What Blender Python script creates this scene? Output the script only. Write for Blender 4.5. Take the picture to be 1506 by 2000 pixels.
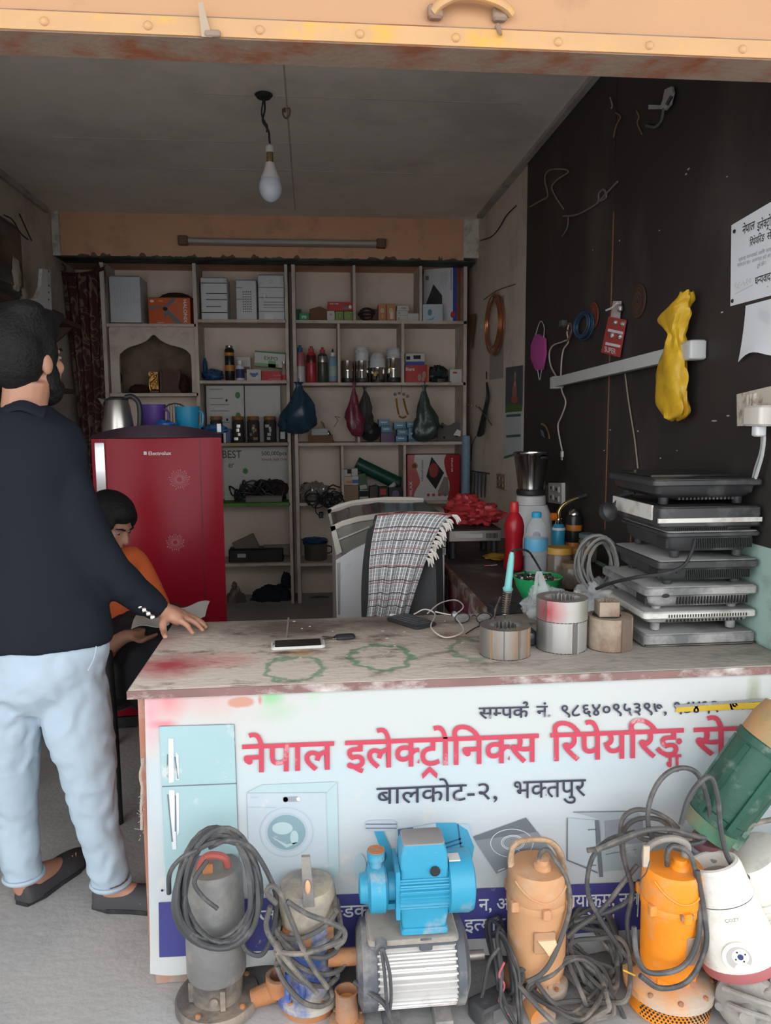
import bpy, bmesh, math, random
from mathutils import Vector, Matrix, noise
sin, cos, PI, rad = math.sin, math.cos, math.pi, math.radians
for _o in list(bpy.data.objects): bpy.data.objects.remove(_o)
SC = bpy.context.scene
COL = SC.collection
# ------------------------------------------------------------------ camera
W_PX, H_PX, F_PX = 1506.0, 2000.0, 1505.0
CAM_H = 1.42
YAW, PIT, ROL = rad(5.375), rad(6.86), rad(-0.373)
FWD = Vector((sin(YAW)*cos(PIT), cos(YAW)*cos(PIT), -sin(PIT)))
_r0 = Vector((cos(YAW), -sin(YAW), 0)); _u0 = _r0.cross(FWD)
RGT = cos(ROL)*_r0 + sin(ROL)*_u0
UPV = RGT.cross(FWD)
cam_d = bpy.data.cameras.new('camera'); cam = bpy.data.objects.new('camera', cam_d); COL.objects.link(cam)
cam_d.sensor_fit = 'VERTICAL'; cam_d.sensor_height = 24.0; cam_d.lens = 24.0*F_PX/H_PX
cam_d.clip_start = 0.02; cam_d.clip_end = 200
cam.matrix_world = Matrix(((RGT.x, UPV.x, -FWD.x, 0), (RGT.y, UPV.y, -FWD.y, 0), (RGT.z, UPV.z, -FWD.z, CAM_H), (0, 0, 0, 1)))
SC.camera = cam
# ------------------------------------------------------------------ sky and exposure
wd = bpy.data.worlds.new('overcast_sky'); SC.world = wd; wd.use_nodes = True
_bg = wd.node_tree.nodes['Background']; _bg.inputs[0].default_value = (0.93, 0.97, 1.0, 1); _bg.inputs[1].default_value = 1.0
SC.view_settings.view_transform = 'Standard'; SC.view_settings.look = 'None'
SC.view_settings.gamma = 1.0; SC.view_settings.use_curve_mapping = False
SC.view_settings.exposure = 1.88
SC.cycles.max_bounces = 10; SC.cycles.diffuse_bounces = 7; SC.cycles.transparent_max_bounces = 12
# ------------------------------------------------------------------ helpers
def ray(x, y): return FWD*F_PX + RGT*(x-W_PX/2) - UPV*(y-H_PX/2)
CO = Vector((0, 0, CAM_H))
def at(x, y, Y): d = ray(x, y); return CO + d*(Y/d.y)
def onz(x, y, z): d = ray(x, y); return CO + d*((z-CAM_H)/d.z)
def onx(x, y, X): d = ray(x, y); return CO + d*(X/d.x)
def mpp(p): return (Vector(p)-CO).dot(FWD)/F_PX
def T(x=0, y=0, z=0): return Matrix.Translation((x, y, z))
def R(a, ax): return Matrix.Rotation(rad(a), 4, ax)
def S3(x, y, z): return Matrix.Diagonal((x, y, z, 1))
def aim(p, q):
    """matrix taking +Z to the direction p->q with its origin at p"""
    p = Vector(p); d = (Vector(q)-p).normalized()
    return Matrix.Translation(p) @ d.to_track_quat('Z', 'Y').to_matrix().to_4x4()

_mats = {}
def mat(name, col, rough=.6, metal=0., var=.12, vs=9., dirt=None, da=0., ds=4., bump=0., bs=60., trans=0., alpha=1., coat=0., emit=0., ior=1.45, stretch=None, spec=.5):
    """procedural principled material: colour mottled by noise, optional dirt or wear patches, fine relief"""
    if name in _mats: return _mats[name]
    m = bpy.data.materials.new(name); m.use_nodes = True; _mats[name] = m
    nt = m.node_tree; N = nt.nodes; L = nt.links; b = N['Principled BSDF']
    c4 = (*col, 1) if len(col) == 3 else col
    b.inputs['Roughness'].default_value = rough; b.inputs['Metallic'].default_value = metal
    b.inputs['Transmission Weight'].default_value = trans; b.inputs['Alpha'].default_value = alpha
    b.inputs['Specular IOR Level'].default_value = spec
    b.inputs['Coat Weight'].default_value = coat; b.inputs['IOR'].default_value = ior
    if emit: b.inputs['Emission Color'].default_value = c4; b.inputs['Emission Strength'].default_value = emit
    tc = N.new('ShaderNodeTexCoord'); co = tc.outputs['Object']
    if stretch:
        mp = N.new('ShaderNodeMapping'); mp.inputs['Scale'].default_value = stretch; L.new(co, mp.inputs[0]); co = mp.outputs[0]
    nz = N.new('ShaderNodeTexNoise'); nz.inputs['Scale'].default_value = vs; nz.inputs['Detail'].default_value = 6; L.new(co, nz.inputs[0])
    mx = N.new('ShaderNodeMix'); mx.data_type = 'RGBA'
    mx.inputs[6].default_value = tuple(max(0, c*(1-var)) for c in c4[:3])+(1,)
    mx.inputs[7].default_value = tuple(min(1, c*(1+var)) for c in c4[:3])+(1,)
    L.new(nz.outputs[0], mx.inputs[0]); out = mx.outputs[2]
    if dirt:
        n2 = N.new('ShaderNodeTexNoise'); n2.inputs['Scale'].default_value = ds; n2.inputs['Detail'].default_value = 9; n2.inputs['Roughness'].default_value = .65; L.new(co, n2.inputs[0])
        rp = N.new('ShaderNodeValToRGB'); e = .68-da*.5
        rp.color_ramp.elements[0].position = max(0, e-.06); rp.color_ramp.elements[1].position = min(1, e+.10)
        L.new(n2.outputs[0], rp.inputs[0])
        m2 = N.new('ShaderNodeMix'); m2.data_type = 'RGBA'; m2.inputs[7].default_value = (*dirt, 1)
        L.new(rp.outputs[0], m2.inputs[0]); L.new(out, m2.inputs[6]); out = m2.outputs[2]
        if metal > .3:
            mm = N.new('ShaderNodeMath'); mm.operation = 'MULTIPLY_ADD'; mm.inputs[1].default_value = -metal; mm.inputs[2].default_value = metal
            L.new(rp.outputs[0], mm.inputs[0]); L.new(mm.outputs[0], b.inputs['Metallic'])
    L.new(out, b.inputs['Base Color'])
    if bump:
        n3 = N.new('ShaderNodeTexNoise'); n3.inputs['Scale'].default_value = bs; n3.inputs['Detail'].default_value = 5; L.new(co, n3.inputs[0])
        bp = N.new('ShaderNodeBump'); bp.inputs['Strength'].default_value = bump; bp.inputs['Distance'].default_value = .01
        L.new(n3.outputs[0], bp.inputs['Height']); L.new(bp.outputs[0], b.inputs['Normal'])
    return m

def rrect(w, d, r, n=4):
    """rounded rectangle outline centred on the origin"""
    r = min(r, w/2-1e-5, d/2-1e-5); o = []
    for cx, cy, a0 in ((w/2-r, d/2-r, 0), (-w/2+r, d/2-r, 90), (-w/2+r, -d/2+r, 180), (w/2-r, -d/2+r, 270)):
        for k in range(n+1):
            a = rad(a0+90*k/n); o.append((cx+r*cos(a), cy+r*sin(a)))
    return o
def spline(pts, n=8, closed=False):
    P = [Vector(p) for p in pts]; out = []; L = len(P)
    rng = range(L) if closed else range(L-1)
    for i in rng:
        p1, p2 = P[i], P[(i+1) % L]
        p0 = P[i-1] if (i > 0 or closed) else p1*2-p2
        p3 = P[(i+2) % L] if (i+2 < L or closed) else p2*2-p1
        for k in range(n):
            t = k/n
            out.append(.5*((2*p1)+(p2-p0)*t+(2*p0-5*p1+4*p2-p3)*t*t+(3*p1-p0-3*p2+p3)*t**3))
    if not closed: out.append(P[-1])
    return out

class MB:
    """collects shapes and builds them as one mesh object"""
    def __init__(s): s.v = []; s.f = []
    def add(s, vs, fs, M=None):
        o = len(s.v)
        s.v += [(M @ Vector(v)) if M else Vector(v) for v in vs]
        s.f += [tuple(i+o for i in f) for f in fs]; return s
    def box(s, c, d, M=None):
        x, y, z = c; a, b, e = d[0]/2, d[1]/2, d[2]/2
        vs = [(x+i*a, y+j*b, z+k*e) for k in (-1, 1) for j in (-1, 1) for i in (-1, 1)]
        return s.add(vs, [(0, 2, 3, 1), (4, 5, 7, 6), (0, 1, 5, 4), (2, 6, 7, 3), (0, 4, 6, 2), (1, 3, 7, 5)], M)
    def rings(s, rs, M=None, cap=True, closed=False):
        n = len(rs[0]); vs = [p for r in rs for p in r]; fs = []
        L = len(rs)
        for i in range(L if closed else L-1):
            a, b = i*n, ((i+1) % L)*n
            fs += [(a+k, a+(k+1) % n, b+(k+1) % n, b+k) for k in range(n)]
        if cap and not closed:
            fs.append(tuple(reversed(range(n)))); fs.append(tuple((L-1)*n+k for k in range(n)))
        return s.add(vs, fs, M)
    def slab(s, outline, z0, z1, ch=0., M=None):
        """vertical prism on an outline with chamfered rims"""
        if ch <= 0: return s.rings([[(x, y, z0) for x, y in outline], [(x, y, z1) for x, y in outline]], M)
        n = len(outline); cx = sum(p[0] for p in outline)/n; cy = sum(p[1] for p in outline)/n
        w = max(p[0] for p in outline)-min(p[0] for p in outline); d = max(p[1] for p in outline)-min(p[1] for p in outline)
        fx, fy = 1-2*ch/w, 1-2*ch/d
        ins = [(cx+(x-cx)*fx, cy+(y-cy)*fy) for x, y in outline]
        return s.rings([[(x, y, z0) for x, y in ins], [(x, y, z0+ch) for x, y in outline], [(x, y, z1-ch) for x, y in outline], [(x, y, z1) for x, y in ins]], M)
    def rbox(s, c, d, r=.01, ch=.003, M=None, n=3):
        """box with rounded upright edges and chamfered rims, standing on z = c.z - d.z/2"""
        Mt = (M or Matrix()) @ T(*c)
        return s.slab(rrect(d[0], d[1], r, n), -d[2]/2, d[2]/2, ch, Mt)
    def lathe(s, prof, n=24, M=None, cap=True):
        rs = [[(max(r, 1e-4)*cos(2*PI*k/n), max(r, 1e-4)*sin(2*PI*k/n), z) for k in range(n)] for r, z in prof]
        return s.rings(rs, M, cap)
    def cyl(s, p, q, r, r2=None, n=16, cap=True):
        L = (Vector(q)-Vector(p)).length; r2 = r if r2 is None else r2
        return s.lathe([(r, 0), (r2, L)], n, aim(p, q), cap)
    def tube(s, pts, r, n=8, closed=False, cap=True, flat=1.):
        P = [Vector(p) for p in pts]; L = len(P); rs = []; nrm = None
        for i in range(L):
            t = (P[(i+1) % L]-P[i-1]) if closed else (P[min(i+1, L-1)]-P[max(i-1, 0)])
            if t.length < 1e-9: t = Vector((0, 0, 1))
            t.normalize()
            if nrm is None: nrm = t.orthogonal().normalized()
            nrm = (nrm-t*nrm.dot(t))
            nrm = nrm.normalized() if nrm.length > 1e-6 else t.orthogonal().normalized()
            b = t.cross(nrm); rr = r[i] if isinstance(r, (list, tuple)) else r
            rs.append([P[i]+nrm*(rr*cos(2*PI*k/n))+b*(rr*flat*sin(2*PI*k/n)) for k in range(n)])
        return s.rings(rs, None, cap, closed)
    def ell(s, c, rad, n=16, m=10, M=None):
        pr = [(sin(PI*i/m), -cos(PI*i/m)) for i in range(m+1)]
        pr[0] = (.02, -1); pr[-1] = (.02, 1)
        return s.lathe(pr, n, (M or Matrix()) @ T(*c) @ S3(*rad))
    def prism(s, poly, h, M=None, z0=0.):
        return s.rings([[(x, y, z0) for x, y in poly], [(x, y, z0+h) for x, y in poly]], M)
    def grid(s, fn, nu, nv, M=None, thick=0.):
        vs = [Vector(fn(i/nu, j/nv)) for j in range(nv+1) for i in range(nu+1)]
        w = nu+1; fs = [(j*w+i, j*w+i+1, (j+1)*w+i+1, (j+1)*w+i) for j in range(nv) for i in range(nu)]
        if thick:
            N = [Vector((0, 0, 0)) for _ in vs]
            for f in fs:
                nn = (vs[f[1]]-vs[f[0]]).cross(vs[f[3]]-vs[f[0]])
                for k in f: N[k] += nn
            N = [x.normalized() if x.length > 0 else Vector((0, 0, 1)) for x in N]
            o = len(vs); v2 = [v-n_*thick for v, n_ in zip(vs, N)]
            f2 = [tuple(reversed([k+o for k in f])) for f in fs]
            rim = [j*w for j in range(nv+1)]; loop = list(range(0, w))+[j*w+nu for j in range(1, nv+1)]+[nv*w+i for i in range(nu-1, -1, -1)]+[j*w for j in range(nv-1, 0, -1)]
            f3 = [(loop[(k+1) % len(loop)], loop[k], loop[k]+o, loop[(k+1) % len(loop)]+o) for k in range(len(loop))]
            return s.add(vs+v2, fs+f2+f3, M)
        return s.add(vs, fs, M)
    def build(s, name, m, parent=None, M=None, smooth=40, local=False):
        """local: vertices are in the parent's frame; otherwise they are world coordinates. Without a parent the origin goes to the base of the shape (or M places a local shape)"""
        V = s.v
        if parent is not None and not local:
            inv = wm(parent).inverted(); V = [inv @ v for v in V]
        elif parent is None and M is None:
            lo = [min(v[k] for v in V) for k in range(3)]; hi = [max(v[k] for v in V) for k in range(3)]
            c = Vector(((lo[0]+hi[0])/2, (lo[1]+hi[1])/2, lo[2])); V = [v-c for v in V]; M = Matrix.Translation(c)
        me = bpy.data.meshes.new(name); me.from_pydata([tuple(v) for v in V], [], s.f); me.validate()
        bm = bmesh.new(); bm.from_mesh(me); bmesh.ops.recalc_face_normals(bm, faces=bm.faces); bm.to_mesh(me); bm.free()
        if smooth:
            me.polygons.foreach_set('use_smooth', [True]*len(me.polygons)); me.set_sharp_from_angle(angle=rad(smooth))
        me.materials.append(m)
        o = bpy.data.objects.new(name, me); COL.objects.link(o)
        if M is not None: o.matrix_basis = M
        if parent is not None: o.parent = parent
        return o
def _lb(s, *a, **k): return s.build(*a, **{'local': True}|k)
MB.lb = _lb
def wm(o):
    m = o.matrix_basis.copy()
    while o.parent is not None: o = o.parent; m = o.matrix_basis @ m
    return m

def tag(o, label=None, cat=None, group=None, kind=None):
    if label: o['label'] = label
    if cat: o['category'] = cat
    if group: o['group'] = group
    if kind: o['kind'] = kind
    return o
def thing(name, label, cat, M=None, group=None):
    o = bpy.data.objects.new(name, None); COL.objects.link(o); o.empty_display_size = .05
    if M is not None: o.matrix_basis = M if isinstance(M, Matrix) else Matrix.Translation(Vector(M))
    return tag(o, label, cat, group)
def copy_tree(o, parent=None):
    c = o.copy(); COL.objects.link(c); c.parent = parent
    for ch in [x for x in bpy.data.objects if x.parent == o]: copy_tree(ch, c)
    return c
def structure(o): o['kind'] = 'structure'; return o
# ------------------------------------------------------------------ lettering
_fontcache = {}
def _glyph(body, off=0.):
    k = (body, round(off, 4))
    if k in _fontcache: return _fontcache[k]
    c = bpy.data.curves.new('g', 'FONT'); c.body = body; c.size = 1; c.offset = off; c.resolution_u = 3
    o = bpy.data.objects.new('g', c); COL.objects.link(o); bpy.context.view_layer.update()
    me = o.to_mesh(); r = ([tuple(v.co) for v in me.vertices], [tuple(p.vertices) for p in me.polygons]); o.to_mesh_clear()
    bpy.data.objects.remove(o); bpy.data.curves.remove(c); _fontcache[k] = r; return r
_adv = {}
def _advance(ch):
    if ch not in _adv:
        a = max(v[0] for v in _glyph(ch+'MMM')[0]); b = max(v[0] for v in _glyph('MMM')[0]); _adv[ch] = a-b
    return _adv[ch]
def _clip(vs, fs, x):
    bm = bmesh.new(); V = [bm.verts.new(v) for v in vs]
    for f in fs:
        try: bm.faces.new([V[i] for i in f])
        except ValueError: pass
    bmesh.ops.bisect_plane(bm, geom=bm.verts[:]+bm.edges[:]+bm.faces[:], plane_co=(x, 0, 0), plane_no=(1, 0, 0), clear_outer=True)
    bm.verts.index_update(); r = ([tuple(v.co) for v in bm.verts], [tuple(v.index for v in f.verts) for f in bm.faces]); bm.free(); return r
def lettering(tokens, off=0.):
    """lays out Devanagari or Latin glyphs; tokens are characters or (kind, ...) for half forms, ra strokes, reph and stacked letters. Returns flat mesh data and width"""
    X = 0.; vs = []; fs = []; last = 0.; lastw = .5
    cnt = [0]
    def put(v, f, x=0., y=0., s=1.):
        cnt[0] += 1; zo = (cnt[0] % 4)*.0002
        o = len(vs); vs.extend([(a*s+x, b*s+y, zo) for a, b, _ in v]); fs.extend([tuple(i+o for i in q) for q in f])
    for t in tokens:
        if isinstance(t, str):
            if t == ' ': X += .26; continue
            v, f = _glyph(t, off); put(v, f, X); a = _advance(t)
            if a > .05: last = X; lastw = a
            X += a
        elif t[0] == 'half':
            v, f = _glyph(t[1], off); a = _advance(t[1]); cut = a*t[2]
            v, f = _clip(v, f, cut); put(v, f, X); last = X; lastw = cut; X += cut
        elif t[0] == 'ra':
            c = last+lastw*.5; w = .055+off
            for d in (-1, 1): put([(0, -.02, 0), (d*.19, -.2, 0), (d*.19-d*.02, -.2-w*1.6, 0), (0, -.02-w*1.9, 0)], [(0, 1, 2, 3)], c)
        elif t[0] == 'reph':
            c = last+lastw*.86; w = .07+off*2; n = 9; q = []
            for k in range(n+1):
                a = rad(-75+250*k/n); q.append((.14*cos(a), .15*sin(a)+.15, 0))
            q2 = [(x*(1-w/.12), (y-.13)*(1-w/.15)+.13, 0) for x, y, _ in q]
            put(q+q2, [(k, k+1, n+2+k, n+1+k) for k in range(n)], c-.04, .63)
        elif t[0] == 'sub':
            v, f = _glyph(t[1], off); put(v, f, last+lastw*.38, -.36, .62)
    return vs, fs, X
def print_text(name, tokens, m, parent, p0, p1, height, off=0., lift=0., up=Vector((0, 0, 1)), normal=None):
    """sets lettering from world point p0 to p1 (baseline), letters `height` tall per unit em, as a thin printed mesh"""
    vs, fs, w = lettering(tokens, off)
    p0 = Vector(p0); p1 = Vector(p1); ex = (p1-p0)/w if p1 is not None else None
    n = normal or (p1-p0).cross(up).normalized()
    mb = MB(); mb.add([p0+ex*x+up*(y*height)+n*(lift+_) for x, y, _ in vs], fs)
    return mb.build(name, m, parent, smooth=0)
# ================================================================== the room
XR, XL, YB, YS, ZC = 1.245, -1.785, 5.775, 5.925, 2.87
YC, ZT = 1.825, 0.788           # counter front and counter top height
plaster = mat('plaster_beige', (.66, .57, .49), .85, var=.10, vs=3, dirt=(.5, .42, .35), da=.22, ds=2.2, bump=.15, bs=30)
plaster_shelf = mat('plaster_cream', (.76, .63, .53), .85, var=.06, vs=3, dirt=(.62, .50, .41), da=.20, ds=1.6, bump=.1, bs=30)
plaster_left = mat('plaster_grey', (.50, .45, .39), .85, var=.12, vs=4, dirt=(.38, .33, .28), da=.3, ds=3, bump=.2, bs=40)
ceil_m = mat('ceiling_board', (.80, .74, .68), .8, var=.10, vs=1.2, dirt=(.66, .60, .55), da=.3, ds=1.3, bump=.05, bs=20)
peach = mat('peach_paint', (.60, .35, .215), .8, var=.10, vs=3, dirt=(.46, .26, .16), da=.14, ds=4, bump=.15)
conc = mat('concrete', (.425, .415, .405), .9, var=.14, vs=5, dirt=(.35, .345, .34), da=.3, ds=2.5, bump=.25, bs=50)
panel_m = mat('black_laminate', (.030, .025, .024), .62, var=.35, vs=2.2, dirt=(.065, .055, .05), da=.22, ds=1.8, stretch=(1, 1, .5))
yellow_m = mat('yellow_steel', (.51, .28, .145), .55, var=.10, vs=4, dirt=(.40, .22, .12), da=.06, ds=6, bump=.12, bs=25)
yellow2_m = mat('yellow_strip', (.55, .32, .15), .55, var=.12, vs=7, dirt=(.70, .36, .04), da=.14, ds=9, bump=.15, bs=30)
rust_m = mat('rusty_steel', (.28, .20, .15), .75, var=.25, vs=6, dirt=(.27, .09, .04), da=.28, ds=7, bump=.2, bs=60)
whitewash = mat('whitewash', (.62, .60, .56), .85, var=.12, vs=8, dirt=(.35, .3, .26), da=.25, ds=9, bump=.3, bs=40)
green_trim = mat('dark_green_paint', (.05, .085, .07), .7, var=.3, vs=14, dirt=(.02, .02, .018), da=.4, ds=16, stretch=(.4, 1, 1.6))
teal_wall = mat('teal_paint', (.30, .42, .38), .8, var=.10, vs=6, dirt=(.2, .25, .23), da=.2, ds=6)

b = MB().box((0, 2, -.05), (18, 18, .1)); structure(b.build('floor', conc))
b = MB().box(((XL+XR)/2, 4.05, ZC+.05), (XR-XL+.4, 4.8, .1)); ceil = structure(b.build('ceiling', ceil_m))
# seams and cracks in the ceiling boards: thin battens
for x, w in ((.03, .006),):
    MB().box((x-.12, 3.7, ZC-.001), (w, 3.8, .004)).build('joint_strip', mat('ceiling_joint', (.46, .42, .39), .9), ceil)
for y, x0, x1 in ((4.3, -1.3, .0), (3.7, -.5, 1.0), (4.75, -.9, .9)):
    MB().box(((x0+x1)/2, y, ZC-.001), (x1-x0, .005, .004)).build('joint_strip', mat('ceiling_joint', (.46, .42, .39), .9), ceil)
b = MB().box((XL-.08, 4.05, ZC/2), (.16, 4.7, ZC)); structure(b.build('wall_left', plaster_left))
b = MB().box((XR+.08, 4.05, ZC/2), (.16, 4.7, ZC)); wr = structure(b.build('wall_right', plaster))
b = MB().box(((XL+XR)/2, YS+.42, ZC/2), (XR-XL+.4, .14, ZC)); structure(b.build('wall_back', plaster_shelf))
# dark laminate sheets and teal dado on the right wall
yp = onx(1030, 600, XR).y; ys = onx(1190, 900, XR).y
for y0, y1 in ((yp, ys+.003), (ys-.003, 1.72)):
    MB().box((XR-.005, (y0+y1)/2, (ZC+.80)/2), (.010, y0-y1, ZC-.80)).build('wall_panel', panel_m, wr)
MB().box((XR-.004, (yp+1.72)/2, .40), (.008, yp-1.72, .80)).build('dado', teal_wall, wr)
MB().box((XR-.006, 1.92, .93), (.014, .40, .27)).build('dado', teal_wall, wr)
MB().box((XR-.011, ys, 1.6), (.004, .008, 1.3)).build('joint_strip', mat('brown_batten', (.22, .09, .04), .7), wr)
MB().box((XR-.011, ys-.27, 1.0), (.004, .007, .3)).build('joint_strip', mat('brown_batten', (.22, .09, .04), .7), wr)
# cove strip along the ceiling edge of both side walls
cove = mat('cove_strip', (.42, .40, .37), .8, dirt=(.3, .28, .25), da=.3)
structure(MB().box((XR-.02, 3.7, ZC-.012), (.04, 3.9, .024)).build('trim_1', cove))
structure(MB().box((XL+.012, 3.7, ZC-.02), (.024, 3.9, .04)).build('trim_2', cove))
# peach beam above the shelves with its broken lower edge
zb = at(520, 505, YB).z; xb1 = at(906, 460, YB).x
bm_ = structure(MB().box(((XL+xb1)/2, YB+.30, (ZC+zb)/2), (xb1-XL, .60, ZC-zb)).build('trim_3', peach))
MB().box(((xb1+XR)/2, YB+.30, (ZC+zb)/2+.012), (XR-xb1, .60, ZC-zb-.024)).build('beam_end', whitewash, bm_)
MB().box(((XL+XR)/2+.0, YB+.09, zb-.004), (XR-XL-.05, .20, .012)).build('soffit_board', green_trim, bm_)
random.seed(4)
chip = MB(); x = XL+.05
while x < xb1-.05:
    w = random.uniform(.03, .12); h = random.uniform(.004, .028)
    pts = [(x, 0)]+[(x+w*k/5, h*random.uniform(.4, 1.2)) for k in range(1, 5)]+[(x+w, 0)]
    chip.add([(a, YB-.004, zb+c) for a, c in pts]+[(a, YB+.002, zb+c) for a, c in pts], [tuple(range(6)), tuple(range(11, 5, -1))]+[(i, i+6, (i+1) % 6+6, (i+1) % 6) for i in range(6)])
    x += w*random.uniform(.8, 2.2)
o = chip.build('broken_plaster_edge', mat('bare_plaster', (.16, .085, .05), .9, var=.4, vs=30), bm_, smooth=0); o['kind'] = 'stuff'
MB().box((XL+.03, YB-.012, (ZC+zb)/2), (.05, .024, ZC-zb)).build('corner_strip', whitewash, bm_)

# shutter header across the shop front: face sheet, riveted lip strip, rusty angle underneath
YH = 1.60
zl, zr = at(0, 70, YH).z, at(1506, 113, YH).z
zh = (zl+zr)/2
hd = structure(MB().box((0, YH+.03, zh+.60), (6, .06, 1.16)).build('trim_4', yellow_m))
lip_h = at(753, 55, YH).z-at(753, 90, YH).z
MB().box((0, YH-.004, zh+lip_h/2+.002), (6, .012, lip_h)).build('lip_strip', yellow2_m, hd)
MB().box((0, YH+.045, zh+.012), (6, .10, .024)).build('angle_iron', rust_m, hd)
MB().cyl((-3, YH-.002, zh+lip_h+.004), (3, YH-.002, zh+lip_h+.004), .004, n=8).build('welded_bead', rust_m, hd)
zz = at(753, 22, YH).z
for px in (88, 290, 508, 703, 890, 1090, 1268, 1450):
    p = at(px, 60+px*.031, YH-.010); MB().lathe([(.009, 0), (.008, .004), (.004, .007)], 12, T(p.x, YH-.009, zh+lip_h*.5) @ R(90, 'X')).build('rivet', yellow2_m, hd)
MB().box((0, YH+.3, zh+.9), (6, .5, 1.2)).build('shutter_box', yellow_m, hd)
# bent tab and pull bracket on the header
tb = thing('metal_tab', 'thin bent steel tab sticking up from the yellow header edge', 'metal tab', Matrix.Translation(at(408, 72, YH-.02)))
p0, p1 = at(404, 72, YH-.017), at(391, 4, YH-.03)
MB().add([p0+Vector((-.010, 0, 0)), p0+Vector((.010, 0, 0)), p1+Vector((.004, 0, 0)), p1+Vector((-.004, 0, 0)), p0+Vector((-.010, .004, 0)), p0+Vector((.010, .004, 0)), p1+Vector((.004, .004, 0)), p1+Vector((-.004, .004, 0))], [(0, 1, 2, 3), (7, 6, 5, 4), (0, 4, 5, 1), (1, 5, 6, 2), (2, 6, 7, 3), (3, 7, 4, 0)]).build('blade', mat('grey_steel_tab', (.36, .27, .2), .5, .5), tb, smooth=0)
MB().rbox((0, 0, 0), (.030, .010, .012), .003, .002, T(*at(415, 66, YH-.015))).build('weld_lump', rust_m, tb)
br = thing('pull_bracket', 'curved yellow steel pull bracket with rusty feet on the shutter header', 'bracket', Matrix.Translation(at(920, 20, YH-.01)))
arc = [at(847, 22, YH-.012), at(862, 6, YH-.022), at(893, -8, YH-.03), at(930, -8, YH-.03), at(962, 0, YH-.03), at(985, 12, YH-.022), at(998, 26, YH-.012)]
MB().tube(spline(arc, 6), .013, 10, flat=.7).build('arch', yellow2_m, br)
for x, y in ((850, 24), (976, 28)):
    p = at(x, y, YH-.01); MB().rbox((0, 0, 0), (.030, .018, .026), .006, .004, T(*p)).build('foot', rust_m, br)
p = at(972, 50, YH-.008); MB().cyl(p, p+Vector((.004, -.012, -.022)), .006, .003, 8).build('hook_tip', rust_m, br)

for _a, _b, _n in ((XR+.16, 4.5, 'wall_front_right'), (-4.5, XL-.16, 'wall_front_left')): structure(MB().box(((_a+_b)/2, 1.70, 1.6), (_b-_a, .16, 3.2)).build(_n, peach))
structure(MB().box((0, .35, 3.35), (9, 2.6, .2)).build('sky_block_slab', conc))  # unseen slab, added to hold overhead sky light off the shop front
# ------------------------------------------------------------------ shelving on the back wall (built in, plastered boards)
shelf_m = mat('shelf_paint', (.58, .50, .44), .8, var=.10, vs=6, dirt=(.42, .34, .29), da=.28, ds=5, bump=.1)
shelf = thing('wall_shelving', 'built-in cream plastered shelving covering the back wall', 'shelf', Matrix.Translation((at(560, 900, YS).x, YS, 0)))
YW = YS+.35
def sx(px, py=700): return at(px, py, YS).x
def sz(py, px=600): return at(px, py, YS).z
def hboard(px0, px1, py, th=.022, m=shelf_m, nm='shelf_board'):
    x0, x1, z = sx(px0), sx(px1), sz(py, (px0+px1)/2)
    MB().box(((x0+x1)/2, (YS+YW)/2, z-th/2), (x1-x0, YW-YS, th)).build(nm, m, shelf); return z
def vboard(px, py0, py1, th=.026, m=shelf_m, dy=0.):
    x = sx(px, min(760, (py0+py1)/2)); z0, z1 = sz(py1, px), sz(py0, px)
    MB().box((x, (YS+YW)/2+dy, (z0+z1)/2), (th, YW-YS, z1-z0)).build('upright', m, shelf)
ZS = {}
for _p, _t in ((209, .026), (387, .026), (563, .022), (577, .026), (908, .026)): vboard(_p, 505, 1420, _t)
ZS['a1'] = hboard(211, 385, 632); ZS['b1'] = hboard(389, 561, 624); ZS['c1'] = hboard(578, 912, 626)
vboard(692, 505, 626, .02); vboard(822, 505, 626, .02)
ZS['b2'] = hboard(389, 561, 743); ZS['c2'] = hboard(578, 910, 747)
vboard(662, 632, 747, .018); vboard(787, 632, 747, .020)
ZS['b3'] = hboard(389, 561, 865, m=mat('yellow_edge_board', (.42, .30, .10), .7, var=.2, dirt=(.35, .29, .24), da=.5)); ZS['c3'] = hboard(578, 910, 864)
vboard(700, 835, 864, .018)
vboard(667, 870, 980, .018); vboard(790, 870, 980, .020)
ZS['b4'] = hboard(389, 561, 983, m=mat('green_edge_board', (.10, .26, .05), .7, var=.2)); ZS['c4'] = hboard(578, 910, 980)
vboard(703, 987, 1096, .018); vboard(825, 987, 1096, .018)
ZS['b5'] = hboard(389, 561, 1101); ZS['c5'] = hboard(578, 910, 1097)
ZS['b6'] = hboard(389, 561, 1225); ZS['c6'] = hboard(578, 910, 1225)
# niche with a pointed onion arch in the left bay
za0, za1 = sz(768, 300), sz(634, 300)
xa0, xa1 = sx(213), sx(384)
arch_px = [(231, 766), (231, 700), (236, 688), (250, 678), (272, 671), (287, 664), (300, 653), (314, 664), (330, 672), (355, 679), (368, 688), (372, 702), (372, 766)]
arch = spline([(sx(x), 0, sz(y, 300)) for x, y in arch_px], 4)
arch = [(p.x, p.z) for p in arch]
outer = []
for i, (x, z) in enumerate(arch):
    t = i/(len(arch)-1)
    outer.append((xa0, za0+(za1-za0)*min(1, t*5)) if t < .2 else ((xa1, za0+(za1-za0)*min(1, (1-t)*5)) if t > .8 else (xa0+(xa1-xa0)*(t-.2)/.6, za1)))
n = len(arch); vs = [(x, YS+.03, z) for x, z in arch]+[(x, YS+.03, z) for x, z in outer]+[(x, YS+.05, z) for x, z in arch]+[(x, YS+.05, z) for x, z in outer]
fs = []
for i in range(n-1):
    fs += [(i, i+1, n+i+1, n+i), (2*n+i, 3*n+i, 3*n+i+1, 2*n+i+1), (i, 2*n+i, 2*n+i+1, i+1)]
MB().add(vs, fs).build('niche_arch', shelf_m, shelf, smooth=30)
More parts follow.
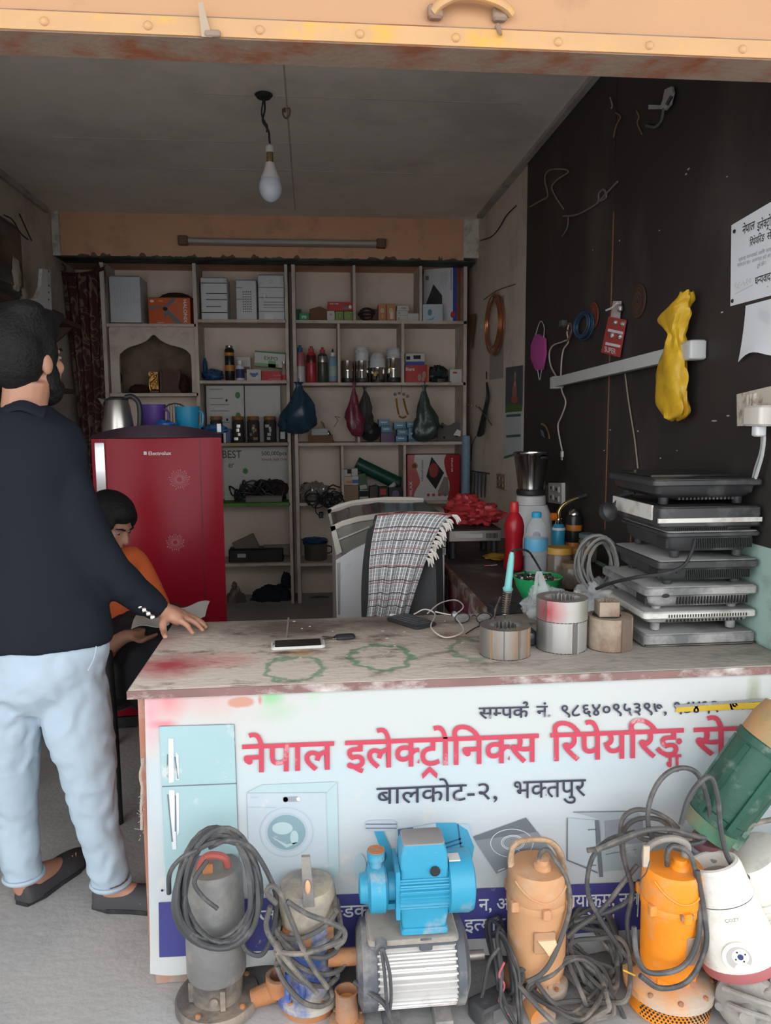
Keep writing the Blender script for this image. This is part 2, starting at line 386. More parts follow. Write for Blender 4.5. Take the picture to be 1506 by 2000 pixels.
MB().box((sx(300), YW-.012, (za0+za1)/2), (xa1-xa0, .02, za1-za0)).build('niche_back', mat('niche_brown', (.20, .145, .11), .85, var=.15, dirt=(.11, .08, .06), da=.3, ds=3), shelf)
ZS['a2'] = hboard(211, 385, 768)
hboard(211, 385, 1040)
# ================================================================== counter with banner
def mask_nodes(m, items, base_socket=None):
    """adds coloured marks with shapes of their own (paint spray, rings, smears) to a material. items: (kind, centre, radius, soft, colour, strength, scale)"""
    nt = m.node_tree; N = nt.nodes; L = nt.links; b = N['Principled BSDF']
    src = b.inputs['Base Color'].links[0].from_socket
    tc = [n for n in N if n.type == 'TEX_COORD'][0]
    nz = N.new('ShaderNodeTexNoise'); nz.inputs['Scale'].default_value = 22; nz.inputs['Detail'].default_value = 6; L.new(tc.outputs['Object'], nz.inputs[0])
    for kind, c, r, soft, colr, st, sc in items:
        mp = N.new('ShaderNodeMapping'); mp.inputs['Location'].default_value = tuple(-c[k]*sc[k] for k in range(3)); mp.inputs['Scale'].default_value = sc
        L.new(tc.outputs['Object'], mp.inputs[0])
        ln = N.new('ShaderNodeVectorMath'); ln.operation = 'LENGTH'; L.new(mp.outputs[0], ln.inputs[0])
        ad = N.new('ShaderNodeMath'); ad.operation = 'MULTIPLY_ADD'; ad.inputs[1].default_value = r*.9; L.new(nz.outputs[0], ad.inputs[0]); L.new(ln.outputs[1], ad.inputs[2])
        v = ad.outputs[0]; r2 = r*1.45
        if kind == 'ring':
            sb = N.new('ShaderNodeMath'); sb.operation = 'SUBTRACT'; sb.inputs[1].default_value = r2; L.new(v, sb.inputs[0])
            ab = N.new('ShaderNodeMath'); ab.operation = 'ABSOLUTE'; L.new(sb.outputs[0], ab.inputs[0]); v = ab.outputs[0]; lo, hi = soft*.4, soft
        else: lo, hi = r2-soft, r2+soft
        mr = N.new('ShaderNodeMapRange'); mr.inputs[1].default_value = lo; mr.inputs[2].default_value = hi; mr.inputs[3].default_value = st; mr.inputs[4].default_value = 0.
        L.new(v, mr.inputs[0])
        mx = N.new('ShaderNodeMix'); mx.data_type = 'RGBA'; mx.inputs[7].default_value = (*colr, 1)
        L.new(mr.outputs[0], mx.inputs[0]); L.new(src, mx.inputs[6]); src = mx.outputs[2]
    L.new(src, b.inputs['Base Color'])
    return m
XC0, XC1, YC1 = -.440, 1.23, 2.42
terra = mat('terracotta_paint', (.40, .17, .11), .7, var=.15, dirt=(.42, .33, .28), da=.2, ds=9)
cx0 = (XC0+XC1)/2
counter = thing('shop_counter', 'long shop counter with worn peeling top and terracotta painted frame', 'counter', Matrix.Translation((cx0, (YC+YC1)/2, .07)))
MB().box((cx0, (YC+YC1)/2+.008, .419), (XC1-XC0-.02, YC1-YC-.012, .694)).build('body', terra, counter)
top_m = mat('worn_counter_top', (.13, .075, .062), .7, var=.25, vs=7, dirt=(.52, .445, .38), da=.60, ds=7, bump=.35, bs=35, stretch=(1, 1.6, 1))
cy0 = (YC-.015+YC1)/2
def lc(px, py): p = onz(px, py, ZT); return (p.x-cx0, p.y-(YC+YC1)/2, .718)
mask_nodes(top_m, [
    ('spot', lc(560, 1225), .16, .10, (.085, .055, .05), .85, (1, 1.3, .1)), ('spot', lc(760, 1215), .13, .09, (.10, .062, .055), .8, (1, 1.5, .1)),
    ('spot', lc(330, 1300), .075, .06, (.33, .03, .045), .95, (1, 1, .1)), ('spot', lc(440, 1290), .06, .05, (.50, .12, .12), .55, (1, 1.3, .1)), ('spot', lc(300, 1255), .06, .06, (.42, .16, .16), .55, (1, 1, .1)),
    ('ring', lc(575, 1305), .072, .010, (.05, .20, .10), .65, (1, .75, .1)), ('ring', lc(745, 1283), .080, .012, (.04, .20, .09), .7, (1, .75, .1)), ('ring', lc(925, 1268), .066, .011, (.06, .19, .11), .6, (1, .75, .1)),
    ('spot', lc(590, 1275), .03, .02, (.36, .19, .05), .6, (1, 1, .1)), ('spot', lc(880, 1240), .04, .03, (.30, .13, .06), .5, (1, 1, .1)),
    ('spot', lc(1250, 1290), .22, .12, (.30, .28, .26), .75, (.6, 1, .1))])
MB().rbox((cx0, cy0, ZT-.011), (XC1-XC0+.014, YC1-YC+.02, .022), .004, .003).build('worktop', top_m, counter)
MB().box((cx0, YC-.0165, ZT-.012), (XC1-XC0+.014, .006, .020)).build('edge_strip', mat('worn_edge', (.20, .11, .10), .6, var=.3, vs=20, dirt=(.55, .5, .47), da=.3, ds=14, stretch=(.5, 1, 1)), counter)
MB().box((onz(560, 1240, ZT).x, YC1-.10, ZT+.0005), (.005, .24, .0012)).build('joint_strip', mat('dust_joint', (.3, .24, .2), .9), counter)
for px, w in ((335, .055), (900, .10), (1240, .09)):
    p = onz(px, 1938, 0); MB().rbox((p.x, YC+.075, .035), (w*1.6, .11, .07), .004, .003).build('support_brick', mat('brick_support', (.42, .18, .10), .9, var=.2, dirt=(.3, .25, .22), da=.3, bump=.3), None)
for k, o in enumerate([o for o in bpy.data.objects if o.name.startswith('support_brick')]):
    tag(o, ['orange-red brick propping the counter behind the dark grey pump', 'brick propping the counter behind the blue pump and motor', 'brick propping the counter between the tan and orange pumps'][k], 'brick', 'bricks under the counter')

# --- banner
def bwave(x, z):
    e = min(1, max(0, (.125-z)/.06)); return .004*e*(1+sin(x*14))
BY = YC-.004
def bp(px, py, lift=0.):
    p = at(px, py, BY); return Vector((p.x, BY-.004-bwave(p.x, p.z)-(lift+.003 if lift else 0), p.z))
ban_m = mat('banner_vinyl', (.455, .49, .51), .5, var=.05, vs=2.5, dirt=(.60, .54, .47), da=.10, ds=11, bump=.06, bs=200)
pb = Vector((cx0, BY, at(750, 1870, BY).z))
banner = thing('vinyl_banner', 'white printed vinyl shop banner nailed across the counter front', 'banner', Matrix.Translation(pb))
def lb(px, py): p = at(px, py, BY)-pb; return (p.x, 0, p.z)
mask_nodes(ban_m, [
    ('spot', lb(560, 1400), .32, .16, (.43, .52, .55), .7, (.35, .1, 1.6)), ('spot', lb(1250, 1370), .32, .16, (.44, .53, .56), .6, (.35, .1, 1.6)),
    ('spot', lb(380, 1345), .10, .07, (.50, .38, .36), .6, (.5, .1, 1.2)), ('spot', lb(330, 1365), .035, .03, (.62, .06, .13), .95, (1, .1, 1)), ('spot', lb(410, 1360), .03, .03, (.55, .22, .26), .7, (.6, .1, 1)),
    ('spot', lb(318, 1413), .016, .008, (.60, .04, .12), .95, (.5, .1, 1.6)), ('spot', lb(295, 1390), .022, .025, (.70, .10, .25), .8, (1.6, .1, .4)),
    ('spot', lb(472, 1370), .018, .003, (.45, .09, .03), 1, (.55, .1, 1.3)), ('spot', lb(530, 1360), .022, .014, (.04, .48, .16), .95, (.9, .1, 1.2)), ('spot', lb(545, 1388), .02, .02, (.2, .5, .3), .6, (.6, .1, 1.2)), ('spot', lb(612, 1352), .014, .014, (.2, .6, .34), .6, (1, .1, .8)),
    ('spot', lb(508, 1365), .007, .003, (.5, .05, .08), 1, (1.4, .1, .6)),
    ('spot', lb(960, 1320), .5, .07, (.55, .48, .41), .4, (.22, .1, 2.6)), ('spot', lb(800, 1885), .8, .05, (.46, .43, .40), .55, (.2, .1, 4)), ('spot', lb(1470, 1360), .02, .01, (.22, .25, .12), .6, (1.2, .1, .4))])
TOP = lambda u: 1345-38*u+(-4*sin(u*9))
BOT = lambda u: 1896-58*u+3*sin(u*31)+2*sin(u*57)
def banner_pt(u, v):
    px = 283+(1530-283)*u+12*v*(1-u); return bp(px, TOP(u)*(1-v)+BOT(u)*v)
sheet_o = MB().grid(banner_pt, 90, 36, thick=.0012).build('sheet', ban_m, banner)
def flat(name, polys, m, lift, parent=None):
    parent = sheet_o
    mb = MB()
    for poly in polys:
        mb.add([bp(x, y, lift) for x, y in poly], [tuple(range(len(poly)))])
    o = mb.build(name, m, parent, smooth=0)
    if len(polys) > 1 and name != 'printed_band': o['kind'] = 'stuff'
    return o
def fine(poly, n=10):
    out = []
    for i in range(len(poly)):
        a, b = poly[i], poly[(i+1) % len(poly)]
        out += [(a[0]+(b[0]-a[0])*k/n, a[1]+(b[1]-a[1])*k/n) for k in range(n)]
    return out
def strip(p, q, n=40):
    """thin quads between two polylines so a long print follows the sheet"""
    return [[tuple(p[0][k]+(p[1][k]-p[0][k])*i/n for k in (0, 1)), tuple(p[0][k]+(p[1][k]-p[0][k])*(i+1)/n for k in (0, 1)), tuple(q[0][k]+(q[1][k]-q[0][k])*(i+1)/n for k in (0, 1)), tuple(q[0][k]+(q[1][k]-q[0][k])*i/n for k in (0, 1))] for i in range(n)]
def circ(cx, cy, rx, ry, n=28): return [(cx+rx*cos(2*PI*k/n), cy+ry*sin(2*PI*k/n)) for k in range(n)]
def ringp(cx, cy, rx, ry, w, n=32):
    o = circ(cx, cy, rx, ry, n); i = circ(cx, cy, rx-w, ry-w, n); return [[o[k], o[(k+1) % n], i[(k+1) % n], i[k]] for k in range(n)]
def line(x0, y0, x1, y1, w=1.5):
    d = math.hypot(x1-x0, y1-y0); nx, ny = -(y1-y0)/d*w/2, (x1-x0)/d*w/2
    return [(x0+nx, y0+ny), (x1+nx, y1+ny), (x1-nx, y1-ny), (x0-nx, y0-ny)]
ink = lambda n, c, r=.5: mat('print_'+n, c, r, var=.05, vs=6, dirt=(.62, .60, .58), da=.02, ds=14)
navy = ink('navy', (.045, .045, .19)); red_i = ink('red', (.48, .05, .085)); blk = ink('charcoal', (.035, .035, .06)); wht = ink('white', (.62, .64, .66))
teal = ink('ice', (.31, .45, .47)); teal2 = ink('ice_light', (.38, .49, .51)); grey_i = ink('grey', (.13, .145, .165)); sil = ink('silver', (.40, .45, .5)); cyan = ink('cyan', (.05, .31, .48)); dcy = ink('deep_blue', (.04, .11, .22)); pale = ink('pale', (.42, .48, .52)); glass_i = ink('glass', (.2, .3, .34))
flat('printed_band', strip(((311, 1759), (1530, 1706)), ((313, 1864), (1530, 1795))), navy, .0012)
# refrigerator picture
flat('printed_fridge', strip(((312, 1416), (458, 1412)), ((318, 1532), (462, 1526)), 8)+strip(((318, 1534), (462, 1528)), ((326, 1742), (468, 1730)), 8), teal, .0012)
flat('printed_fridge_line', [line(318, 1533, 463, 1527, 2.2), line(312, 1416, 458, 1412, 1), line(458, 1412, 470, 1730, 1)], grey_i, .0018)
flat('printed_handle', [fine([(330, 1440), (340, 1440), (341, 1524), (331, 1526)], 3), fine([(331, 1540), (342, 1540), (346, 1655), (338, 1655)], 3), fine([(345, 1466), (350, 1472), (351, 1520), (346, 1520)], 2), fine([(345, 1545), (351, 1545), (351, 1622), (347, 1628)], 2)], wht, .0022)
flat('printed_handle_shadow', [line(329, 1470, 328, 1515, 2.5), line(329, 1548, 338, 1640, 2.5), line(343, 1475, 349, 1518, 2.5), line(344, 1550, 344, 1620, 2.5)], grey_i, .0026)
# washing machine picture
flat('printed_washer', strip(((483, 1546), (637, 1545)), ((489, 1738), (642, 1728)), 8), pale, .0012)
flat('printed_washer_side', strip(((637, 1545), (658, 1525)), ((642, 1728), (662, 1700)), 3), teal2, .0012)
flat('printed_washer_lid', [fine([(483, 1545), (512, 1530), (658, 1524), (637, 1544)], 4)], teal2, .0014)
flat('printed_washer_line', [line(483, 1546, 637, 1545, 1.6), line(637, 1545, 642, 1728, 1.4), line(637, 1545, 658, 1525, 1.6), line(484, 1573, 540, 1574, 1.8), line(490, 1554, 505, 1554, 3), line(505, 1695, 535, 1696, 1.5), line(500, 1725, 532, 1724, 1.5)]+ringp(560, 1622, 53, 49, 2)+ringp(560, 1622, 41, 38, 4), ink('grey_line', (.36, .43, .48)), .0018)
flat('printed_washer_door', [circ(560, 1622, 39, 36)], glass_i, .0016)
flat('printed_washer_shine', [circ(552, 1614, 20, 12), fine([(530, 1630), (560, 1652), (585, 1640), (560, 1645)], 3), circ(575, 1632, 8, 14)], teal2, .0022)
flat('printed_washer_panel', [circ(558, 1558, 5, 5), fine([(553, 1553), (582, 1552), (584, 1562), (554, 1563)], 2)], ink('panel', (.25, .28, .31)), .0022)
flat('printed_washer_knob', [circ(583, 1557, 4, 4)], wht, .0026)
# pump picture
flat('printed_pump_flange', [fine([(714, 1603), (722, 1599), (766, 1598), (774, 1603), (773, 1615), (764, 1619), (722, 1620), (714, 1615)], 2)], sil, .0016)
flat('printed_pump_flange_rim', [line(714, 1606, 774, 1606, 2), line(714, 1614, 774, 1614, 2)], grey_i, .002)
flat('printed_pump_body', [fine([(730, 1620), (748, 1619), (768, 1668), (775, 1700), (735, 1710), (712, 1700), (722, 1660), (742, 1652)], 2), fine([(805, 1612), (850, 1604), (890, 1604), (912, 1618), (925, 1650), (918, 1690), (850, 1690), (800, 1660)], 2)], cyan, .0014)
flat('printed_pump_shade', [fine([(776, 1616), (806, 1612), (806, 1655), (780, 1650)], 2), circ(738, 1668, 17, 15)]+[line(845+k*3, 1652+k*7, 900+k*2, 1634+k*8, 3) for k in range(6)]+[line(893, 1606, 900, 1660, 3)], dcy, .002)
flat('printed_pump_light', [fine([(806, 1612), (850, 1604), (855, 1640), (808, 1650)], 2), circ(846, 1628, 7, 6)], pale, .0019)
flat('printed_pump_ghost', [fine([(890, 1606), (915, 1606), (926, 1650), (918, 1690), (902, 1690), (906, 1645)], 2), circ(703, 1690, 12, 26)], ink('ice_blue', (.36, .48, .54)), .0011)
# cooktop picture
flat('printed_cooktop', [fine([(923, 1631), (1026, 1594), (1074, 1656), (968, 1703)], 5)], grey_i, .0012)
flat('printed_cooktop_glare', [fine([(927, 1638), (1048, 1621), (1074, 1656), (968, 1703)], 5)], ink('grey_glare', (.21, .235, .255)), .0016)
flat('printed_cooktop_rings', ringp(998, 1643, 42, 28, 1.3)+ringp(1000, 1642, 23, 15, 1.3)+ringp(1000, 1642, 20, 12.5, 1)+[line(971, 1697, 984, 1692, 2), line(1005, 1652, 1020, 1664, 1.2)], wht, .0022)
# oven picture
flat('printed_oven_box', [fine([(1117, 1583), (1240, 1580), (1250, 1590), (1255, 1690), (1172, 1700), (1170, 1597)], 3)], ink('oven_grey', (.32, .37, .39)), .0012)
flat('printed_oven_cavity', [fine([(1178, 1600), (1252, 1592), (1255, 1642), (1180, 1650)], 3)], ink('oven_cavity', (.24, .26, .29)), .0018)
flat('printed_oven_door', [fine([(1106, 1594), (1160, 1599), (1163, 1694), (1106, 1676)], 3)], pale, .0016)
flat('printed_oven_lines', [line(1106, 1594, 1106, 1676, 2), line(1106, 1676, 1165, 1701, 2.4), line(1163, 1599, 1172, 1709, 8), line(1146, 1617, 1162, 1616, 2.5), line(1150, 1686, 1162, 1686, 2.5), line(1117, 1583, 1240, 1581, 1.5), line(1180, 1665, 1240, 1655, 1.5)], grey_i, .0022)
def ban_text(name, toks, x0, y0, x1, y1, em, m, off=.0, lift=.0028):
    vs, fs, w = lettering(toks, off); e = em/ .999
    sl = (y1-y0)/(x1-x0)
    mb = MB(); mb.add([bp(x0+(x1-x0)*x/w, y0+(y1-y0)*x/w-y*em, lift+_) for x, y, _ in vs], fs)
    return mb.build(name, m, sheet_o, smooth=0)
Y2 = lambda x: 1505-(x-473)*.0375
D = dict(nepal=['न', 'े', 'प', 'ा', 'ल'], elec=['इ', 'ल', 'े', ('half', 'क', .80), 'ट', ('ra',), 'ो', 'ि', 'न', ('half', 'क', .80), 'स'], rep=['ि', 'र', 'प', 'े', 'य', 'ि', 'र', 'ङ', ('sub', 'ग')], cen=['स', 'े', ('half', 'न', .66), 'ट', 'र'])
for k, x0, x1 in (('nepal', 475, 650), ('elec', 675, 1048), ('rep', 1074, 1330), ('cen', 1353, 1538)):
    ban_text('shop_name_lettering', D[k], x0, Y2(x0), x1, Y2(x1), 84, red_i, .016)
Y1 = lambda x: 1401-(x-933)*.028
for toks, x0, x1 in ((['स', ('half', 'म', .66), 'प', 'क', ('reph',)], 934, 1030), (['न', 'ं', '.'], 1046, 1075), (list('९८६४०९५३९७,'), 1092, 1300), (list('९८४९२०७०९२'), 1311, 1492)):
    ban_text('phone_lettering', toks, x0, Y1(x0), x1, Y1(x1), 34, blk, .014)
flat('yellow_marker_stroke', strip(((1318, 1376), (1490, 1368)), ((1316, 1388), (1492, 1380)), 12), ink('yellow_marker', (.55, .36, .03)), .0034)
flat('scratched_line', strip(((1312, 1374), (1496, 1361)), ((1316, 1379), (1497, 1366)), 12), ink('scratch_grey', (.25, .25, .24)), .004)
ban_text('address_lettering', ['ब', 'ा', 'ल', 'क', 'ो', 'ट', '-', '२', ','], 735, 1567, 972, 1557, 50, blk, .004)
ban_text('address_lettering', ['भ', ('half', 'क', .80), 'त', 'प', 'ु', 'र'], 1000, 1556, 1141, 1551, 52, blk, .004)
for toks, x0, x1, y in ((['ज', ','], 505, 552, 1796), ([('half', 'न', .66), 'ड', ('half', 'क', .8), 'स', 'न', ','], 655, 770, 1787), (['न', ',', ' ', 'अ', 'ो', 'भ', 'न', ','], 934, 1050, 1774), (['भ', 'य', 'ा', 'क', 'ु', 'म', ',', ' ', 'न', 'ल'], 1100, 1245, 1767),
                        (['ट', 'ी', '.', 'ि', 'भ', ',', ' ', 'र', 'े', 'ि', 'ड', 'य', 'ो'], 628, 790, 1829), (['व', 'ा', ' ', 'इ', ('half', 'त', .66), 'य', 'ा', 'द', 'ी'], 868, 995, 1815), (['ग', 'ि', 'र', ('half', 'न', .66), 'छ', '।'], 1110, 1200, 1806)):
    ban_text('service_lettering', toks, x0, y, x1, y-(x1-x0)*.035, 35, wht, .012)
# nails in the banner rim
for px, py in ((585, 1341), (1155, 1325), (908, 1334), (318, 1735), (560, 1868), (700, 1852), (1200, 1323)):
    p = bp(px, py, .002); MB().ell(p, (.003, .002, .003), 8, 5).build('nail', mat('nail_dark', (.04, .035, .03), .5, .5), banner)
# frayed twine along the left edge of the counter
random.seed(2)
tw = thing('frayed_twine', 'frayed dirty twine hanging down the left edge of the counter', 'twine', Matrix.Translation(at(280, 1620, YC-.012)))
MB().tube(spline([at(276+random.uniform(-2, 2), 1480+k*14, YC-.014) for k in range(11)], 4), .0035, 6).build('strand', mat('twine', (.42, .34, .27), .95, var=.3, bump=.6, bs=300), tw)
fz = MB()
for k in range(26):
    p = at(274+random.uniform(-1, 6), random.uniform(1540, 1650), YC-.014); fz.tube([p, p+Vector((random.uniform(-.012, .006), random.uniform(-.006, .002), random.uniform(-.008, .008)))], .0006, 4)
fz.build('loose_fibres', mat('twine', (.42, .34, .27), .95), tw)['kind'] = 'stuff'
# ================================================================== things on the shelves
def plain(n, c, r=.55, **k): return mat(n, c, r, **({'var': .06}|k))
white_p = plain('white_plastic', (.62, .63, .64), .45, dirt=(.42, .40, .38), da=.12, ds=8)
black_p = plain('black_plastic', (.022, .022, .025), .45, dirt=(.07, .065, .06), da=.12, ds=9)
slot_m = plain('dark_slot', (.02, .02, .02), .8)
def shelf_pt(px, row, dy=.06):
    Y = YS+dy; d = ray(px, 700); x = CO.x+d.x*(Y/at(px, 700, Y).y)*0+at(px, 700, Y).x
    return Vector((x, Y, ZS[row]))
def upoly(w, h, y, pts): return [(-w/2+u*w, y, v*h) for u, v in pts]
def face(t): return next((c for c in t.children if c.name.startswith('carton_body')), t)
def fprint(parent, name, w, h, y, polys, m, lift=.0008):
    parent = face(parent)
    mb = MB()
    for p in polys: mb.add(upoly(w, h, y-lift, p), [tuple(range(len(p)))])
    o = mb.lb(name, m, parent, smooth=0)
    if len(polys) > 1: o['kind'] = 'stuff'
    return o
def rect(u0, v0, u1, v1): return [(u0, v0), (u1, v0), (u1, v1), (u0, v1)]
def disc(u, v, ru, rv, n=16): return [(u+ru*cos(2*PI*k/n), v+rv*sin(2*PI*k/n)) for k in range(n)]
def ftext(parent, name, text, w, h, y, u0, v0, u1, em_v, m, off=.0, vertical=False, lift=.0012):
    parent = face(parent)
    vs, fs, tw = lettering(list(text), off); mb = MB(); k = (u1-u0)*w/tw
    if vertical: mb.add([(-w/2+u0*w+yy*em_v*h, y-lift-_, v0*h-x*k) for x, yy, _ in vs], fs)
    else: mb.add([(-w/2+u0*w+x*k, y-lift-_, v0*h+yy*em_v*h) for x, yy, _ in vs], fs)
    return mb.lb(name, m, parent, smooth=0)
def carton(name, label, cat, px0, px1, ytop, row, m, dep=.12, dy=.05, z=None, rot=0, group=None, r=.003, flap=None):
    """a box standing on a shelf: returns the thing, its width, height and front plane"""
    Y = YS+dy; c = (px0+px1)/2; x0, x1 = at(px0, 700, Y).x, at(px1, 700, Y).x
    zb_ = ZS[row] if z is None else z
    w = x1-x0; h = max(.008, at(c, ytop, Y).z-zb_)
    t = thing(name, label, cat, T((x0+x1)/2, Y, zb_) @ R(rot, 'Z'), group)
    MB().rbox((0, dep/2, h/2), (w, dep, h), r, r*.7, n=2).lb('carton_body', m, t)
    if flap: MB().box((0, dep*.5, h-.0015), (w*.04, dep*1.004, .004)).lb('lid_seam', flap, t)
    t['w'] = w; t['h'] = h
    return t, w, h
def lathe_thing(name, label, cat, px, px_w, ytop, row, parts, dy=.08, z=None, group=None):
    """a turned container; parts: (part name, material, [(radius fraction, height fraction)...])"""
    Y = YS+dy; zb_ = ZS[row] if z is None else z; p = at(px, 700, Y)
    r = (at(px+px_w/2, 700, Y).x-p.x); h = at(px, ytop, Y).z-zb_
    t = thing(name, label, cat, T(p.x, Y+r*.3, zb_), group)
    for nm, m, prof in parts: MB().lathe([(a*r, b*h) for a, b in prof], 20).lb(nm, m, t)
    return t, r, h
def crumple(c, rad, seed, n=26, m=18, amp=.25, fr=3.0):
    """an irregular crumpled closed lump"""
    mb = MB(); rs = []
    for j in range(m+1):
        ph = PI*(j+.15)/(m+.3); ring = []
        for i in range(n):
            th = 2*PI*i/n; d = Vector((sin(ph)*cos(th), sin(ph)*sin(th), -cos(ph)))
            k = 1+amp*(noise.noise(d*fr+Vector((seed, 0, 0)))+.6*abs(noise.noise(d*fr*2.3+Vector((0, seed, 0)))))
            ring.append((c[0]+d.x*rad[0]*k, c[1]+d.y*rad[1]*k, c[2]+max(-rad[2], d.z*rad[2]*k)))
        rs.append(ring)
    return mb.rings(rs)
# --- row 1, left bay: white appliance casing and orange fan box
steel_w = plain('white_enamel', (.50, .53, .56), .4, dirt=(.35, .34, .33), da=.15)
t, w, h = carton('appliance_casing', 'large plain white metal appliance casing beside the orange fan box', 'casing', 219, 280, 538, 'a1', steel_w, .26, .06, r=.014)
for k in range(7): MB().box((-w*.32+k*w*.1, -.0005, h*.58), (.0012, .002, h*.42)).lb('panel_groove', plain('groove_grey', (.36, .39, .42)), t)
MB().rbox((0, .13, .008), (w*1.02, .265, .014), .012, .003).lb('base_rim', black_p, t)
t, w, h = carton('fan_box', 'orange ceiling fan carton with a grey fan picture and white lettering', 'box', 294, 375, 581, 'a1', plain('orange_print', (.60, .115, .025), .5), .2, .06)
fg = plain('fan_grey', (.16, .16, .17)); ow = plain('ink_white', (.75, .74, .72))
fprint(t, 'printed_fan_blade', w, h, 0, [[(.02, .56), (.36, .6), (.36, .66), (.02, .66)]], fg)
fprint(t, 'printed_fan_blade', w, h, 0, [[(.36, .64), (.58, .98), (.66, .98), (.62, .86), (.42, .58)]], fg)
fprint(t, 'printed_fan_blade', w, h, 0, [[(.42, .62), (.5, .52), (.82, .04), (.74, .0), (.66, .0), (.38, .5)]], fg)
fprint(t, 'printed_fan_hub', w, h, 0, [disc(.40, .58, .06, .07)], slot_m, .0012)
fprint(t, 'printed_pendant', w, h, 0, [[(.39, .55), (.41, .55), (.44, .36), (.42, .27), (.38, .27), (.36, .36)]], fg, .0011)
ftext(t, 'box_lettering', 'HALONIX', w, h, 0, .84, .93, .84+.86*h/w, .18, ow, .012, True)
fprint(t, 'printed_logo', w, h, 0, [disc(.09, .86, .05, .05)], ow); fprint(t, 'printed_mark', w, h, 0, [rect(.25, .84, .35, .9)], plain('ink_peach', (.7, .3, .15))); fprint(t, 'printed_small_line', w, h, 0, [rect(.2, .07, .36, .085)], ow)
zt = t.location.z+h
t2 = thing('winter_hat', 'flat dark maroon hat lying on top of the orange fan box', 'hat', T(at(345, 700, YS+.1).x, YS+.16, zt))
MB().lathe([(.11, 0), (.115, .008), (.09, .03), (.05, .045), (.004, .05)], 22, S3(1.1, .8, 1)).lb('crown', plain('maroon_cloth', (.05, .02, .02), .9), t2)
MB().lathe([(.13, 0), (.135, .004), (.13, .008)], 22, S3(1.05, .85, 1)).lb('brim', plain('maroon_cloth', (.05, .02, .02), .9), t2)
# --- row 1, middle bay: three white stabiliser units
def vents(t, w, h, kind):
    if kind == 0:
        for v, a, b_ in ((.62, .2, .98), (.48, .2, .98), (.32, .2, .75), (.18, .02, .98), (.86, .02, .98)):
            MB().box((-w/2+(a+b_)/2*w, -.0005, v*h), ((b_-a)*w, .003, .005)).lb('vent_slot', slot_m, t)
    elif kind == 1:
        for i in range(5):
            for j in range(9): MB().box((-w*.14+i*w*.09, -.0005, h*(.22+j*.06)), (.006, .003, .008)).lb('vent_slot', slot_m, t)
        for v in (.52, .8): MB().box((-w*.33, -.0005, h*v), (w*.3, .003, .003)).lb('vent_slot', slot_m, t)
    else:
        for v, a, b_ in ((.72, .02, .98), (.5, .02, .98), (.4, .2, .98), (.34, .2, .98), (.28, .2, .98), (.2, .02, .98)):
            MB().box((-w/2+(a+b_)/2*w, -.0005, v*h), ((b_-a)*w, .003, .003)).lb('vent_slot', slot_m, t)
        MB().lathe([(.016, 0), (.014, .006), (.005, .008)], 16, T(-w*.25, 0, h*.54) @ R(90, 'X')).lb('knob', white_p, t)
        MB().lathe([(.013, 0), (.011, .006), (.005, .008)], 16, T(w*.0, 0, h*.85) @ R(90, 'X')).lb('knob', white_p, t)
        MB().box((-w*.1, -.001, h*.08), (w*.32, .002, h*.12)).lb('rating_label', ow, t)
for k, (a, b_, yt, lab) in enumerate(((396, 448, 541, 'white voltage stabiliser unit with three long slanted slots'), (464, 504, 546, 'white voltage stabiliser unit with a grid of small vent holes'), (507, 558, 536, 'tall white voltage stabiliser unit with round knobs, next to the shelf upright'))):
    t, w, h = carton('stabiliser_unit', lab, 'voltage stabiliser', a, b_, yt, 'b1', white_p, .2, .06, r=.012, group='white units on the top shelf')
    vents(t, w, h, k); MB().rbox((0, .1, .006), (w*.95, .19, .012), .01, .002).lb('base_rim', black_p, t)
# --- row 1, right unit
G1 = 'small cartons on the top right shelf'
gm = plain('green_print', (.06, .20, .06)); lg = plain('lime_print', (.20, .30, .08)); brn = plain('kraft_board', (.17, .095, .05), .9, bump=.1); wc = plain('white_carton', (.58, .56, .53), .7, dirt=(.4, .36, .33), da=.15); rd = plain('red_print', (.48, .04, .04)); org = plain('orange_carton', (.52, .22, .09))
def small(label, a, b_, yt, row, m, **k):
    return carton('small_carton', label, 'box', a, b_, yt, row, m, k.pop('dep', .10), k.pop('dy', .06), r=.002, **k)
t, w, h = small('dark green carton standing behind the bright green one', 575, 590, 604, 'c1', plain('bottle_green', (.03, .10, .05)), dy=.13, group=G1)
t, w, h = small('bright green carton with white letters lying on the top shelf', 586, 605, 612, 'c1', plain('bright_green', (.03, .30, .10)), group=G1); ftext(t, 'box_lettering', 'IPEB', w, h, 0, .25, .35, .75, .5, ow, .02)
t, w, h = small('brown kraft carton with a bent top beside the green carton', 606, 639, 604, 'c1', brn, dy=.1, group=G1)
MB().add([(-w/2, 0, h), (w*.1, 0, h+.02), (w/2, 0, h), (-w/2, .09, h), (w*.1, .09, h+.016), (w/2, .09, h)], [(0, 1, 4, 3), (1, 2, 5, 4), (0, 2, 1), (3, 4, 5)]).lb('bent_flap', brn, t)
t, w, h = small('small white carton under the red bulb carton', 640, 655, 607, 'c1', wc, group=G1); fprint(t, 'printed_mark', w, h, 0, [disc(.5, .65, .18, .12)], plain('print_pinkish', (.5, .3, .28)))
for a, b_, lab in ((656, 672, 'green bulb carton left of its twin under the red carton'), (673, 690, 'green bulb carton right of its twin beside the shelf upright')):
    t, w, h = small(lab, a, b_, 608, 'c1', lg, group=G1); fprint(t, 'printed_leaf', w, h, 0, [[(.45, .5), (.62, .62), (.72, .8), (.58, .6), (.66, .42)]], ow)
ztop = at(660, 607, YS+.06).z
t, w, h = small('red bulb carton with a bulb picture lying across smaller cartons', 642, 691, 590, 'c1', rd, z=ztop, dep=.12, group=G1)
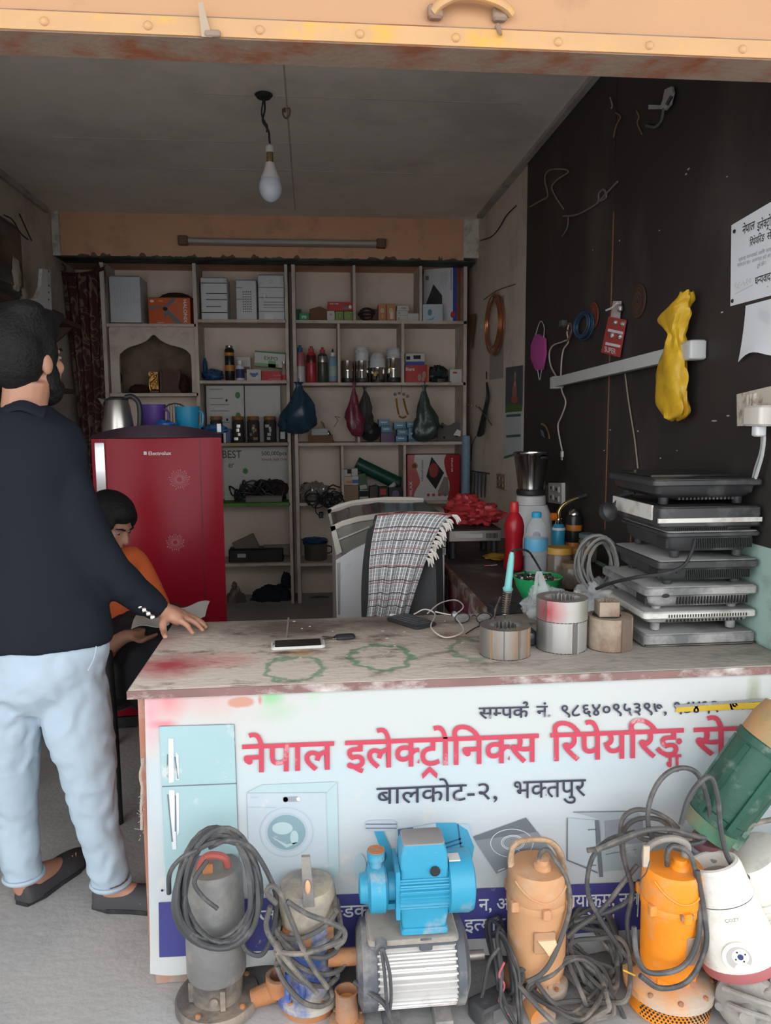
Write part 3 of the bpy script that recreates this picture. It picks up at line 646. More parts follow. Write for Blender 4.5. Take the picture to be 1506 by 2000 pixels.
fprint(t, 'printed_bulb', w, h, 0, [[(.52, .2), (.72, .55), (.94, .6), (.97, .3), (.8, .15)]], fg); fprint(t, 'printed_bulb_glow', w, h, 0, [disc(.88, .45, .06, .22)], ow, .0014); ftext(t, 'box_lettering', 'DAY TIME', w, h, 0, .08, .72, .42, .2, ow, .02)
t = thing('wire_bundle', 'dark brown tangled bundle of wire on the top right shelf', 'wire', T(at(720, 700, YS+.1).x, YS+.12, ZS['c1']))
random.seed(11); mb = MB()
for k in range(7):
    a0 = random.uniform(0, 6.28); c0 = Vector((random.uniform(-.02, .02), random.uniform(-.01, .01), .062)); ax = R(random.uniform(-60, 60), 'X') @ R(random.uniform(0, 180), 'Z')
    mb.tube([c0+(ax @ Vector((random.uniform(.9, 1.1)*.055*cos(q/16*6.283), .055*sin(q/16*6.283), 0))) for q in range(16)], .005, 6, closed=True)
mb.lb('strands', plain('dark_wire', (.035, .02, .018), .6), t)['kind'] = 'stuff'
t2, w, h = small('dark carton beside the brown wire bundle on the top shelf', 728, 741, 604, 'c1', plain('dark_brown_carton', (.06, .035, .03)), dy=.1, group=G1)
for a, b_, lab in ((740, 755, 'orange bulb carton beside the brown wire bundle'), (756, 773, 'orange bulb carton with a shiny tape patch')):
    t, w, h = small(lab, a, b_, 594, 'c1', org, group=G1); fprint(t, 'printed_bulb', w, h, 0, [disc(.5, .6, .26, .17), [(.42, .2), (.58, .2), (.6, .5), (.4, .5)]], plain('pale_yellow_print', (.62, .45, .28)))
MB().box((.004, -.0012, h*.35), (w*.4, .002, h*.4)).lb('tape_patch', plain('shiny_tape', (.75, .68, .6), .1), t)
zz_ = ZS['c1']
for k, (yt, lab) in enumerate(((616, 'bottom white relay carton of a stack of three'), (606.5, 'middle white relay carton of a stack of three'), (596.5, 'top white relay carton with handwritten figures on its stack'))):
    t, w, h = small(lab, 775+(k == 2)*1, 797+(k == 2)*2, yt, 'c1', wc, z=zz_, group=G1); zz_ += h+.0004
    ftext(t, 'handwriting', ['07', '74', '130'][k], w, h, 0, .12 if k < 2 else .3, .3, .3 if k < 2 else .72, .5, slot_m, .01)
small('low white carton lying beside the stack of three relay cartons', 797, 820, 612, 'c1', wc, group=G1)
t, w, h = carton('cooker_box', 'tall white induction cooker carton with blue band and orange end', 'box', 826, 893, 524, 'c1', plain('glossy_white_print', (.60, .61, .64), .4), .19, .13, rot=-27)
blue_p = plain('blue_print', (.03, .06, .33)); orange_e = plain('orange_end', (.62, .22, .03))
fprint(t, 'printed_blue_band', w, h, 0, [rect(.88, 0, 1, 1)], blue_p)
fprint(t, 'printed_hob', w, h, 0, [[(.06, .34), (.3, .72), (.56, .5), (.56, .34)]], black_p); fprint(t, 'printed_symbol', w, h, 0, [rect(.06, .8, .16, .88)], fg); fprint(t, 'printed_seal', w, h, 0, [disc(.88, .14, .07, .06)], rd, .0014)
ftext(t, 'box_lettering', 'INDUCTION COOKER', w, h, 0, .80, .95, .80+.36*h/w, .045, fg, .01, True)
for k in range(7): fprint(t, 'printed_text_line', w, h, 0, [rect(.52+k*.03, .72-(k % 3)*.04, .53+k*.03, .92)], plain('ink_grey', (.4, .42, .45)))
MB().box((w/2+.0008, .095, h/2), (.0016, .188, h*.99)).lb('orange_end_panel', orange_e, t)
MB().add([(w/2+.002, .03, h*.3), (w/2+.002, .06, h*.34), (w/2+.002, .055, h*.75), (w/2+.002, .035, h*.7)], [(0, 1, 2, 3)]).lb('printed_flash', plain('grey_blue_print', (.35, .36, .42)), t)
t, w, h = small('white and pale blue carton in front of the induction cooker carton', 826, 864, 594, 'c1', plain('pale_blue_print', (.50, .56, .60)), dep=.09, dy=.0, group=G1); t.rotation_euler.z = -.12
fprint(t, 'printed_lamp', w, h, 0, [disc(.36, .5, .11, .2)], plain('blue_lamp_print', (.1, .22, .3))); fprint(t, 'printed_swoosh', w, h, 0, [[(.1, .05), (.5, .05), (.62, .3), (.45, .14)]], plain('sky_print', (.1, .36, .5)))
# --- niche: small shrine things
zn = ZS['a2']; YN = YS+.17
t = thing('picture_frame', 'small brown wooden picture frame standing in the arched niche', 'picture frame', T(at(332, 740, YN).x, YN, zn) @ R(-8, 'X'))
fw_, fh_ = .155, .185; wood = plain('dark_wood', (.12, .055, .03), .5)
for x, z, a, b_ in ((0, .008, fw_, .016), (0, fh_-.008, fw_, .016), (-fw_/2+.008, fh_/2, .016, fh_), (fw_/2-.008, fh_/2, .016, fh_)): MB().box((x, 0, z), (a, .018, b_)).lb('frame_rail', wood, t)
MB().box((0, .004, fh_/2), (fw_-.03, .006, fh_-.03)).lb('picture', plain('dull_picture', (.10, .045, .035), .6, var=.5, vs=30), t)
t = thing('brass_ornament', 'golden foil ornament glinting beside the picture frame', 'ornament', T(at(302, 740, YN).x, YN-.03, zn+.0))
gold = plain('gold_foil', (.75, .42, .12), .25, metal=.9, bump=.8, bs=60)
MB().rbox((0, 0, .012), (.07, .03, .024), .006, .003).lb('pedestal', wood, t)
mb = MB(); mb.tube(spline([(-.02, 0, .02), (-.03, 0, .07), (-.012, -.006, .10), (.012, 0, .12), (.02, 0, .15)], 5), .010, 8, flat=.5); mb.lb('stem', gold, t)
MB().box((-.004, .008, .10), (.07, .004, .13)).lb('back_plate', plain('gold_foil_dull', (.35, .18, .05), .3, metal=.8, bump=.8, bs=40), t)
for x, z in ((-.018, .06), (.012, .13), (.018, .09), (-.01, .15)): MB().ell((x, -.01, z), (.011, .006, .013), 10, 6).lb('petal', gold, t)
t = thing('red_cloth_heap', 'dark red cloth heap on the floor of the niche', 'cloth', T(at(272, 750, YN).x, YN, zn))
crumple((0, 0, .035), (.075, .05, .035), 3.1).lb('folds', plain('dark_red_cloth', (.05, .012, .012), .95), t)
t = thing('red_cloth_heap', 'dark red cloth bunched beside the picture frame in the niche', 'cloth', T(at(362, 750, YN).x-.01, YN, zn))
crumple((0, 0, .07), (.035, .05, .07), 6.7).lb('folds', plain('dark_red_cloth', (.05, .012, .012), .95), t)
t = thing('hand_mirror', 'dark oval hand mirror leaning in the corner of the niche', 'mirror', T(at(240, 750, YN).x, YN-.05, zn) @ R(-14, 'Y'))
MB().lathe([(.002, 0), (.055, .002), (.06, .006), (.055, .012)], 22, T(0, 0, .13) @ R(90, 'X') @ S3(.7, 1.1, 1)).lb('frame', black_p, t)
MB().cyl((0, -.004, 0), (0, -.006, .08), .007, n=10).lb('handle', white_p, t)
# --- row 2, middle bay
t = thing('blue_poly_bag', 'dark blue plastic bag slumped in the corner beside the black spray can', 'plastic bag', T(at(415, 740, YS+.1).x, YS+.13, ZS['b2']))
blue_bag = mat('blue_film', (.02, .07, .17), .35, var=.3, vs=12, bump=.6, bs=18)
crumple((0, 0, .045), (.075, .07, .045), 9.2, amp=.35).lb('film', blue_bag, t); crumple((-.055, .0, .10), (.016, .03, .07), 2.2, amp=.3).lb('gathered_neck', blue_bag, t)
lathe_thing('spray_can', 'tall black spray can with an orange swirl on the shelf', 'spray can', 448, 19, 674, 'b2', [('can', plain('black_gloss', (.015, .014, .014), .3), [(.9, 0), (1, .02), (1, .86), (.8, .91), (.5, .92)]), ('valve_cap', plain('tin', (.4, .38, .36), .3, metal=.8), [(.5, .92), (.75, .93), (.75, .98), (.4, 1)]), ('orange_band', plain('orange_band', (.5, .2, .04)), [(1.01, .28), (1.015, .3), (1.015, .42), (1.01, .44)]), ('orange_dot', plain('orange_band', (.5, .2, .04)), [(1.012, .70), (1.015, .71), (1.015, .78), (1.012, .79)])])
t, w, h = small('white carton with photo standing behind the white bottle', 461, 489, 697, 'b2', wc, dy=.16); fprint(t, 'printed_photo', w, h, 0, [rect(.5, .35, .95, .6)], plain('dull_picture2', (.2, .12, .1)))
t, r_, h = lathe_thing('white_bottle', 'white plastic bottle with a dark blue label beside the spray can', 'bottle', 468, 17, 703, 'b2', [('body', white_p, [(.85, 0), (1, .03), (1, .62), (.8, .72), (.45, .78), (.45, .82)]), ('cap', ow, [(.5, .8), (.55, .82), (.55, .98), (.4, 1)]), ('label', plain('navy_label', (.03, .04, .12)), [(1.01, .12), (1.02, .13), (1.02, .55), (1.01, .56)])], dy=.05)
t, w, h = small('white carton with a blue flower print in front of the tilted white carton', 481, 509, 721, 'b2', wc, dep=.09); fprint(t, 'printed_flower', w, h, 0, [disc(.5, .5, .2, .18), disc(.3, .6, .08, .12), disc(.72, .6, .08, .12)], plain('flower_blue', (.08, .14, .32)))
t, w, h = small('long red carton under the tilted white and green carton', 510, 556, 725, 'b2', rd, dep=.12); ftext(t, 'box_lettering', 'HYUNDAI', w, h, 0, .5, .5, .85, .16, plain('ink_pink', (.7, .35, .33)), .01); fprint(t, 'printed_line', w, h, 0, [rect(.3, .15, .85, .2)], plain('ink_pink', (.7, .35, .33)))
t, w, h = carton('marker_box', 'white and green carton printed EXPO tilted on top of the red carton', 'box', 496, 556, 690, 'b2', wc, .1, .06, z=at(520, 720, YS+.06).z)
t.rotation_euler = (0, rad(4.5), 0); t.location.z += .012; ftext(t, 'box_lettering', 'EXPO', w, h, 0, .30, .46, .76, .32, plain('expo_green', (.03, .12, .02)), .012)
fprint(t, 'printed_green_band', w, h, 0, [rect(0, .9, 1, 1)], gm); fprint(t, 'printed_green_patch', w, h, 0, [rect(0, .0, .78, .22), rect(.45, .0, .7, .42)], plain('soft_green', (.20, .38, .16)))
lathe_thing('clear_bottle', 'small clear bottle with red residue next to the red carton', 'bottle', 554, 11, 706, 'b2', [('glass', plain('pinkish_glass', (.32, .22, .20), .15), [(.9, 0), (1, .04), (1, .5), (.5, .72), (.45, .86)]), ('cap', plain('tin', (.4, .38, .36), .3, metal=.8), [(.6, .86), (.65, .88), (.65, 1), (.3, 1)]), ('red_residue', rd, [(1.01, .03), (1.03, .04), (1.03, .28), (1.01, .3)])], dy=.03)
# --- row 2, right unit: cans and steel jars
def can(label, px, wpx, yt, body, cap, extra=None):
    parts = [('can', body, [(.92, 0), (1, .02), (1, .74), (.86, .80), (.55, .83)]), ('cap', cap, [(.5, .83), (.55, .84), (.55, .93), (.3, .935), (.3, 1), (.1, 1)])]
    if extra: parts.append(extra)
    return lathe_thing('aerosol_can', label, 'aerosol can', px, wpx, yt, 'c2', parts, group='aerosol cans on the shelf')
can('pink and white aerosol can with a blue cap', 586, 19, 674, plain('rose_can', (.38, .12, .13), .3), plain('blue_cap', (.03, .12, .28)), ('white_label', plain('pinkish_white', (.52, .44, .46), .3), [(1.01, .02), (1.015, .03), (1.015, .42), (1.01, .44)]))
can('red aerosol can with a red nozzle', 608, 19, 676, plain('red_can', (.42, .03, .04), .3), plain('red_cap', (.45, .06, .05)), ('shoulder', plain('dark_red', (.10, .01, .015), .3), [(1.01, .55), (1.015, .56), (1.015, .74), (1.0, .745)]))
can('dark green aerosol can with a red nozzle', 630, 19, 678, plain('dark_green_can', (.05, .065, .045), .3), plain('red_cap', (.45, .06, .05)), ('silver_shoulder', plain('tin', (.4, .38, .36), .3, metal=.8), [(1.01, .58), (1.015, .59), (1.015, .74), (1.0, .745)]))
lathe_thing('cleaner_bottle', 'pale blue cleaner bottle with a thin black nozzle', 'bottle', 650, 17, 681, 'c2', [('body', plain('pale_blue_bottle', (.20, .34, .44), .35), [(.9, 0), (1, .03), (1, .68), (.7, .76), (.5, .78)]), ('cap', ow, [(.5, .76), (.55, .77), (.5, .88), (.3, .9)]), ('nozzle', black_p, [(.22, .88), (.2, .96), (.12, 1)]), ('label', plain('green_white_label', (.34, .42, .38)), [(1.01, .2), (1.015, .21), (1.015, .48), (1.01, .49)]), ('red_foot', rd, [(1.0, .0), (1.02, .01), (1.02, .04), (1.0, .05)])])
chrome = plain('chrome', (.62, .60, .58), .12, metal=1.)
wrap = mat('white_film', (.62, .62, .63), .35, var=.1, bump=.5, bs=25)
G2 = 'steel jars on the shelf'
for k, (px, wp, yt, lab, ys_) in enumerate(((679, 24, 705, 'chrome jar without a lid next to the aerosol cans', None), (707, 28, 705, 'chrome jar carrying a tall roll of white wrapped parts', 678), (738, 29, 718, 'chrome jar carrying a bulging white wrapped roll', 690), (769, 27, 700, 'chrome jar with stacked white lids and a yellow sticker', 680))):
    t, r_, h = lathe_thing('steel_jar', lab, 'jar', px, wp, yt, 'c2', [('jar', chrome, [(.75, 0), (.95, .06), (1, .12), (1, .55), (1.02, .57), (1, .60), (1, 1), (.93, 1), (.9, .97)]), ('dark_foot', black_p, [(.8, 0), (1.01, .05), (1.01, .2), (1., .22)])], group=G2)
    if k >= 2: MB().lathe([(.016, 0), (.014, .002)], 14, T(-r_*.4, -r_*.93, h*.55) @ R(90, 'X')).lb('sticker', plain('yellow_sticker', (.55, .38, .03)), t)
    if ys_:
        p = t.location; hz = at(px, ys_, p.y).z-(p.z+h)
        t3 = thing('wrapped_roll', ['', 'tall white film wrapped roll on the second chrome jar', 'bulging white film wrapped roll on the chrome jar with the sticker', 'stack of white plastic lids on the last chrome jar'][k], 'lids' if k == 3 else 'roll', T(p.x, p.y, p.z+h), 'white rolls on the steel jars')
        prof = [(r_*.95, 0), (r_*1.0, hz*.1), (r_*.93, hz*.22), (r_*1.02, hz*.35), (r_*.94, hz*.5), (r_*1.03, hz*.62), (r_*.92, hz*.75), (r_*1., hz*.86), (r_*.9, hz), (r_*.3, hz*1.02)]
        if k == 2: prof = [(a*(1.1-.45*(b_/hz)**3), b_) for a, b_ in prof]
        MB().lathe(prof, 22).lb('wrapping', wrap, t3)
        MB().lathe([(r_*1.04, hz*.02), (r_*1.06, hz*.05), (r_*1.04, hz*.08)], 22).lb('rim', white_p, t3)
t, w, h = carton('lamp_box', 'red printed carton with white letters on the lower right shelf', 'box', 791, 838, 713, 'c2', rd, .1, .06); ftext(t, 'box_lettering', 'Bharti', w, h, 0, .02, .68, .40, .26, ow, .015)
fprint(t, 'printed_fan', w, h, 0, [disc(.6, .3, .08, .2), disc(.8, .45, .08, .2), disc(.75, .2, .06, .14)], plain('fan_print', (.35, .25, .22))); fprint(t, 'printed_warm_edge', w, h, 0, [rect(.92, 0, 1, 1)], plain('warm_orange', (.45, .16, .03)))
t2, w2, h2 = carton('drill_box', 'white and blue carton resting on top of the red carton', 'box', 792, 829, 690, 'c2', wc, .09, .06, z=t.location.z+h, rot=-3); fprint(t2, 'printed_blue_band', w2, h2, 0, [rect(0, 0, 1, .3)], blue_p); fprint(t2, 'printed_tool', w2, h2, 0, [rect(.42, .5, .8, .82), rect(.05, .45, .25, .75)], slot_m)
t = thing('dark_green_bag', 'dark green plastic bag slumped beside the red carton', 'plastic bag', T(at(856, 740, YS+.1).x, YS+.14, ZS['c2']))
crumple((0, 0, .065), (.075, .06, .065), 5.1, amp=.4).lb('film', mat('green_black_film', (.022, .035, .03), .4, var=.3, bump=.5, bs=20), t)
t = thing('black_charger', 'small black charger lying in front of the dark green bag', 'charger', T(at(862, 740, YS+.05).x, YS+.06, ZS['c2']))
MB().rbox((0, 0, .016), (.07, .045, .032), .006, .004).lb('case', black_p, t); MB().tube(spline([(.035, 0, .016), (.06, -.01, .01), (.08, .0, .004)], 5), .003, 6).lb('lead', black_p, t)
t, w, h = small('small white carton with a red stamp beside the dark green bag', 879, 902, 721, 'c2', wc); fprint(t, 'printed_stamp', w, h, 0, [rect(.25, .68, .6, .8)], rd)
# --- row 3, middle bay: two printed white cartons behind glass jars
for a, b_, lab, q in ((400, 474, 'white carton printed with green dots standing behind the lidded jars', 0), (476, 546, 'white carton printed with a leaf outline standing behind the lidded jars', 1)):
    t, w, h = carton('flat_carton', lab, 'box', a, b_, 753, 'b3', wc, .12, .2)
    if q == 0:
        for v in (.83, .47): fprint(t, 'printed_dot', w, h, 0, [disc(.84, v, .07, .06)], gm)
        for v in (.93, .77, .66, .55, .35): fprint(t, 'printed_text_line', w, h, 0, [rect(.1, v, .1+.5*(1-.3*(v > .7)), v+.012)], fg)
        for v in (.74, .40): fprint(t, 'printed_dot', w, h, 0, [disc(.54, v, .028, .025)], slot_m)
    else: 
        lf = [(.1+.55*k/10, .35+.12*k/10+.12*sin(PI*k/10)) for k in range(11)]+[(.65-.55*k/10, .47-.12*k/10-.1*sin(PI*k/10)) for k in range(11)]
        fprint(t, 'printed_leaf', w, h, 0, [[lf[k], lf[(k+1) % 22], (lf[(k+1) % 22][0]*.985+.006, lf[(k+1) % 22][1]*.985+.006), (lf[k][0]*.985+.006, lf[k][1]*.985+.006)] for k in range(22)], plain('ink_grey', (.4, .42, .45)))
jar_g = mat('jar_dark_glass', (.045, .04, .04), .12, var=.5, vs=40)
lidb = plain('brown_lid', (.24, .11, .035), .45)
for k, (px, m2) in enumerate(((418, 'white tag'), (461, 'metal clips'), (491, 'brown label'), (524, 'white cotton'), (549, 'white label'))):
    lab = ['brown lidded jar beside the fridge with dark contents', 'brown lidded jar holding metal clips', 'brown lidded jar holding brown labelled parts', 'brown lidded jar with cotton inside', 'dark bottle with a white label at the end of the row of jars'][k]
    t, r_, h = lathe_thing('glass_jar', lab, 'jar', px, 25 if k < 4 else 15, 813 if k < 4 else 830, 'b3', [('jar', jar_g, [(.9, 0), (1, .04), (1, .78), (.85, .86), (.85, .88)]), ('lid', lidb if k < 4 else black_p, [(.93, .86), (.97, .87), (.97, .98), (.9, 1)])], group='jars on the yellow edged shelf')
    mm = [plain('pale_grey', (.4, .4, .4)), plain('tin', (.4, .38, .36), .3, metal=.8), plain('brown_label', (.22, .12, .06)), plain('cotton', (.5, .5, .5), .9), plain('label_white', (.55, .55, .54))][k]
    random.seed(k); mb = MB()
    for q in range(4): mb.rbox((random.uniform(-.4, .4)*r_, -r_*.98, h*(.15+.16*q)), (r_*random.uniform(.3, .7), .004, h*.11), .001, .0008)
    if k < 4: mb.lb('contents', mm, t)['kind'] = 'stuff'
    else: MB().box((0, -r_*1.0, h*.4), (r_*1.2, .003, h*.4)).lb('label', mm, t)
t, w, h = small('small blue and white carton between the jars and the fridge', 432, 446, 838, 'b3', plain('dull_blue_print', (.06, .09, .2)), dep=.06); fprint(t, 'printed_white_end', w, h, 0, [rect(.0, .0, .3, 1)], ow)
# --- row 4, middle bay
t, w, h = carton('large_carton', 'large white carton lettered with sold quantity behind the black cables', 'box', 430, 560, 873, 'b4', wc, .1, .23)
gi = plain('ink_dark_green', (.06, .09, .035))
ftext(t, 'box_lettering', 'BEST', w, h, 0, -.02, .80, .28, .20, gi, .01); ftext(t, 'box_lettering', 'er', w, h, 0, .07, .62, .16, .16, gi, .004); ftext(t, 'box_lettering', '500,000pcs', w, h, 0, .58, .84, .97, .11, gi, .012); ftext(t, 'box_lettering', 'Already Sold Only', w, h, 0, .58, .74, .97, .075, plain('ink_brown', (.2, .12, .09)), .008)
for v, u in ((.55, .33), (.26, .27)): fprint(t, 'printed_dot', w, h, 0, [disc(u, v, .04, .055)], gm)
def cable_heap(name, label, px0, px1, row, hpx, col, r=.006, n=14, seed=1, dy=.1):
    Y = YS+dy; x0, x1 = at(px0, 900, Y).x, at(px1, 900, Y).x; zb_ = ZS[row]; hh = hpx*mpp((0, Y, 1)); random.seed(seed)
    t = thing(name, label, 'cables', T((x0+x1)/2, Y+.05, zb_)); W_ = (x1-x0)/2; mb = MB()
    for k in range(n):
        c = Vector((random.uniform(-.5, .5)*W_, random.uniform(-.03, .06), r)); pts = []
        a0 = random.uniform(0, 6.28); ra = random.uniform(.25, .5)*W_
        for q in range(9):
            a = a0+q*.75; pts.append((max(-W_, min(W_, c.x+ra*cos(a)*1.2)), c.y+.06*sin(a), max(r, min(hh, random.uniform(.0, 1)*hh*(.4+.6*random.random())))))
        mb.tube(spline(pts, 5), r, 6)
    mb.lb('loops', col, t)['kind'] = 'stuff'; return t
cable_heap('cable_heap', 'heap of black cables on the green edged shelf', 440, 558, 'b4', 48, black_p, .007, 16, 3)
t = thing('grey_tray', 'flat grey plastic tray in front of the black cable heap', 'tray', T(at(515, 970, YS+.05).x, YS+.05, ZS['b4']))
MB().rbox((0, .04, .022), (.28, .10, .044), .012, .004).lb('body', plain('dusty_grey', (.22, .20, .18), .8), t); MB().rbox((0, .04, .046), (.29, .11, .006), .012, .002).lb('rim', plain('dusty_grey', (.22, .20, .18), .8), t)
t = thing('brown_pouch', 'brown cloth pouch lying on the black cable heap', 'pouch', T(at(538, 940, YS+.16).x, YS+.2, ZS['b4']))
crumple((0, 0, .08), (.09, .05, .08), 8.8).lb('cloth', plain('brown_cloth', (.045, .028, .022), .95), t); MB().tube(spline([(-.06, -.04, .12), (0, -.06, .15), (.06, -.04, .13)], 5), .004, 6).lb('drawstring', black_p, t)
# --- row 3, right unit
G3 = 'blue striped cartons'
t, w, h = small('lower brown carton beneath the grey one on the shelf', 600, 648, 850, 'c3', brn, dep=.12)
t2, w2, h2 = small('narrow grey white carton lying on the brown carton', 606, 638, 837, 'c3', plain('grey_white_carton', (.40, .40, .41)), z=t.location.z+h, dep=.1)
t = thing('motor_shaft', 'bundle of brass and chrome motor shafts leaning on the shelf', 'motor shaft', T(at(650, 850, YS+.08).x, YS+.08, ZS['c3']))
for k, (dx, tilt) in enumerate(((-.03, -20), (.0, -27))):
    M_ = T(dx, .02*k, .0) @ R(tilt, 'Y')
    MB().lathe([(.012, .004), (.013, .05), (.006, .055), (.006, .17), (.003, .175)], 12, M_).lb('shaft', chrome if k else plain('brass', (.5, .38, .15), .25, metal=.9), t)
    MB().lathe([(.018, .06), (.02, .065), (.02, .09), (.018, .095)], 14, M_).lb('bearing', chrome, t)
MB().tube(spline([(.01, 0, .12), (.04, .0, .17), (.02, .01, .2), (.06, .01, .19)], 5), .002, 5).lb('winding_lead', black_p, t)
def stack(spec, dep=.09):
    z = ZS['c3']
    for a, b_, hpx, lab, m in spec:
        hh = hpx*mpp((0, YS, 1.2))
        Y = YS+.05; x0, x1 = at(a, 850, Y).x, at(b_, 850, Y).x; w = x1-x0
        t = thing('striped_carton', lab, 'box', T((x0+x1)/2, Y, z), G3); MB().rbox((0, dep/2, hh/2), (w, dep, hh), .002, .0015, n=2).lb('carton_body', m, t)
        if 'violet' not in lab:
            for q in range(6): fprint(t, 'printed_check', w, hh, 0, [rect(.05+q*.16, .05, .12+q*.16, .22)], slot_m)
            fprint(t, 'printed_line', w, hh, 0, [rect(.2, .55, .75, .68)], ow)
        z += hh+.0004
sky = plain('sky_carton', (.12, .27, .38), .5); vio = plain('violet_print', (.12, .07, .13), .5)
stack([(744, 771, 18, 'violet printed carton under the left stack of blue ones', vio), (745, 766, 12.5, 'blue striped carton in the middle of the left stack', sky), (740, 762, 14, 'blue striped carton at the top of the left stack', sky)])
stack([(773, 795, 12, 'blue striped carton at the bottom of the right stack', sky), (776, 797, 12.5, 'blue striped carton in the middle of the right stack', sky), (770, 793, 13.5, 'blue striped carton at the top of the right stack', sky)])
stack([(798, 815, 27, 'tall blue carton standing next to the right stack', sky), (795, 812, 13, 'blue striped carton lying on the tall blue carton', sky)])
t = thing('speaker_driver', 'round black loudspeaker driver standing on the shelf behind the bag', 'speaker', T(at(724, 850, YS+.14).x, YS+.16, ZS['c3']))
MB().lathe([(.078, 0), (.08, .004), (.078, .01), (.06, .016), (.03, .04), (.012, .045)], 26, T(0, 0, .082) @ R(90, 'X')).lb('frame', black_p, t); MB().lathe([(.02, 0), (.016, .01), (.002, .014)], 16, T(0, -.035, .082) @ R(90, 'X')).lb('dust_cap', plain('grey_cap', (.12, .12, .12), .4), t); MB().cyl((0, 0, .08), (0, .08, .08), .045, n=18).lb('magnet', slot_m, t)
t = thing('cut_plate', 'grey cut metal plate with round holes leaning on the shelf', 'metal plate', T(at(880, 840, YS+.1).x, YS+.1, ZS['c3']) @ R(-14, 'X'))
outl = [(-.09, 0), (-.10, .06), (-.085, .12), (-.06, .15), (-.03, .13), (.0, .13), (.04, .15), (.08, .14), (.095, .09), (.06, .07), (.09, .03), (.08, 0)]
outl = [(p.x, p.y) for p in spline([(x, y, 0) for x, y in outl], 4, closed=True)]
MB().prism(outl, .006, R(90, 'X')).lb('plate', plain('dull_grey_plate', (.12, .11, .105), .5), t)
for x, z, r_ in ((-.065, .115, .014), (.05, .045, .013), (-.05, .03, .010)): MB().lathe([(r_, 0), (r_, .002)], 16, T(x, -.0065, z) @ R(90, 'X')).lb('hole', slot_m, t)
t = thing('plate_shard', 'pale torn card leaning in front of the cut metal plate', 'card', T(at(893, 840, YS+.06).x, YS+.06, ZS['c3']+.05))
MB().prism([(-.03, 0), (.025, -.01), (.03, .03), (.0, .045)], .002, R(90, 'X')).lb('sheet', ow, t)
# --- hanging bags and trinkets below the row 2 boards
def bag(label, px, py0, py1, halfw, m, dy=-.03, lean=0., seed=1., thick=.55, name='hanging_bag'):
    """a filled thin plastic bag hanging from a knot, bottom heavy"""
    Y = YS+dy; p0 = at(px, py0, Y); s = mpp(p0); H_ = (py1-py0)*s; t = thing(name, label, 'plastic bag', T(p0.x, Y, p0.z-H_), 'plastic bags hung along the shelves')
    rs = []; n = 30
    prof = [(0, .2), (.03, .6), (.09, .92), (.18, 1.), (.27, 1.02), (.36, .95), (.45, .84), (.55, .7), (.65, .54), (.75, .38), (.85, .22), (.92, .12), (.96, .15), (1., .24)]
    for z, k in prof:
        ring = []
        for i in range(n):
            a = 2*PI*i/n; d = Vector((cos(a)*1.3, sin(a)*1.3+seed*7, z*4)); f = 1+.45*noise.noise(d)+.3*noise.noise(d*2.3)*(1-z)+.15*sin(a*6+seed*5+z*3)*z
            ring.append((halfw*s*k*f*cos(a)+(lean+6*sin(z*5+seed*3))*s*(1-z), halfw*s*thick*k*f*sin(a), z*H_+.012*noise.noise(d*2)*(z < .9)))
        rs.append(ring)
    MB().rings(rs).lb('film', m, t); MB().tube(spline([(0, 0, H_), (.006, .02, H_+.02), (-.002, .03, H_+.028)], 4), .003, 6).lb('knot', m, t)
    return t
bag('blue translucent bag of parts hanging on the middle shelf upright', 583, 746, 846, 36, mat('blue_film2', (.018, .05, .085), .3, var=.35, vs=14, bump=.5, bs=16), -.04, seed=1.3)
bag('pink red plastic bag hanging beside the dark bag', 692, 748, 851, 17, mat('pink_film', (.17, .025, .045), .3, var=.4, vs=16, bump=.5, bs=20), -.035, seed=2.6)
bag('dark smoky plastic bag hanging beside the pink bag', 712, 756, 843, 20, mat('smoke_film', (.05, .045, .045), .3, var=.4, vs=14, bump=.5, bs=20), .03, seed=3.3)
bag('dark green see-through bag of parts hanging near the cut plate', 829, 752, 862, 25, mat('green_film', (.035, .06, .05), .3, var=.4, vs=14, bump=.5, bs=20), -.04, seed=4.1)
bag('small clear bag with silver parts hung behind the blue bag', 592, 757, 800, 8, mat('silver_film', (.35, .34, .33), .2, var=.5, vs=60), .02, seed=5.1)
t = thing('amber_pendant', 'amber glass trinket with two hanging bars under the shelf', 'trinket', T(at(784, 815, YS-.02).x, YS-.02, at(784, 815, YS-.02).z))
amber = plain('amber', (.40, .20, .03), .1, metal=.5)
for pts in ([(774, 778), (776, 795), (779, 810)], [(788, 778), (792, 795), (797, 810)], [(779, 812), (786, 816), (794, 813)]): MB().tube(spline([at(x, y, YS-.02) for x, y in pts], 5), .007, 8).build('bar', amber, t)
for x, y in ((772, 770), (780, 768), (789, 770), (796, 774)): MB().ell(at(x, y, YS-.02), (.013, .010, .012), 10, 6).build('bead', plain('grey_bead', (.2, .2, .19), .3), t)
MB().tube([at(784, 768, YS-.02), at(785, 752, YS-.005)], .0015, 5).build('thread', slot_m, t)
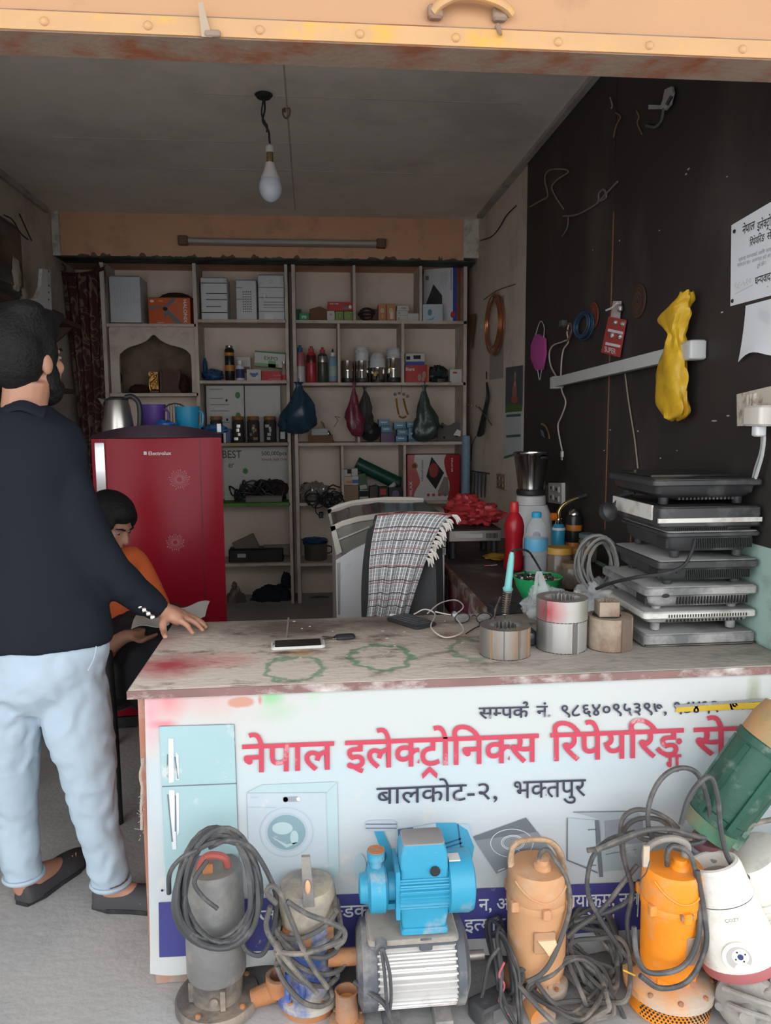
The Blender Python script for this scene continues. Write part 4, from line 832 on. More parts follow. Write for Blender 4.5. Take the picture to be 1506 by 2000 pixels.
# --- row 4, right unit
t = thing('bulb_pack', 'clear plastic pack of silver bulbs in front of black cables', 'bulb pack', T(at(612, 970, YS+.1).x, YS+.14, ZS['c4']))
random.seed(8)
crumple((0, 0, .07), (.11, .07, .07), 1.7, amp=.4).lb('film', mat('clear_grey_film', (.22, .21, .20), .15, var=.6, vs=30, bump=.7, bs=30), t)
for k in range(6): MB().ell((random.uniform(-.08, .08), -.07+random.uniform(-.01, .01), random.uniform(.06, .12)), (.02, .015, .024), 12, 8).lb('bulb', plain('silver_bulb', (.5, .48, .46), .15, metal=.6), t)
t = thing('black_adapter_bundle', 'bundle of black adapters with cords dangling over the shelf edge', 'adapters', T(at(640, 980, YS-.02).x, YS-.03, at(640, 1012, YS).z))
random.seed(6); mb = MB()
for k in range(12):
    c = at(random.uniform(605, 660), random.uniform(950, 985), YS-.02); mb.tube([c+Vector((random.uniform(.8, 1.1)*.06*cos(q*.5+k), .02*sin(q*.9+k)-.02, random.uniform(.8, 1.1)*.05*sin(q*.5+k))) for q in range(12)], .006, 6)
for pts in ([(618, 985), (617, 1000), (627, 1010)], [(650, 980), (652, 998), (648, 1010)], [(600, 975), (615, 992), (640, 985)]): mb.tube(spline([at(x, y, YS-.03) for x, y in pts], 5), .004, 6)
mb.build('cords', black_p, t)['kind'] = 'stuff'
for x, y in ((627, 1006), (648, 1007), (655, 968)): MB().rbox((0, 0, 0), (.036, .03, .045), .006, .004, T(*at(x, y, YS-.03))).build('adapter', black_p, t)
t = thing('green_tube', 'dark green cylinder lying slanted across small cartons', 'tube', T(at(735, 950, YS+.16).x, YS+.18, ZS['c4']+.05))
pa, pb_ = at(697, 905, YS+.16), at(778, 944, YS+.16)
MB().cyl(pa, pb_, .052, n=24).build('barrel', plain('tube_green', (.012, .075, .055), .4), t); d_ = (pb_-pa).normalized(); MB().cyl(pb_-d_*.012, pb_+d_*.002, .054, n=24).build('rim', plain('tube_green_dark', (.008, .05, .04), .4), t); MB().cyl(pa-d_*.002, pa+d_*.012, .054, n=24).build('rim', plain('tube_green_dark', (.008, .05, .04), .4), t)
G4 = 'small mixed cartons under the green tube'
zc = ZS['c4']
def small4(label, a, b_, y0, y1, m, dy=.04, rot=0, pr=None, tilt=0):
    Y = YS+dy; x0, x1 = at(a, 940, Y).x, at(b_, 940, Y).x; zt_, zb_ = at(a, y0, Y).z, max(zc, at(a, y1, Y).z); w, h = x1-x0, zt_-zb_
    t = thing('mixed_carton', label, 'box', T((x0+x1)/2, Y, zb_) @ R(rot, 'Z') @ R(tilt, 'Y'), G4); MB().rbox((0, .04, h/2), (w, .08, h), .002, .0015, n=2).lb('carton_body', m, t)
    if pr: fprint(t, 'printed_patch', w, h, 0, [pr[0]], pr[1])
    return t
small4('brown carton at the foot of the small carton stack', 671, 700, 948, 980, plain('tan_carton', (.30, .20, .13), .8))
small4('orange and white carton second in the small carton stack', 671, 689, 931, 947.5, plain('cream_carton', (.5, .42, .32)), pr=(rect(.3, .2, .9, .5), org))
small4('white checked carton on top of the small carton stack', 671, 686, 917, 930.5, wc, pr=(rect(.5, .4, 1, 1), slot_m))
small4('white and blue carton beside the orange one', 688, 700, 930, 947.5, wc, pr=(rect(0, .2, 1, .6), plain('mid_blue', (.05, .16, .35))))
small4('small white carton standing above the white and blue one', 687, 699, 915, 929.5, wc)
small4('white carton with black checks at the shelf front', 702, 719, 958, 980, wc, .02, pr=(rect(0, .45, 1, .95), slot_m))
small4('dark green carton leaning under the green tube', 702, 719, 925, 957, plain('deep_green_print', (.06, .11, .06)), .05, tilt=-9, pr=(rect(.1, .05, .9, .3), plain('pale_green', (.4, .45, .38))))
small4('dark brown carton between white and red ones', 722, 738, 950, 980, plain('dark_brown2', (.07, .05, .045)), .05)
small4('black and red carton with a red square', 740, 758, 951, 980, plain('black_carton', (.03, .025, .03)), .03, pr=(rect(.15, .45, .8, .85), rd))
small4('black carton with a violet flower print', 760, 785, 952, 980, plain('black_carton', (.03, .025, .03)), .03, pr=(disc(.5, .5, .28, .3), plain('violet_flower', (.16, .1, .2))))
t = thing('thread_spool', 'pale blue capacitor standing between the small cartons', 'capacitor', T(at(733, 945, YS+.08).x, YS+.1, zc)); MB().lathe([(.03, 0), (.031, .004), (.031, .115), (.026, .12), (.01, .124)], 18).lb('can', plain('dull_blue_can', (.07, .12, .17), .4), t); MB().cyl((.006, 0, .12), (.006, 0, .135), .003, n=8).lb('terminal', chrome, t)
t = thing('white_cap_tube', 'short white tube lying slanted in front of the green tube', 'tube', T(at(762, 945, YS+.06).x, YS+.07, zc+.1)); MB().lathe([(.016, 0), (.018, .004), (.018, .05), (.013, .055)], 16, R(50, 'Y')).lb('tube', wc, t); MB().lathe([(.019, .04), (.02, .043), (.019, .047)], 16, R(50, 'Y')).lb('ring', plain('pale_green', (.4, .45, .38)), t)
t, w, h = carton('cooker_box', 'red and white infrared cooker carton on the lower right shelf', 'box', 795, 899, 888, 'c4', plain('red_gloss', (.42, .025, .03), .35), .22, .04)
cv = [(.16, 0), (.12, .1), (.17, .25), (.24, .4), (.2, .6), (.13, .8), (.14, 1)]; cr = [(.74, 1), (.70, .85), (.74, .6), (.80, .4), (.80, .2), (.76, .0)]
fprint(t, 'printed_white_panel', w, h, 0, [[(p.x, p.y) for p in spline([(x, y, 0) for x, y in cv], 4)]+[(p.x, p.y) for p in spline([(x, y, 0) for x, y in cr], 4)]], plain('print_white_gloss', (.58, .55, .53), .4))
fprint(t, 'printed_hob', w, h, 0, [[(.36, .52), (.46, .96), (.70, .60), (.54, .24)]], slot_m, .0014); fprint(t, 'printed_ring', w, h, 0, [disc(.50, .66, .09, .16)], plain('ember_red', (.30, .03, .03)), .0018); fprint(t, 'printed_seal', w, h, 0, [disc(.13, .76, .07, .085)], plain('seal_gold', (.4, .2, .04)), .0016); fprint(t, 'printed_seal_core', w, h, 0, [disc(.13, .76, .045, .055)], plain('seal_dark', (.15, .03, .02)), .002)
fprint(t, 'printed_kitchen', w, h, 0, [[(.58, .2), (.7, .52), (.78, .5), (.8, .1), (.6, .1)]], plain('kitchen_print', (.24, .19, .17)), .0012)
for u in (.40, .5, .61, .72): fprint(t, 'printed_icon', w, h, 0, [disc(u, .12, .03, .036)], rd if u < .65 else fg, .0018)
def vtext(t, text, w, h, u, v0, v1, em, m, off=.01):
    vs, fs, tw = lettering(list(text), off); k = (v1-v0)*h/tw; MB().add([(-w/2+u*w-yy*em*w, -.002-_, v0*h+x*k) for x, yy, _ in vs], fs).lb('box_lettering', m, face(t), smooth=0)
vtext(t, 'MILAX', w, h, .09, .08, .42, .07, ow, .014); vtext(t, 'Infrared cooker', w, h, .30, .42, .90, .06, slot_m, .008); vtext(t, 'MS-DT303', w, h, .87, .62, .93, .05, ow, .008)
# --- rows 5 and 6
t = thing('blue_lidded_pot', 'grey metal pot with a dark blue plastic cover on the low shelf', 'pot', T(at(617, 1090, YS+.1).x, YS+.16, ZS['c5']))
MB().lathe([(.085, 0), (.09, .01), (.09, .13), (.094, .135), (.086, .135), (.082, .02)], 28).lb('pot', plain('grey_steel', (.20, .20, .20), .35, metal=.7), t); crumple((-.01, 0, .15), (.10, .08, .03), 4.4, amp=.3).lb('cover', blue_bag, t); MB().tube(spline([(.088, 0, .11), (.125, 0, .10), (.125, 0, .06), (.09, 0, .05)], 4), .006, 8).lb('handle', black_p, t)
for k, (px, wpx, hpx, row, c, lab) in enumerate(((490, 45, 38, 'b5', (.20, .17, .14), 'dusty ribbed radiator panel leaning on the low shelf'), (540, 50, 20, 'b5', (.24, .21, .17), 'cream plastic strip part with notches on the low shelf'))):
    p = at(px, 1095, YS+.1); s = mpp(p); t = thing('dusty_part', lab, 'spare part', T(p.x, YS+.14, ZS[row]+.04) @ R(-24*(1-k), 'Y')); m_ = plain('dusty_cream%d' % k, c, .9)
    MB().rbox((0, 0, hpx*s/2), (wpx*s, .03, hpx*s), .004, .003).lb('panel', m_, t)
    for q in range(6): MB().box((-wpx*s*.42+q*wpx*s*.17, -.018, hpx*s/2), (.006, .01, hpx*s*.9)).lb('rib', m_, t)
t = thing('dark_parts_bin', 'long dark plastic bin with a white label on the low shelf', 'bin', T(at(500, 1095, YS+.04).x, YS+.05, ZS['b5']))
MB().rbox((0, .09, .05), (.42, .18, .10), .01, .004).lb('tub', plain('navy_black', (.012, .012, .018), .5), t); MB().box((-.11, -.0015, .055), (.065, .002, .03)).lb('label', plain('label_grey', (.42, .42, .43)), t)
t = thing('stuffed_sack', 'dark blue stuffed sack on the bottom shelf', 'sack', T(at(530, 1200, YS+.1).x, YS+.16, ZS['b6'])); crumple((0, 0, .14), (.17, .10, .14), 7.7, amp=.35).lb('cloth', plain('navy_cloth', (.012, .02, .032), .9), t); crumple((.12, 0, .32), (.04, .04, .07), 2.9, amp=.3).lb('gathered_neck', plain('navy_cloth', (.012, .02, .032), .9), t)
t = thing('clear_bag', 'pale clear plastic bag standing beside the stuffed sack', 'plastic bag', T(at(462, 1200, YS+.1).x, YS+.1, ZS['b6'])); crumple((0, 0, .14), (.07, .05, .14), 5.9, amp=.4).lb('film', mat('clear_brown_film', (.13, .10, .085), .3, var=.5, vs=20, bump=.5, bs=20), t); crumple((-.01, 0, .30), (.02, .02, .04), 1.9).lb('neck', mat('clear_brown_film', (.13, .10, .085)), t)
t = thing('dark_toolbox', 'dark toolbox with a pale label on the bottom right shelf', 'toolbox', T(at(625, 1200, YS+.1).x, YS+.1, ZS['c6'])); MB().rbox((0, .06, .09), (.3, .2, .18), .01, .005).lb('case', plain('navy_black', (.012, .012, .018), .5), t); MB().box((.06, -.041, .1), (.08, .002, .03)).lb('label', plain('label_grey', (.42, .42, .43)), t); MB().tube(spline([(-.08, .06, .18), (-.06, .06, .215), (.06, .06, .215), (.08, .06, .18)], 5), .009, 8).lb('handle', black_p, t)
t = thing('reel', 'dark cable reel half seen on the row above the freezer', 'cable reel', T(at(745, 1090, YS+.12).x, YS+.16, ZS['c5']))
for y in (-.05, .05): MB().lathe([(.11, -.006), (.11, .006)], 28, T(0, y, .11) @ R(90, 'X')).lb('flange', plain('grey_reel', (.06, .06, .06), .5), t)
MB().cyl((0, -.05, .11), (0, .05, .11), .07, n=22).lb('winding', black_p, t)
# paper roll standing beside the shelving
t = thing('paper_roll', 'tall pale blue checkered paper roll standing against the shelving end', 'paper roll', T(at(907, 960, YS-.06).x+.012, YS-.06, 0)); zr1 = at(906, 851, YS-.06).z
MB().lathe([(.03, 0), (.032, .002), (.032, zr1-.002), (.03, zr1)], 22).lb('roll', mat('blue_check_paper', (.22, .33, .44), .6, var=.25, vs=25), t); MB().lathe([(.010, zr1-.001), (.010, zr1+.001)], 14).lb('core_hole', slot_m, t)
# ================================================================== fridge, freezer, chair, side table, curtain, left wall
# --- refrigerator
YF = 3.55
fx0, fx1 = at(186, 1000, YF).x, at(436, 1000, YF).x; fz = at(310, 856, YF).z; fw2 = (fx1-fx0)/2; fcx = (fx0+fx1)/2
fr = thing('refrigerator', 'glossy dark red single door refrigerator with purple top and silver handle', 'refrigerator', T(fcx, YF, 0) @ R(7, 'Z'))
fred = mat('fridge_red', (.27, .008, .02), .27, var=.12, vs=2, spec=.18)
MB().rbox((0, .36, fz/2+.02), (2*fw2-.07, .56, fz-.06), .02, .006).lb('cabinet', plain('fridge_maroon', (.10, .008, .014), .4), fr)
for x in (-.2, .2):
    for y in (.12, .6): MB().cyl((x, y, 0), (x, y, .025), .02, n=12).lb('foot', black_p, fr)
def dprof(x): return -.035*(1-(x/fw2)**2)
n = 24; outl = [(-fw2+2*fw2*i/n, dprof(-fw2+2*fw2*i/n)+.035) for i in range(n+1)]+[(fw2, .085), (-fw2, .085)]
MB().slab(outl, .06, fz, .004).lb('door', fred, fr)
outl2 = [(-fw2-.004+(2*fw2+.008)*i/n, dprof(-fw2+2*fw2*i/n)+.030) for i in range(n+1)]+[(fw2+.004, .64), (-fw2-.004, .64)]
dz = at(310, 833, YF).z-fz
rs = []
for k in range(9):
    a = k/8; rs.append([(x*(1-.02*a), y+(.015*a if y < .5 else 0), fz+.002+(dz+.005)*a*(1-.75*min(1, abs(x/fw2))**2.2) if True else 0) for x, y in outl2])
MB().rings(rs).lb('top_cap', plain('fridge_purple', (.030, .014, .024), .3, coat=.3), fr)
for sx_ in (-fw2*.80, fw2*.66): MB().box((sx_, dprof(sx_)+.0345, fz/2+.04), (.003, .004, fz-.09)).lb('door_groove', plain('groove_red', (.06, .004, .008), .4), fr)
hz0, hz1 = at(198, 960, YF).z, at(198, 864, YF).z; hx = at(198, 910, YF).x-fcx+.0
MB().slab([(hx-.020, -.012+dprof(hx)+.035), (hx+.020, -.018+dprof(hx)+.035), (hx+.022, .006+dprof(hx)+.035), (hx-.020, .01+dprof(hx)+.035)], hz0, hz1, .003).lb('handle', plain('satin_silver', (.70, .70, .71), .3, metal=.7), fr)
MB().box((0, .02, .03), (2*fw2-.03, .02, .05)).lb('plinth', black_p, fr)
def door_print(name, toks, px0, px1, py, em, m, off=.01):
    vs, fs, tw = lettering(toks, off); mb = MB(); x0 = at(px0, py, YF).x-fcx; x1 = at(px1, py, YF).x-fcx; z0 = at(px0, py, YF).z; s = mpp((0, YF, 1.2))*em
    mb.add([(x0+(x1-x0)*x/tw, dprof(x0+(x1-x0)*x/tw)+.0335-_, z0+yy*s) for x, yy, _ in vs], fs); return mb.lb(name, m, fr, smooth=0)
silver_i = plain('badge_silver', (.62, .55, .56), .3)
door_print('badge_lettering', list('Electrolux'), 290, 334, 889, 10, silver_i, .018)
p = at(284, 885, YF); MB().box((p.x-fcx, dprof(p.x-fcx)+.0335, p.z), (.013, .002, .015)).lb('badge_mark', silver_i, fr)
for cx_, cy_, rr in ((350, 937, 20), (342, 1060, 17)):
    p = at(cx_, cy_, YF); s = mpp(p); mb = MB()
    for k in range(26):
        a = k*6.283/26; 
        if .0 < cos(a+.6) and k % 3 == 0: pass
        d = Vector((cos(a), 0, sin(a))); q0 = Vector((p.x-fcx, 0, p.z))+d*rr*.25*s; q1 = Vector((p.x-fcx, 0, p.z))+d*rr*(.88+.12*sin(a*9))*s
        for q in (q0, q1): q.y = dprof(q.x)+.0335
        mb.tube([q0, q1], .0011, 4); mb.ell(q1, (.003, .002, .003), 6, 4)
    mb.lb('printed_flower', plain('flower_pink', (.5, .16, .17), .3), fr)['kind'] = 'stuff'
ztop_f = fz+dz
# things on top of the fridge
def on_fridge(px, py, dy): p = at(px, py, YF+dy); return Vector((p.x, YF+dy, fz+.012))
p = on_fridge(231, 830, .17); h = at(231, 776, p.y).z-p.z; r_ = 26*mpp(p)
t = thing('electric_kettle', 'brushed steel electric kettle with black handle on the fridge', 'kettle', T(*p))
ks = plain('brushed_steel', (.42, .40, .37), .28, metal=.9, stretch=(1, 1, .2))
MB().lathe([(r_*1.12, 0), (r_*1.14, .006), (r_*1.14, h*.12), (r_*1.08, h*.35), (r_*.92, h*.75), (r_*.8, h*.92)], 28).lb('body', ks, t)
MB().lathe([(r_*.82, h*.92), (r_*.8, h*.96), (r_*.55, h*1.0), (r_*.1, h*1.01)], 24).lb('lid', black_p, t); MB().lathe([(r_*1.2, 0), (r_*1.2, .012), (r_*1.1, .016)], 24).lb('base', black_p, t)
MB().tube(spline([(r_*.6, 0, h*1.0), (r_*1.1, 0, h*1.02), (r_*1.55, 0, h*.85), (r_*1.62, 0, h*.5), (r_*1.5, 0, h*.18), (r_*1.1, 0, h*.1)], 6), .012, 10).lb('handle', black_p, t)
MB().add([(-r_*1.0, -r_*.35, h*.80), (-r_*.7, -r_*.72, h*.93), (-r_*.8, -r_*.3, h*.97), (-r_*1.3, -r_*.35, h*.98)], [(0, 1, 2), (0, 2, 3), (0, 3, 1), (1, 3, 2)]).lb('spout', ks, t)
def mug(label, px, wpx, ytop, m, dy, flare=1.08, handle=True, name='plastic_mug'):
    p = on_fridge(px, 830, dy); h = at(px, ytop, p.y).z-p.z; r_ = wpx/2*mpp(p); t = thing(name, label, 'mug', T(*p))
    MB().lathe([(r_*.9, 0), (r_*.93, .004), (r_*flare, h*.95), (r_*flare*1.03, h), (r_*flare*.97, h), (r_*.86, h*.1)], 28).lb('cup', m, t)
    if handle: MB().tube(spline([(r_*.9, -.01, h*.85), (r_*1.35, -.02, h*.75), (r_*1.3, -.02, h*.35), (r_*.92, -.01, h*.25)], 5), .006, 8).lb('handle', m, t)
    return t
mug('turquoise blue plastic mug on the fridge beside the blue bag', 367, 44, 794, plain('turquoise', (.015, .20, .33), .35), .2)
mug('purple plastic mug on the fridge behind the blue bag', 300, 44, 790, plain('violet_plastic', (.09, .045, .22), .4), .32)
p = on_fridge(322, 830, .14); t = thing('blue_poly_bag', 'bright blue plastic bag crumpled between the two mugs on the fridge', 'plastic bag', T(*p)); crumple((0, 0, .032), (.055, .05, .032), 12.2, amp=.5, fr=2.2).lb('film', mat('bright_blue_film', (.015, .10, .36), .35, var=.3, bump=.6, bs=20), t); crumple((.07, .02, .02), (.05, .03, .02), 3.2).lb('loose_corner', mat('bright_blue_film', (.015, .10, .36)), t)
p = on_fridge(342, 800, .48); t = thing('wire_strainer', 'round dark wire strainer standing behind the turquoise mug', 'strainer', T(*p)); MB().tube([(.075*cos(a*.3927), 0, .078+.075*sin(a*.3927)) for a in range(16)], .004, 6, closed=True).lb('rim', black_p, t)
for k in range(-5, 6): MB().cyl((k*.013, 0, .078-math.sqrt(max(0, .0053-(k*.013)**2))), (k*.013, 0, .078+math.sqrt(max(0, .0053-(k*.013)**2))), .0015, n=5).lb('wire', black_p, t)
p = on_fridge(418, 832, .25); t = thing('folded_wipes_pack', 'blue plastic wrap with a pale packet on the fridge corner', 'packet', T(*p)); crumple((0, 0, .022), (.06, .05, .022), 15.2, amp=.4).lb('film', blue_bag, t); MB().rbox((.03, -.055, .03), (.02, .008, .04), .002, .001).lb('pale_label', ow, t)
# --- chest freezer with a curved glass lid
YZ = 3.12
fr2 = thing('chest_freezer', 'white chest freezer with a curved glass lid standing behind the chair', 'freezer', T(at(760, 1200, YZ).x, YZ, 0))
def fp(px, py): p = at(px, py, YZ); return (p.x, p.z)
def zprism(pts, y0, y1): return MB().rings([[(x, y0, z) for x, z in pts], [(x, y1, z) for x, z in pts]])
side = [fp(x, y) for x, y in ((657, 1200), (656, 1094), (688, 1074), (722, 1058), (765, 1045), (820, 1038), (868, 1036), (868, 1200))]
side[0] = (side[1][0], .03); side[-1] = (side[-2][0], .03)
enam = plain('freezer_white', (.56, .56, .57), .4, dirt=(.4, .37, .34), da=.15)
zprism(side, YZ, YZ+.62).build('cabinet', enam, fr2, smooth=30)
arc_o = [fp(x, y) for x, y in ((645, 1028), (668, 1017), (700, 1008), (735, 1003), (780, 999), (830, 999), (868, 1001))]; arc_i = [(x+.004*(k == 0), z-.022) for k, (x, z) in enumerate(arc_o)]
alu = plain('dusty_aluminium', (.34, .31, .27), .4, metal=.4)
for y in (YZ-.004, YZ+.60):
    q = arc_o+arc_i[::-1]
    zprism(q, y, y+.02).build('lid_rail', alu, fr2, smooth=30)
    zprism([fp(645, 1028), fp(654, 1026), fp(668, 1078), fp(657, 1084)], y, y+.02).build('lid_strut', alu, fr2)
    zprism([fp(662, 1055), fp(722, 1030), fp(722, 1027), fp(662, 1052)], y, y+.012).build('lid_bar', alu, fr2)
gl = mat('smoked_glass', (.16, .15, .135), .08, var=.1)
zprism([fp(652, 1030), fp(700, 1014), fp(760, 1006), fp(868, 1006), fp(868, 1037), fp(765, 1046), fp(722, 1059), fp(668, 1084)], YZ+.01, YZ+.60).build('glass_lid', gl, fr2)
zprism([fp(658, 1100), fp(664, 1098), fp(664, 1200), fp(660, 1200)], YZ-.004, YZ+.001).build('edge_trim', alu, fr2)
for x in (.05, .38):
    for y in (.06, .54): MB().cyl((side[0][0]+x, YZ+y, 0), (side[0][0]+x, YZ+y, .035), .02, n=10).build('castor', black_p, fr2)
# --- office chair with checked cloth
YCH = 2.72
ch = thing('office_chair', 'black office chair with a curved padded back behind the counter', 'chair', T(at(785, 1200, YCH).x, YCH+.2, 0))
def cpt(px, py, d=0.): p = at(px, py, YCH); return Vector((p.x, YCH+d, p.z))
blk_f = plain('black_leatherette', (.028, .028, .030), .55, bump=.1, bs=150)
def back_pt(u, v):
    l = 706+16*v**2-4*sin(3.14*v)+(22*(v > .9)*(v-.9)/.1); r = 862-(0 if v < .88 else 26*((v-.88)/.12)**2)+6*v*(1-v)
    x = l+(r-l)*u; y = 1225-(1225-1003)*v+8*cos(u*3.14-1.57)*0-10*(1-(2*u-1)**2)*v+10*v
    return cpt(x, y, .06*(1-(2*u-1)**2)+.05*v-.05)
MB().grid(back_pt, 22, 18, thick=-.055).build('backrest', blk_f, ch)
cxp = cpt(785, 1200); zs_ = .47
MB().rbox((cxp.x, YCH+.28, zs_), (.46, .46, .08), .08, .02, n=5).build('seat', blk_f, ch)
MB().box((cxp.x, YCH+.03, .56), (.07, .012, .30)).build('back_bracket', black_p, ch); MB().box((cxp.x, YCH+.14, .425), (.07, .24, .012)).build('back_bracket', black_p, ch)
MB().cyl((cxp.x, YCH+.28, .09), (cxp.x, YCH+.28, .44), .025, n=14).build('gas_column', chrome, ch)
for k in range(5):
    a = rad(72*k+20); d = Vector((cos(a), sin(a), 0)); c = Vector((cxp.x, YCH+.28, .085)); MB().tube([c, c+d*.14+Vector((0, 0, -.005)), c+d*.24+Vector((0, 0, -.025))], .018, 8).build('leg', black_p, ch); MB().cyl(c+d*.25+Vector((-d.y*.015, d.x*.015, -.06)), c+d*.25+Vector((d.y*.015, -d.x*.015, -.06)), .025, n=12).build('castor', black_p, ch)
def check_mat():
    m = mat('checked_cotton', (.20, .20, .21), .9, var=.1); nt = m.node_tree; N = nt.nodes; L = nt.links; b = N['Principled BSDF']; src = b.inputs['Base Color'].links[0].from_socket
    uv = N.new('ShaderNodeAttribute'); uv.attribute_name = 'weave'; sp = N.new('ShaderNodeSeparateXYZ'); L.new(uv.outputs['Vector'], sp.inputs[0])
    for ax, sc, th, colr in (('X', 17., .24, (.60, .59, .58)), ('Y', 22., .10, (.50, .49, .48)), ('X', 5.5, .05, (.03, .03, .035)), ('Y', 6.5, .07, (.05, .03, .035)), ('Y', 5., .05, (.24, .07, .07))):
        ml = N.new('ShaderNodeMath'); ml.operation = 'MULTIPLY'; ml.inputs[1].default_value = sc; L.new(sp.outputs[ax], ml.inputs[0])
        fc = N.new('ShaderNodeMath'); fc.operation = 'FRACT'; L.new(ml.outputs[0], fc.inputs[0]); lt = N.new('ShaderNodeMath'); lt.operation = 'LESS_THAN'; lt.inputs[1].default_value = th; L.new(fc.outputs[0], lt.inputs[0])
        mx = N.new('ShaderNodeMix'); mx.data_type = 'RGBA'; mx.inputs[7].default_value = (*colr, 1); L.new(lt.outputs[0], mx.inputs[0]); L.new(src, mx.inputs[6]); src = mx.outputs[2]
    L.new(src, b.inputs['Base Color']); return m
cl = thing('checked_cloth', 'grey and white checked cotton cloth draped over the chair back', 'cloth', T(*cpt(785, 1200, -.09)))
NU, NV = 44, 40
def cloth_pt(u, v):
    # v 0 at the top front edge, 1 at the hem
    l = 735-30*v**.9-4*sin(v*5); r = 880-92*v**.62; y = 1004+194*v+6*(1-u)*0-(4*sin(u*3.1))*(1-v)
    x = l+(r-l)*u; f = .012*sin(u*17+1.2*v)+.008*sin(u*31+v*3)
    return cpt(x, y, -.085-f*(.3+.7*v)-.012*v+.055*(1-v)**3*(.5+.5*cos((u-.5)*2)))
mb = MB().grid(cloth_pt, NU, NV, thick=.003); o = mb.build('drape', check_mat(), cl, smooth=60)
def cloth_back(u, v): 
    l, r = 735, 880; x = l+(r-l)*u; return cpt(x, 1004+90*v-(4*sin(u*3.1))*(1-v), -.03+.14*min(1, v*4)**.5+.01*sin(u*16))
o2 = MB().grid(cloth_back, NU, 12, thick=-.003).build('back_flap', check_mat(), cl, smooth=60)
for oo, nv in ((o, NV), (o2, 12)):
    at_ = oo.data.attributes.new('weave', 'FLOAT_VECTOR', 'POINT'); npt = (NU+1)*(nv+1)
    for i in range(len(oo.data.vertices)):
        k = i % npt; at_.data[i].vector = ((k % (NU+1))/NU*1.0, (k//(NU+1))/NV*1.25, 0)
fringe = plain('cream_fringe', (.50, .46, .42), .95)
random.seed(9)
for k in range(11):
    v = k/22; p = cloth_pt(1, v*.9); mb = MB()
    for q in range(5):
        d = Vector((random.uniform(.005, .03), random.uniform(-.02, 0), random.uniform(-.035, -.005))); mb.tube(spline([p, p+d*.5+Vector((.004, 0, .004)), p+d], 3), [.004, .004, .005, .005, .004, .003, .0015][:7], 5)
    mb.build('tassel', fringe, cl)['kind'] = 'stuff'
# --- side table along the right wall
XT = .563
tb_ = thing('work_table', 'dark stained work table along the right wall with peeling red side', 'table', T((XT+XR)/2, 3.1, 0))
dark_top = mat('dark_table_top', (.045, .032, .03), .45, var=.3, vs=5, dirt=(.15, .125, .11), da=.18, ds=8)
MB().rbox(((XT+XR-.01)/2, (YC1+.005+4.0)/2, ZT-.018), (XR-.012-XT, 4.0-YC1-.005, .03), .004, .003).build('table_top', dark_top, tb_)
redpeel = mat('peeling_red', (.20, .018, .03), .6, var=.3, dirt=(.5, .46, .43), da=.28, ds=7)
MB().box((XT+.012, (YC1+4.0)/2, ZT-.11), (.018, 4.0-YC1-.03, .15)).build('apron', redpeel, tb_); MB().box((XT+.006, (YC1+4.0)/2, ZT-.018), (.016, 4.0-YC1-.01, .036)).build('edge_strip', mat('brown_edge', (.14, .06, .045), .7, dirt=(.4, .33, .28), da=.3, ds=10), tb_)
for x in (XT+.04, XR-.06):
    for y in (YC1+.06, 3.94): MB().box((x, y, (ZT-.03)/2), (.05, .05, ZT-.03)).build('leg', plain('dark_wood_leg', (.05, .03, .025), .7), tb_)
# --- curtain in the left corner
cu = thing('curtain', 'maroon curtain with pale leaf scrolls hanging in the left corner', 'curtain', T(at(165, 870, YS+.02).x, YS+.02, at(165, 1000, YS).z))
def curt_m():
    m = mat('maroon_scroll', (.075, .022, .024), .85, var=.15, vs=4); nt = m.node_tree; N = nt.nodes; L = nt.links; b = N['Principled BSDF']; src = b.inputs['Base Color'].links[0].from_socket
    tc = [n for n in N if n.type == 'TEX_COORD'][0]; mp = N.new('ShaderNodeMapping'); mp.inputs['Scale'].default_value = (7, 1, 4.5); mp.inputs['Rotation'].default_value = (0, .5, 0); L.new(tc.outputs['Object'], mp.inputs[0])
    wv = N.new('ShaderNodeTexNoise'); wv.inputs['Scale'].default_value = 1.6; wv.inputs['Detail'].default_value = .6; wv.inputs['Distortion'].default_value = 2.2; L.new(mp.outputs[0], wv.inputs[0])
    rp = N.new('ShaderNodeValToRGB'); rp.color_ramp.elements[0].position = .44; rp.color_ramp.elements[1].position = .47; e_ = rp.color_ramp.elements.new(.54); e_.color = (1, 1, 1, 1); e_ = rp.color_ramp.elements.new(.57); e_.color = (0, 0, 0, 1); rp.color_ramp.elements[1].color = (1, 1, 1, 1); L.new(wv.outputs[0], rp.inputs[0])
    mx = N.new('ShaderNodeMix'); mx.data_type = 'RGBA'; mx.inputs[7].default_value = (.17, .12, .085, 1); L.new(rp.outputs[0], mx.inputs[0]); L.new(src, mx.inputs[6]); L.new(mx.outputs[2], b.inputs['Base Color']); return m
def cur_pt(u, v):
    x0, x1 = 120+34*min(1, v*1.5)+4*v, 205; x = x0+(x1-x0)*u; y = (533+6*sin(u*3.14)-10*u)*(1-v)+1000*v
    p = at(x, y, YS+.02); return Vector((p.x, YS+.02+.022*sin(u*26)+.01*sin(u*9+v*2), p.z))
MB().grid(cur_pt, 60, 20, thick=.003).build('fabric', curt_m(), cu, smooth=60)
MB().tube(spline([at(116, 528, YS), at(150, 540, YS), at(190, 531, YS), at(206, 518, YS)], 6), .004, 6).build('cord', plain('brown_cord', (.06, .03, .02), .9), cu)
MB().grid(lambda u, v: at(121+83*u, 531+7*v+6*sin(u*3.14)-10*u, YS+.004+.012*sin(u*26)*0), 20, 2, thick=.012).build('heading_band', plain('maroon_dark', (.035, .012, .012), .9), cu)
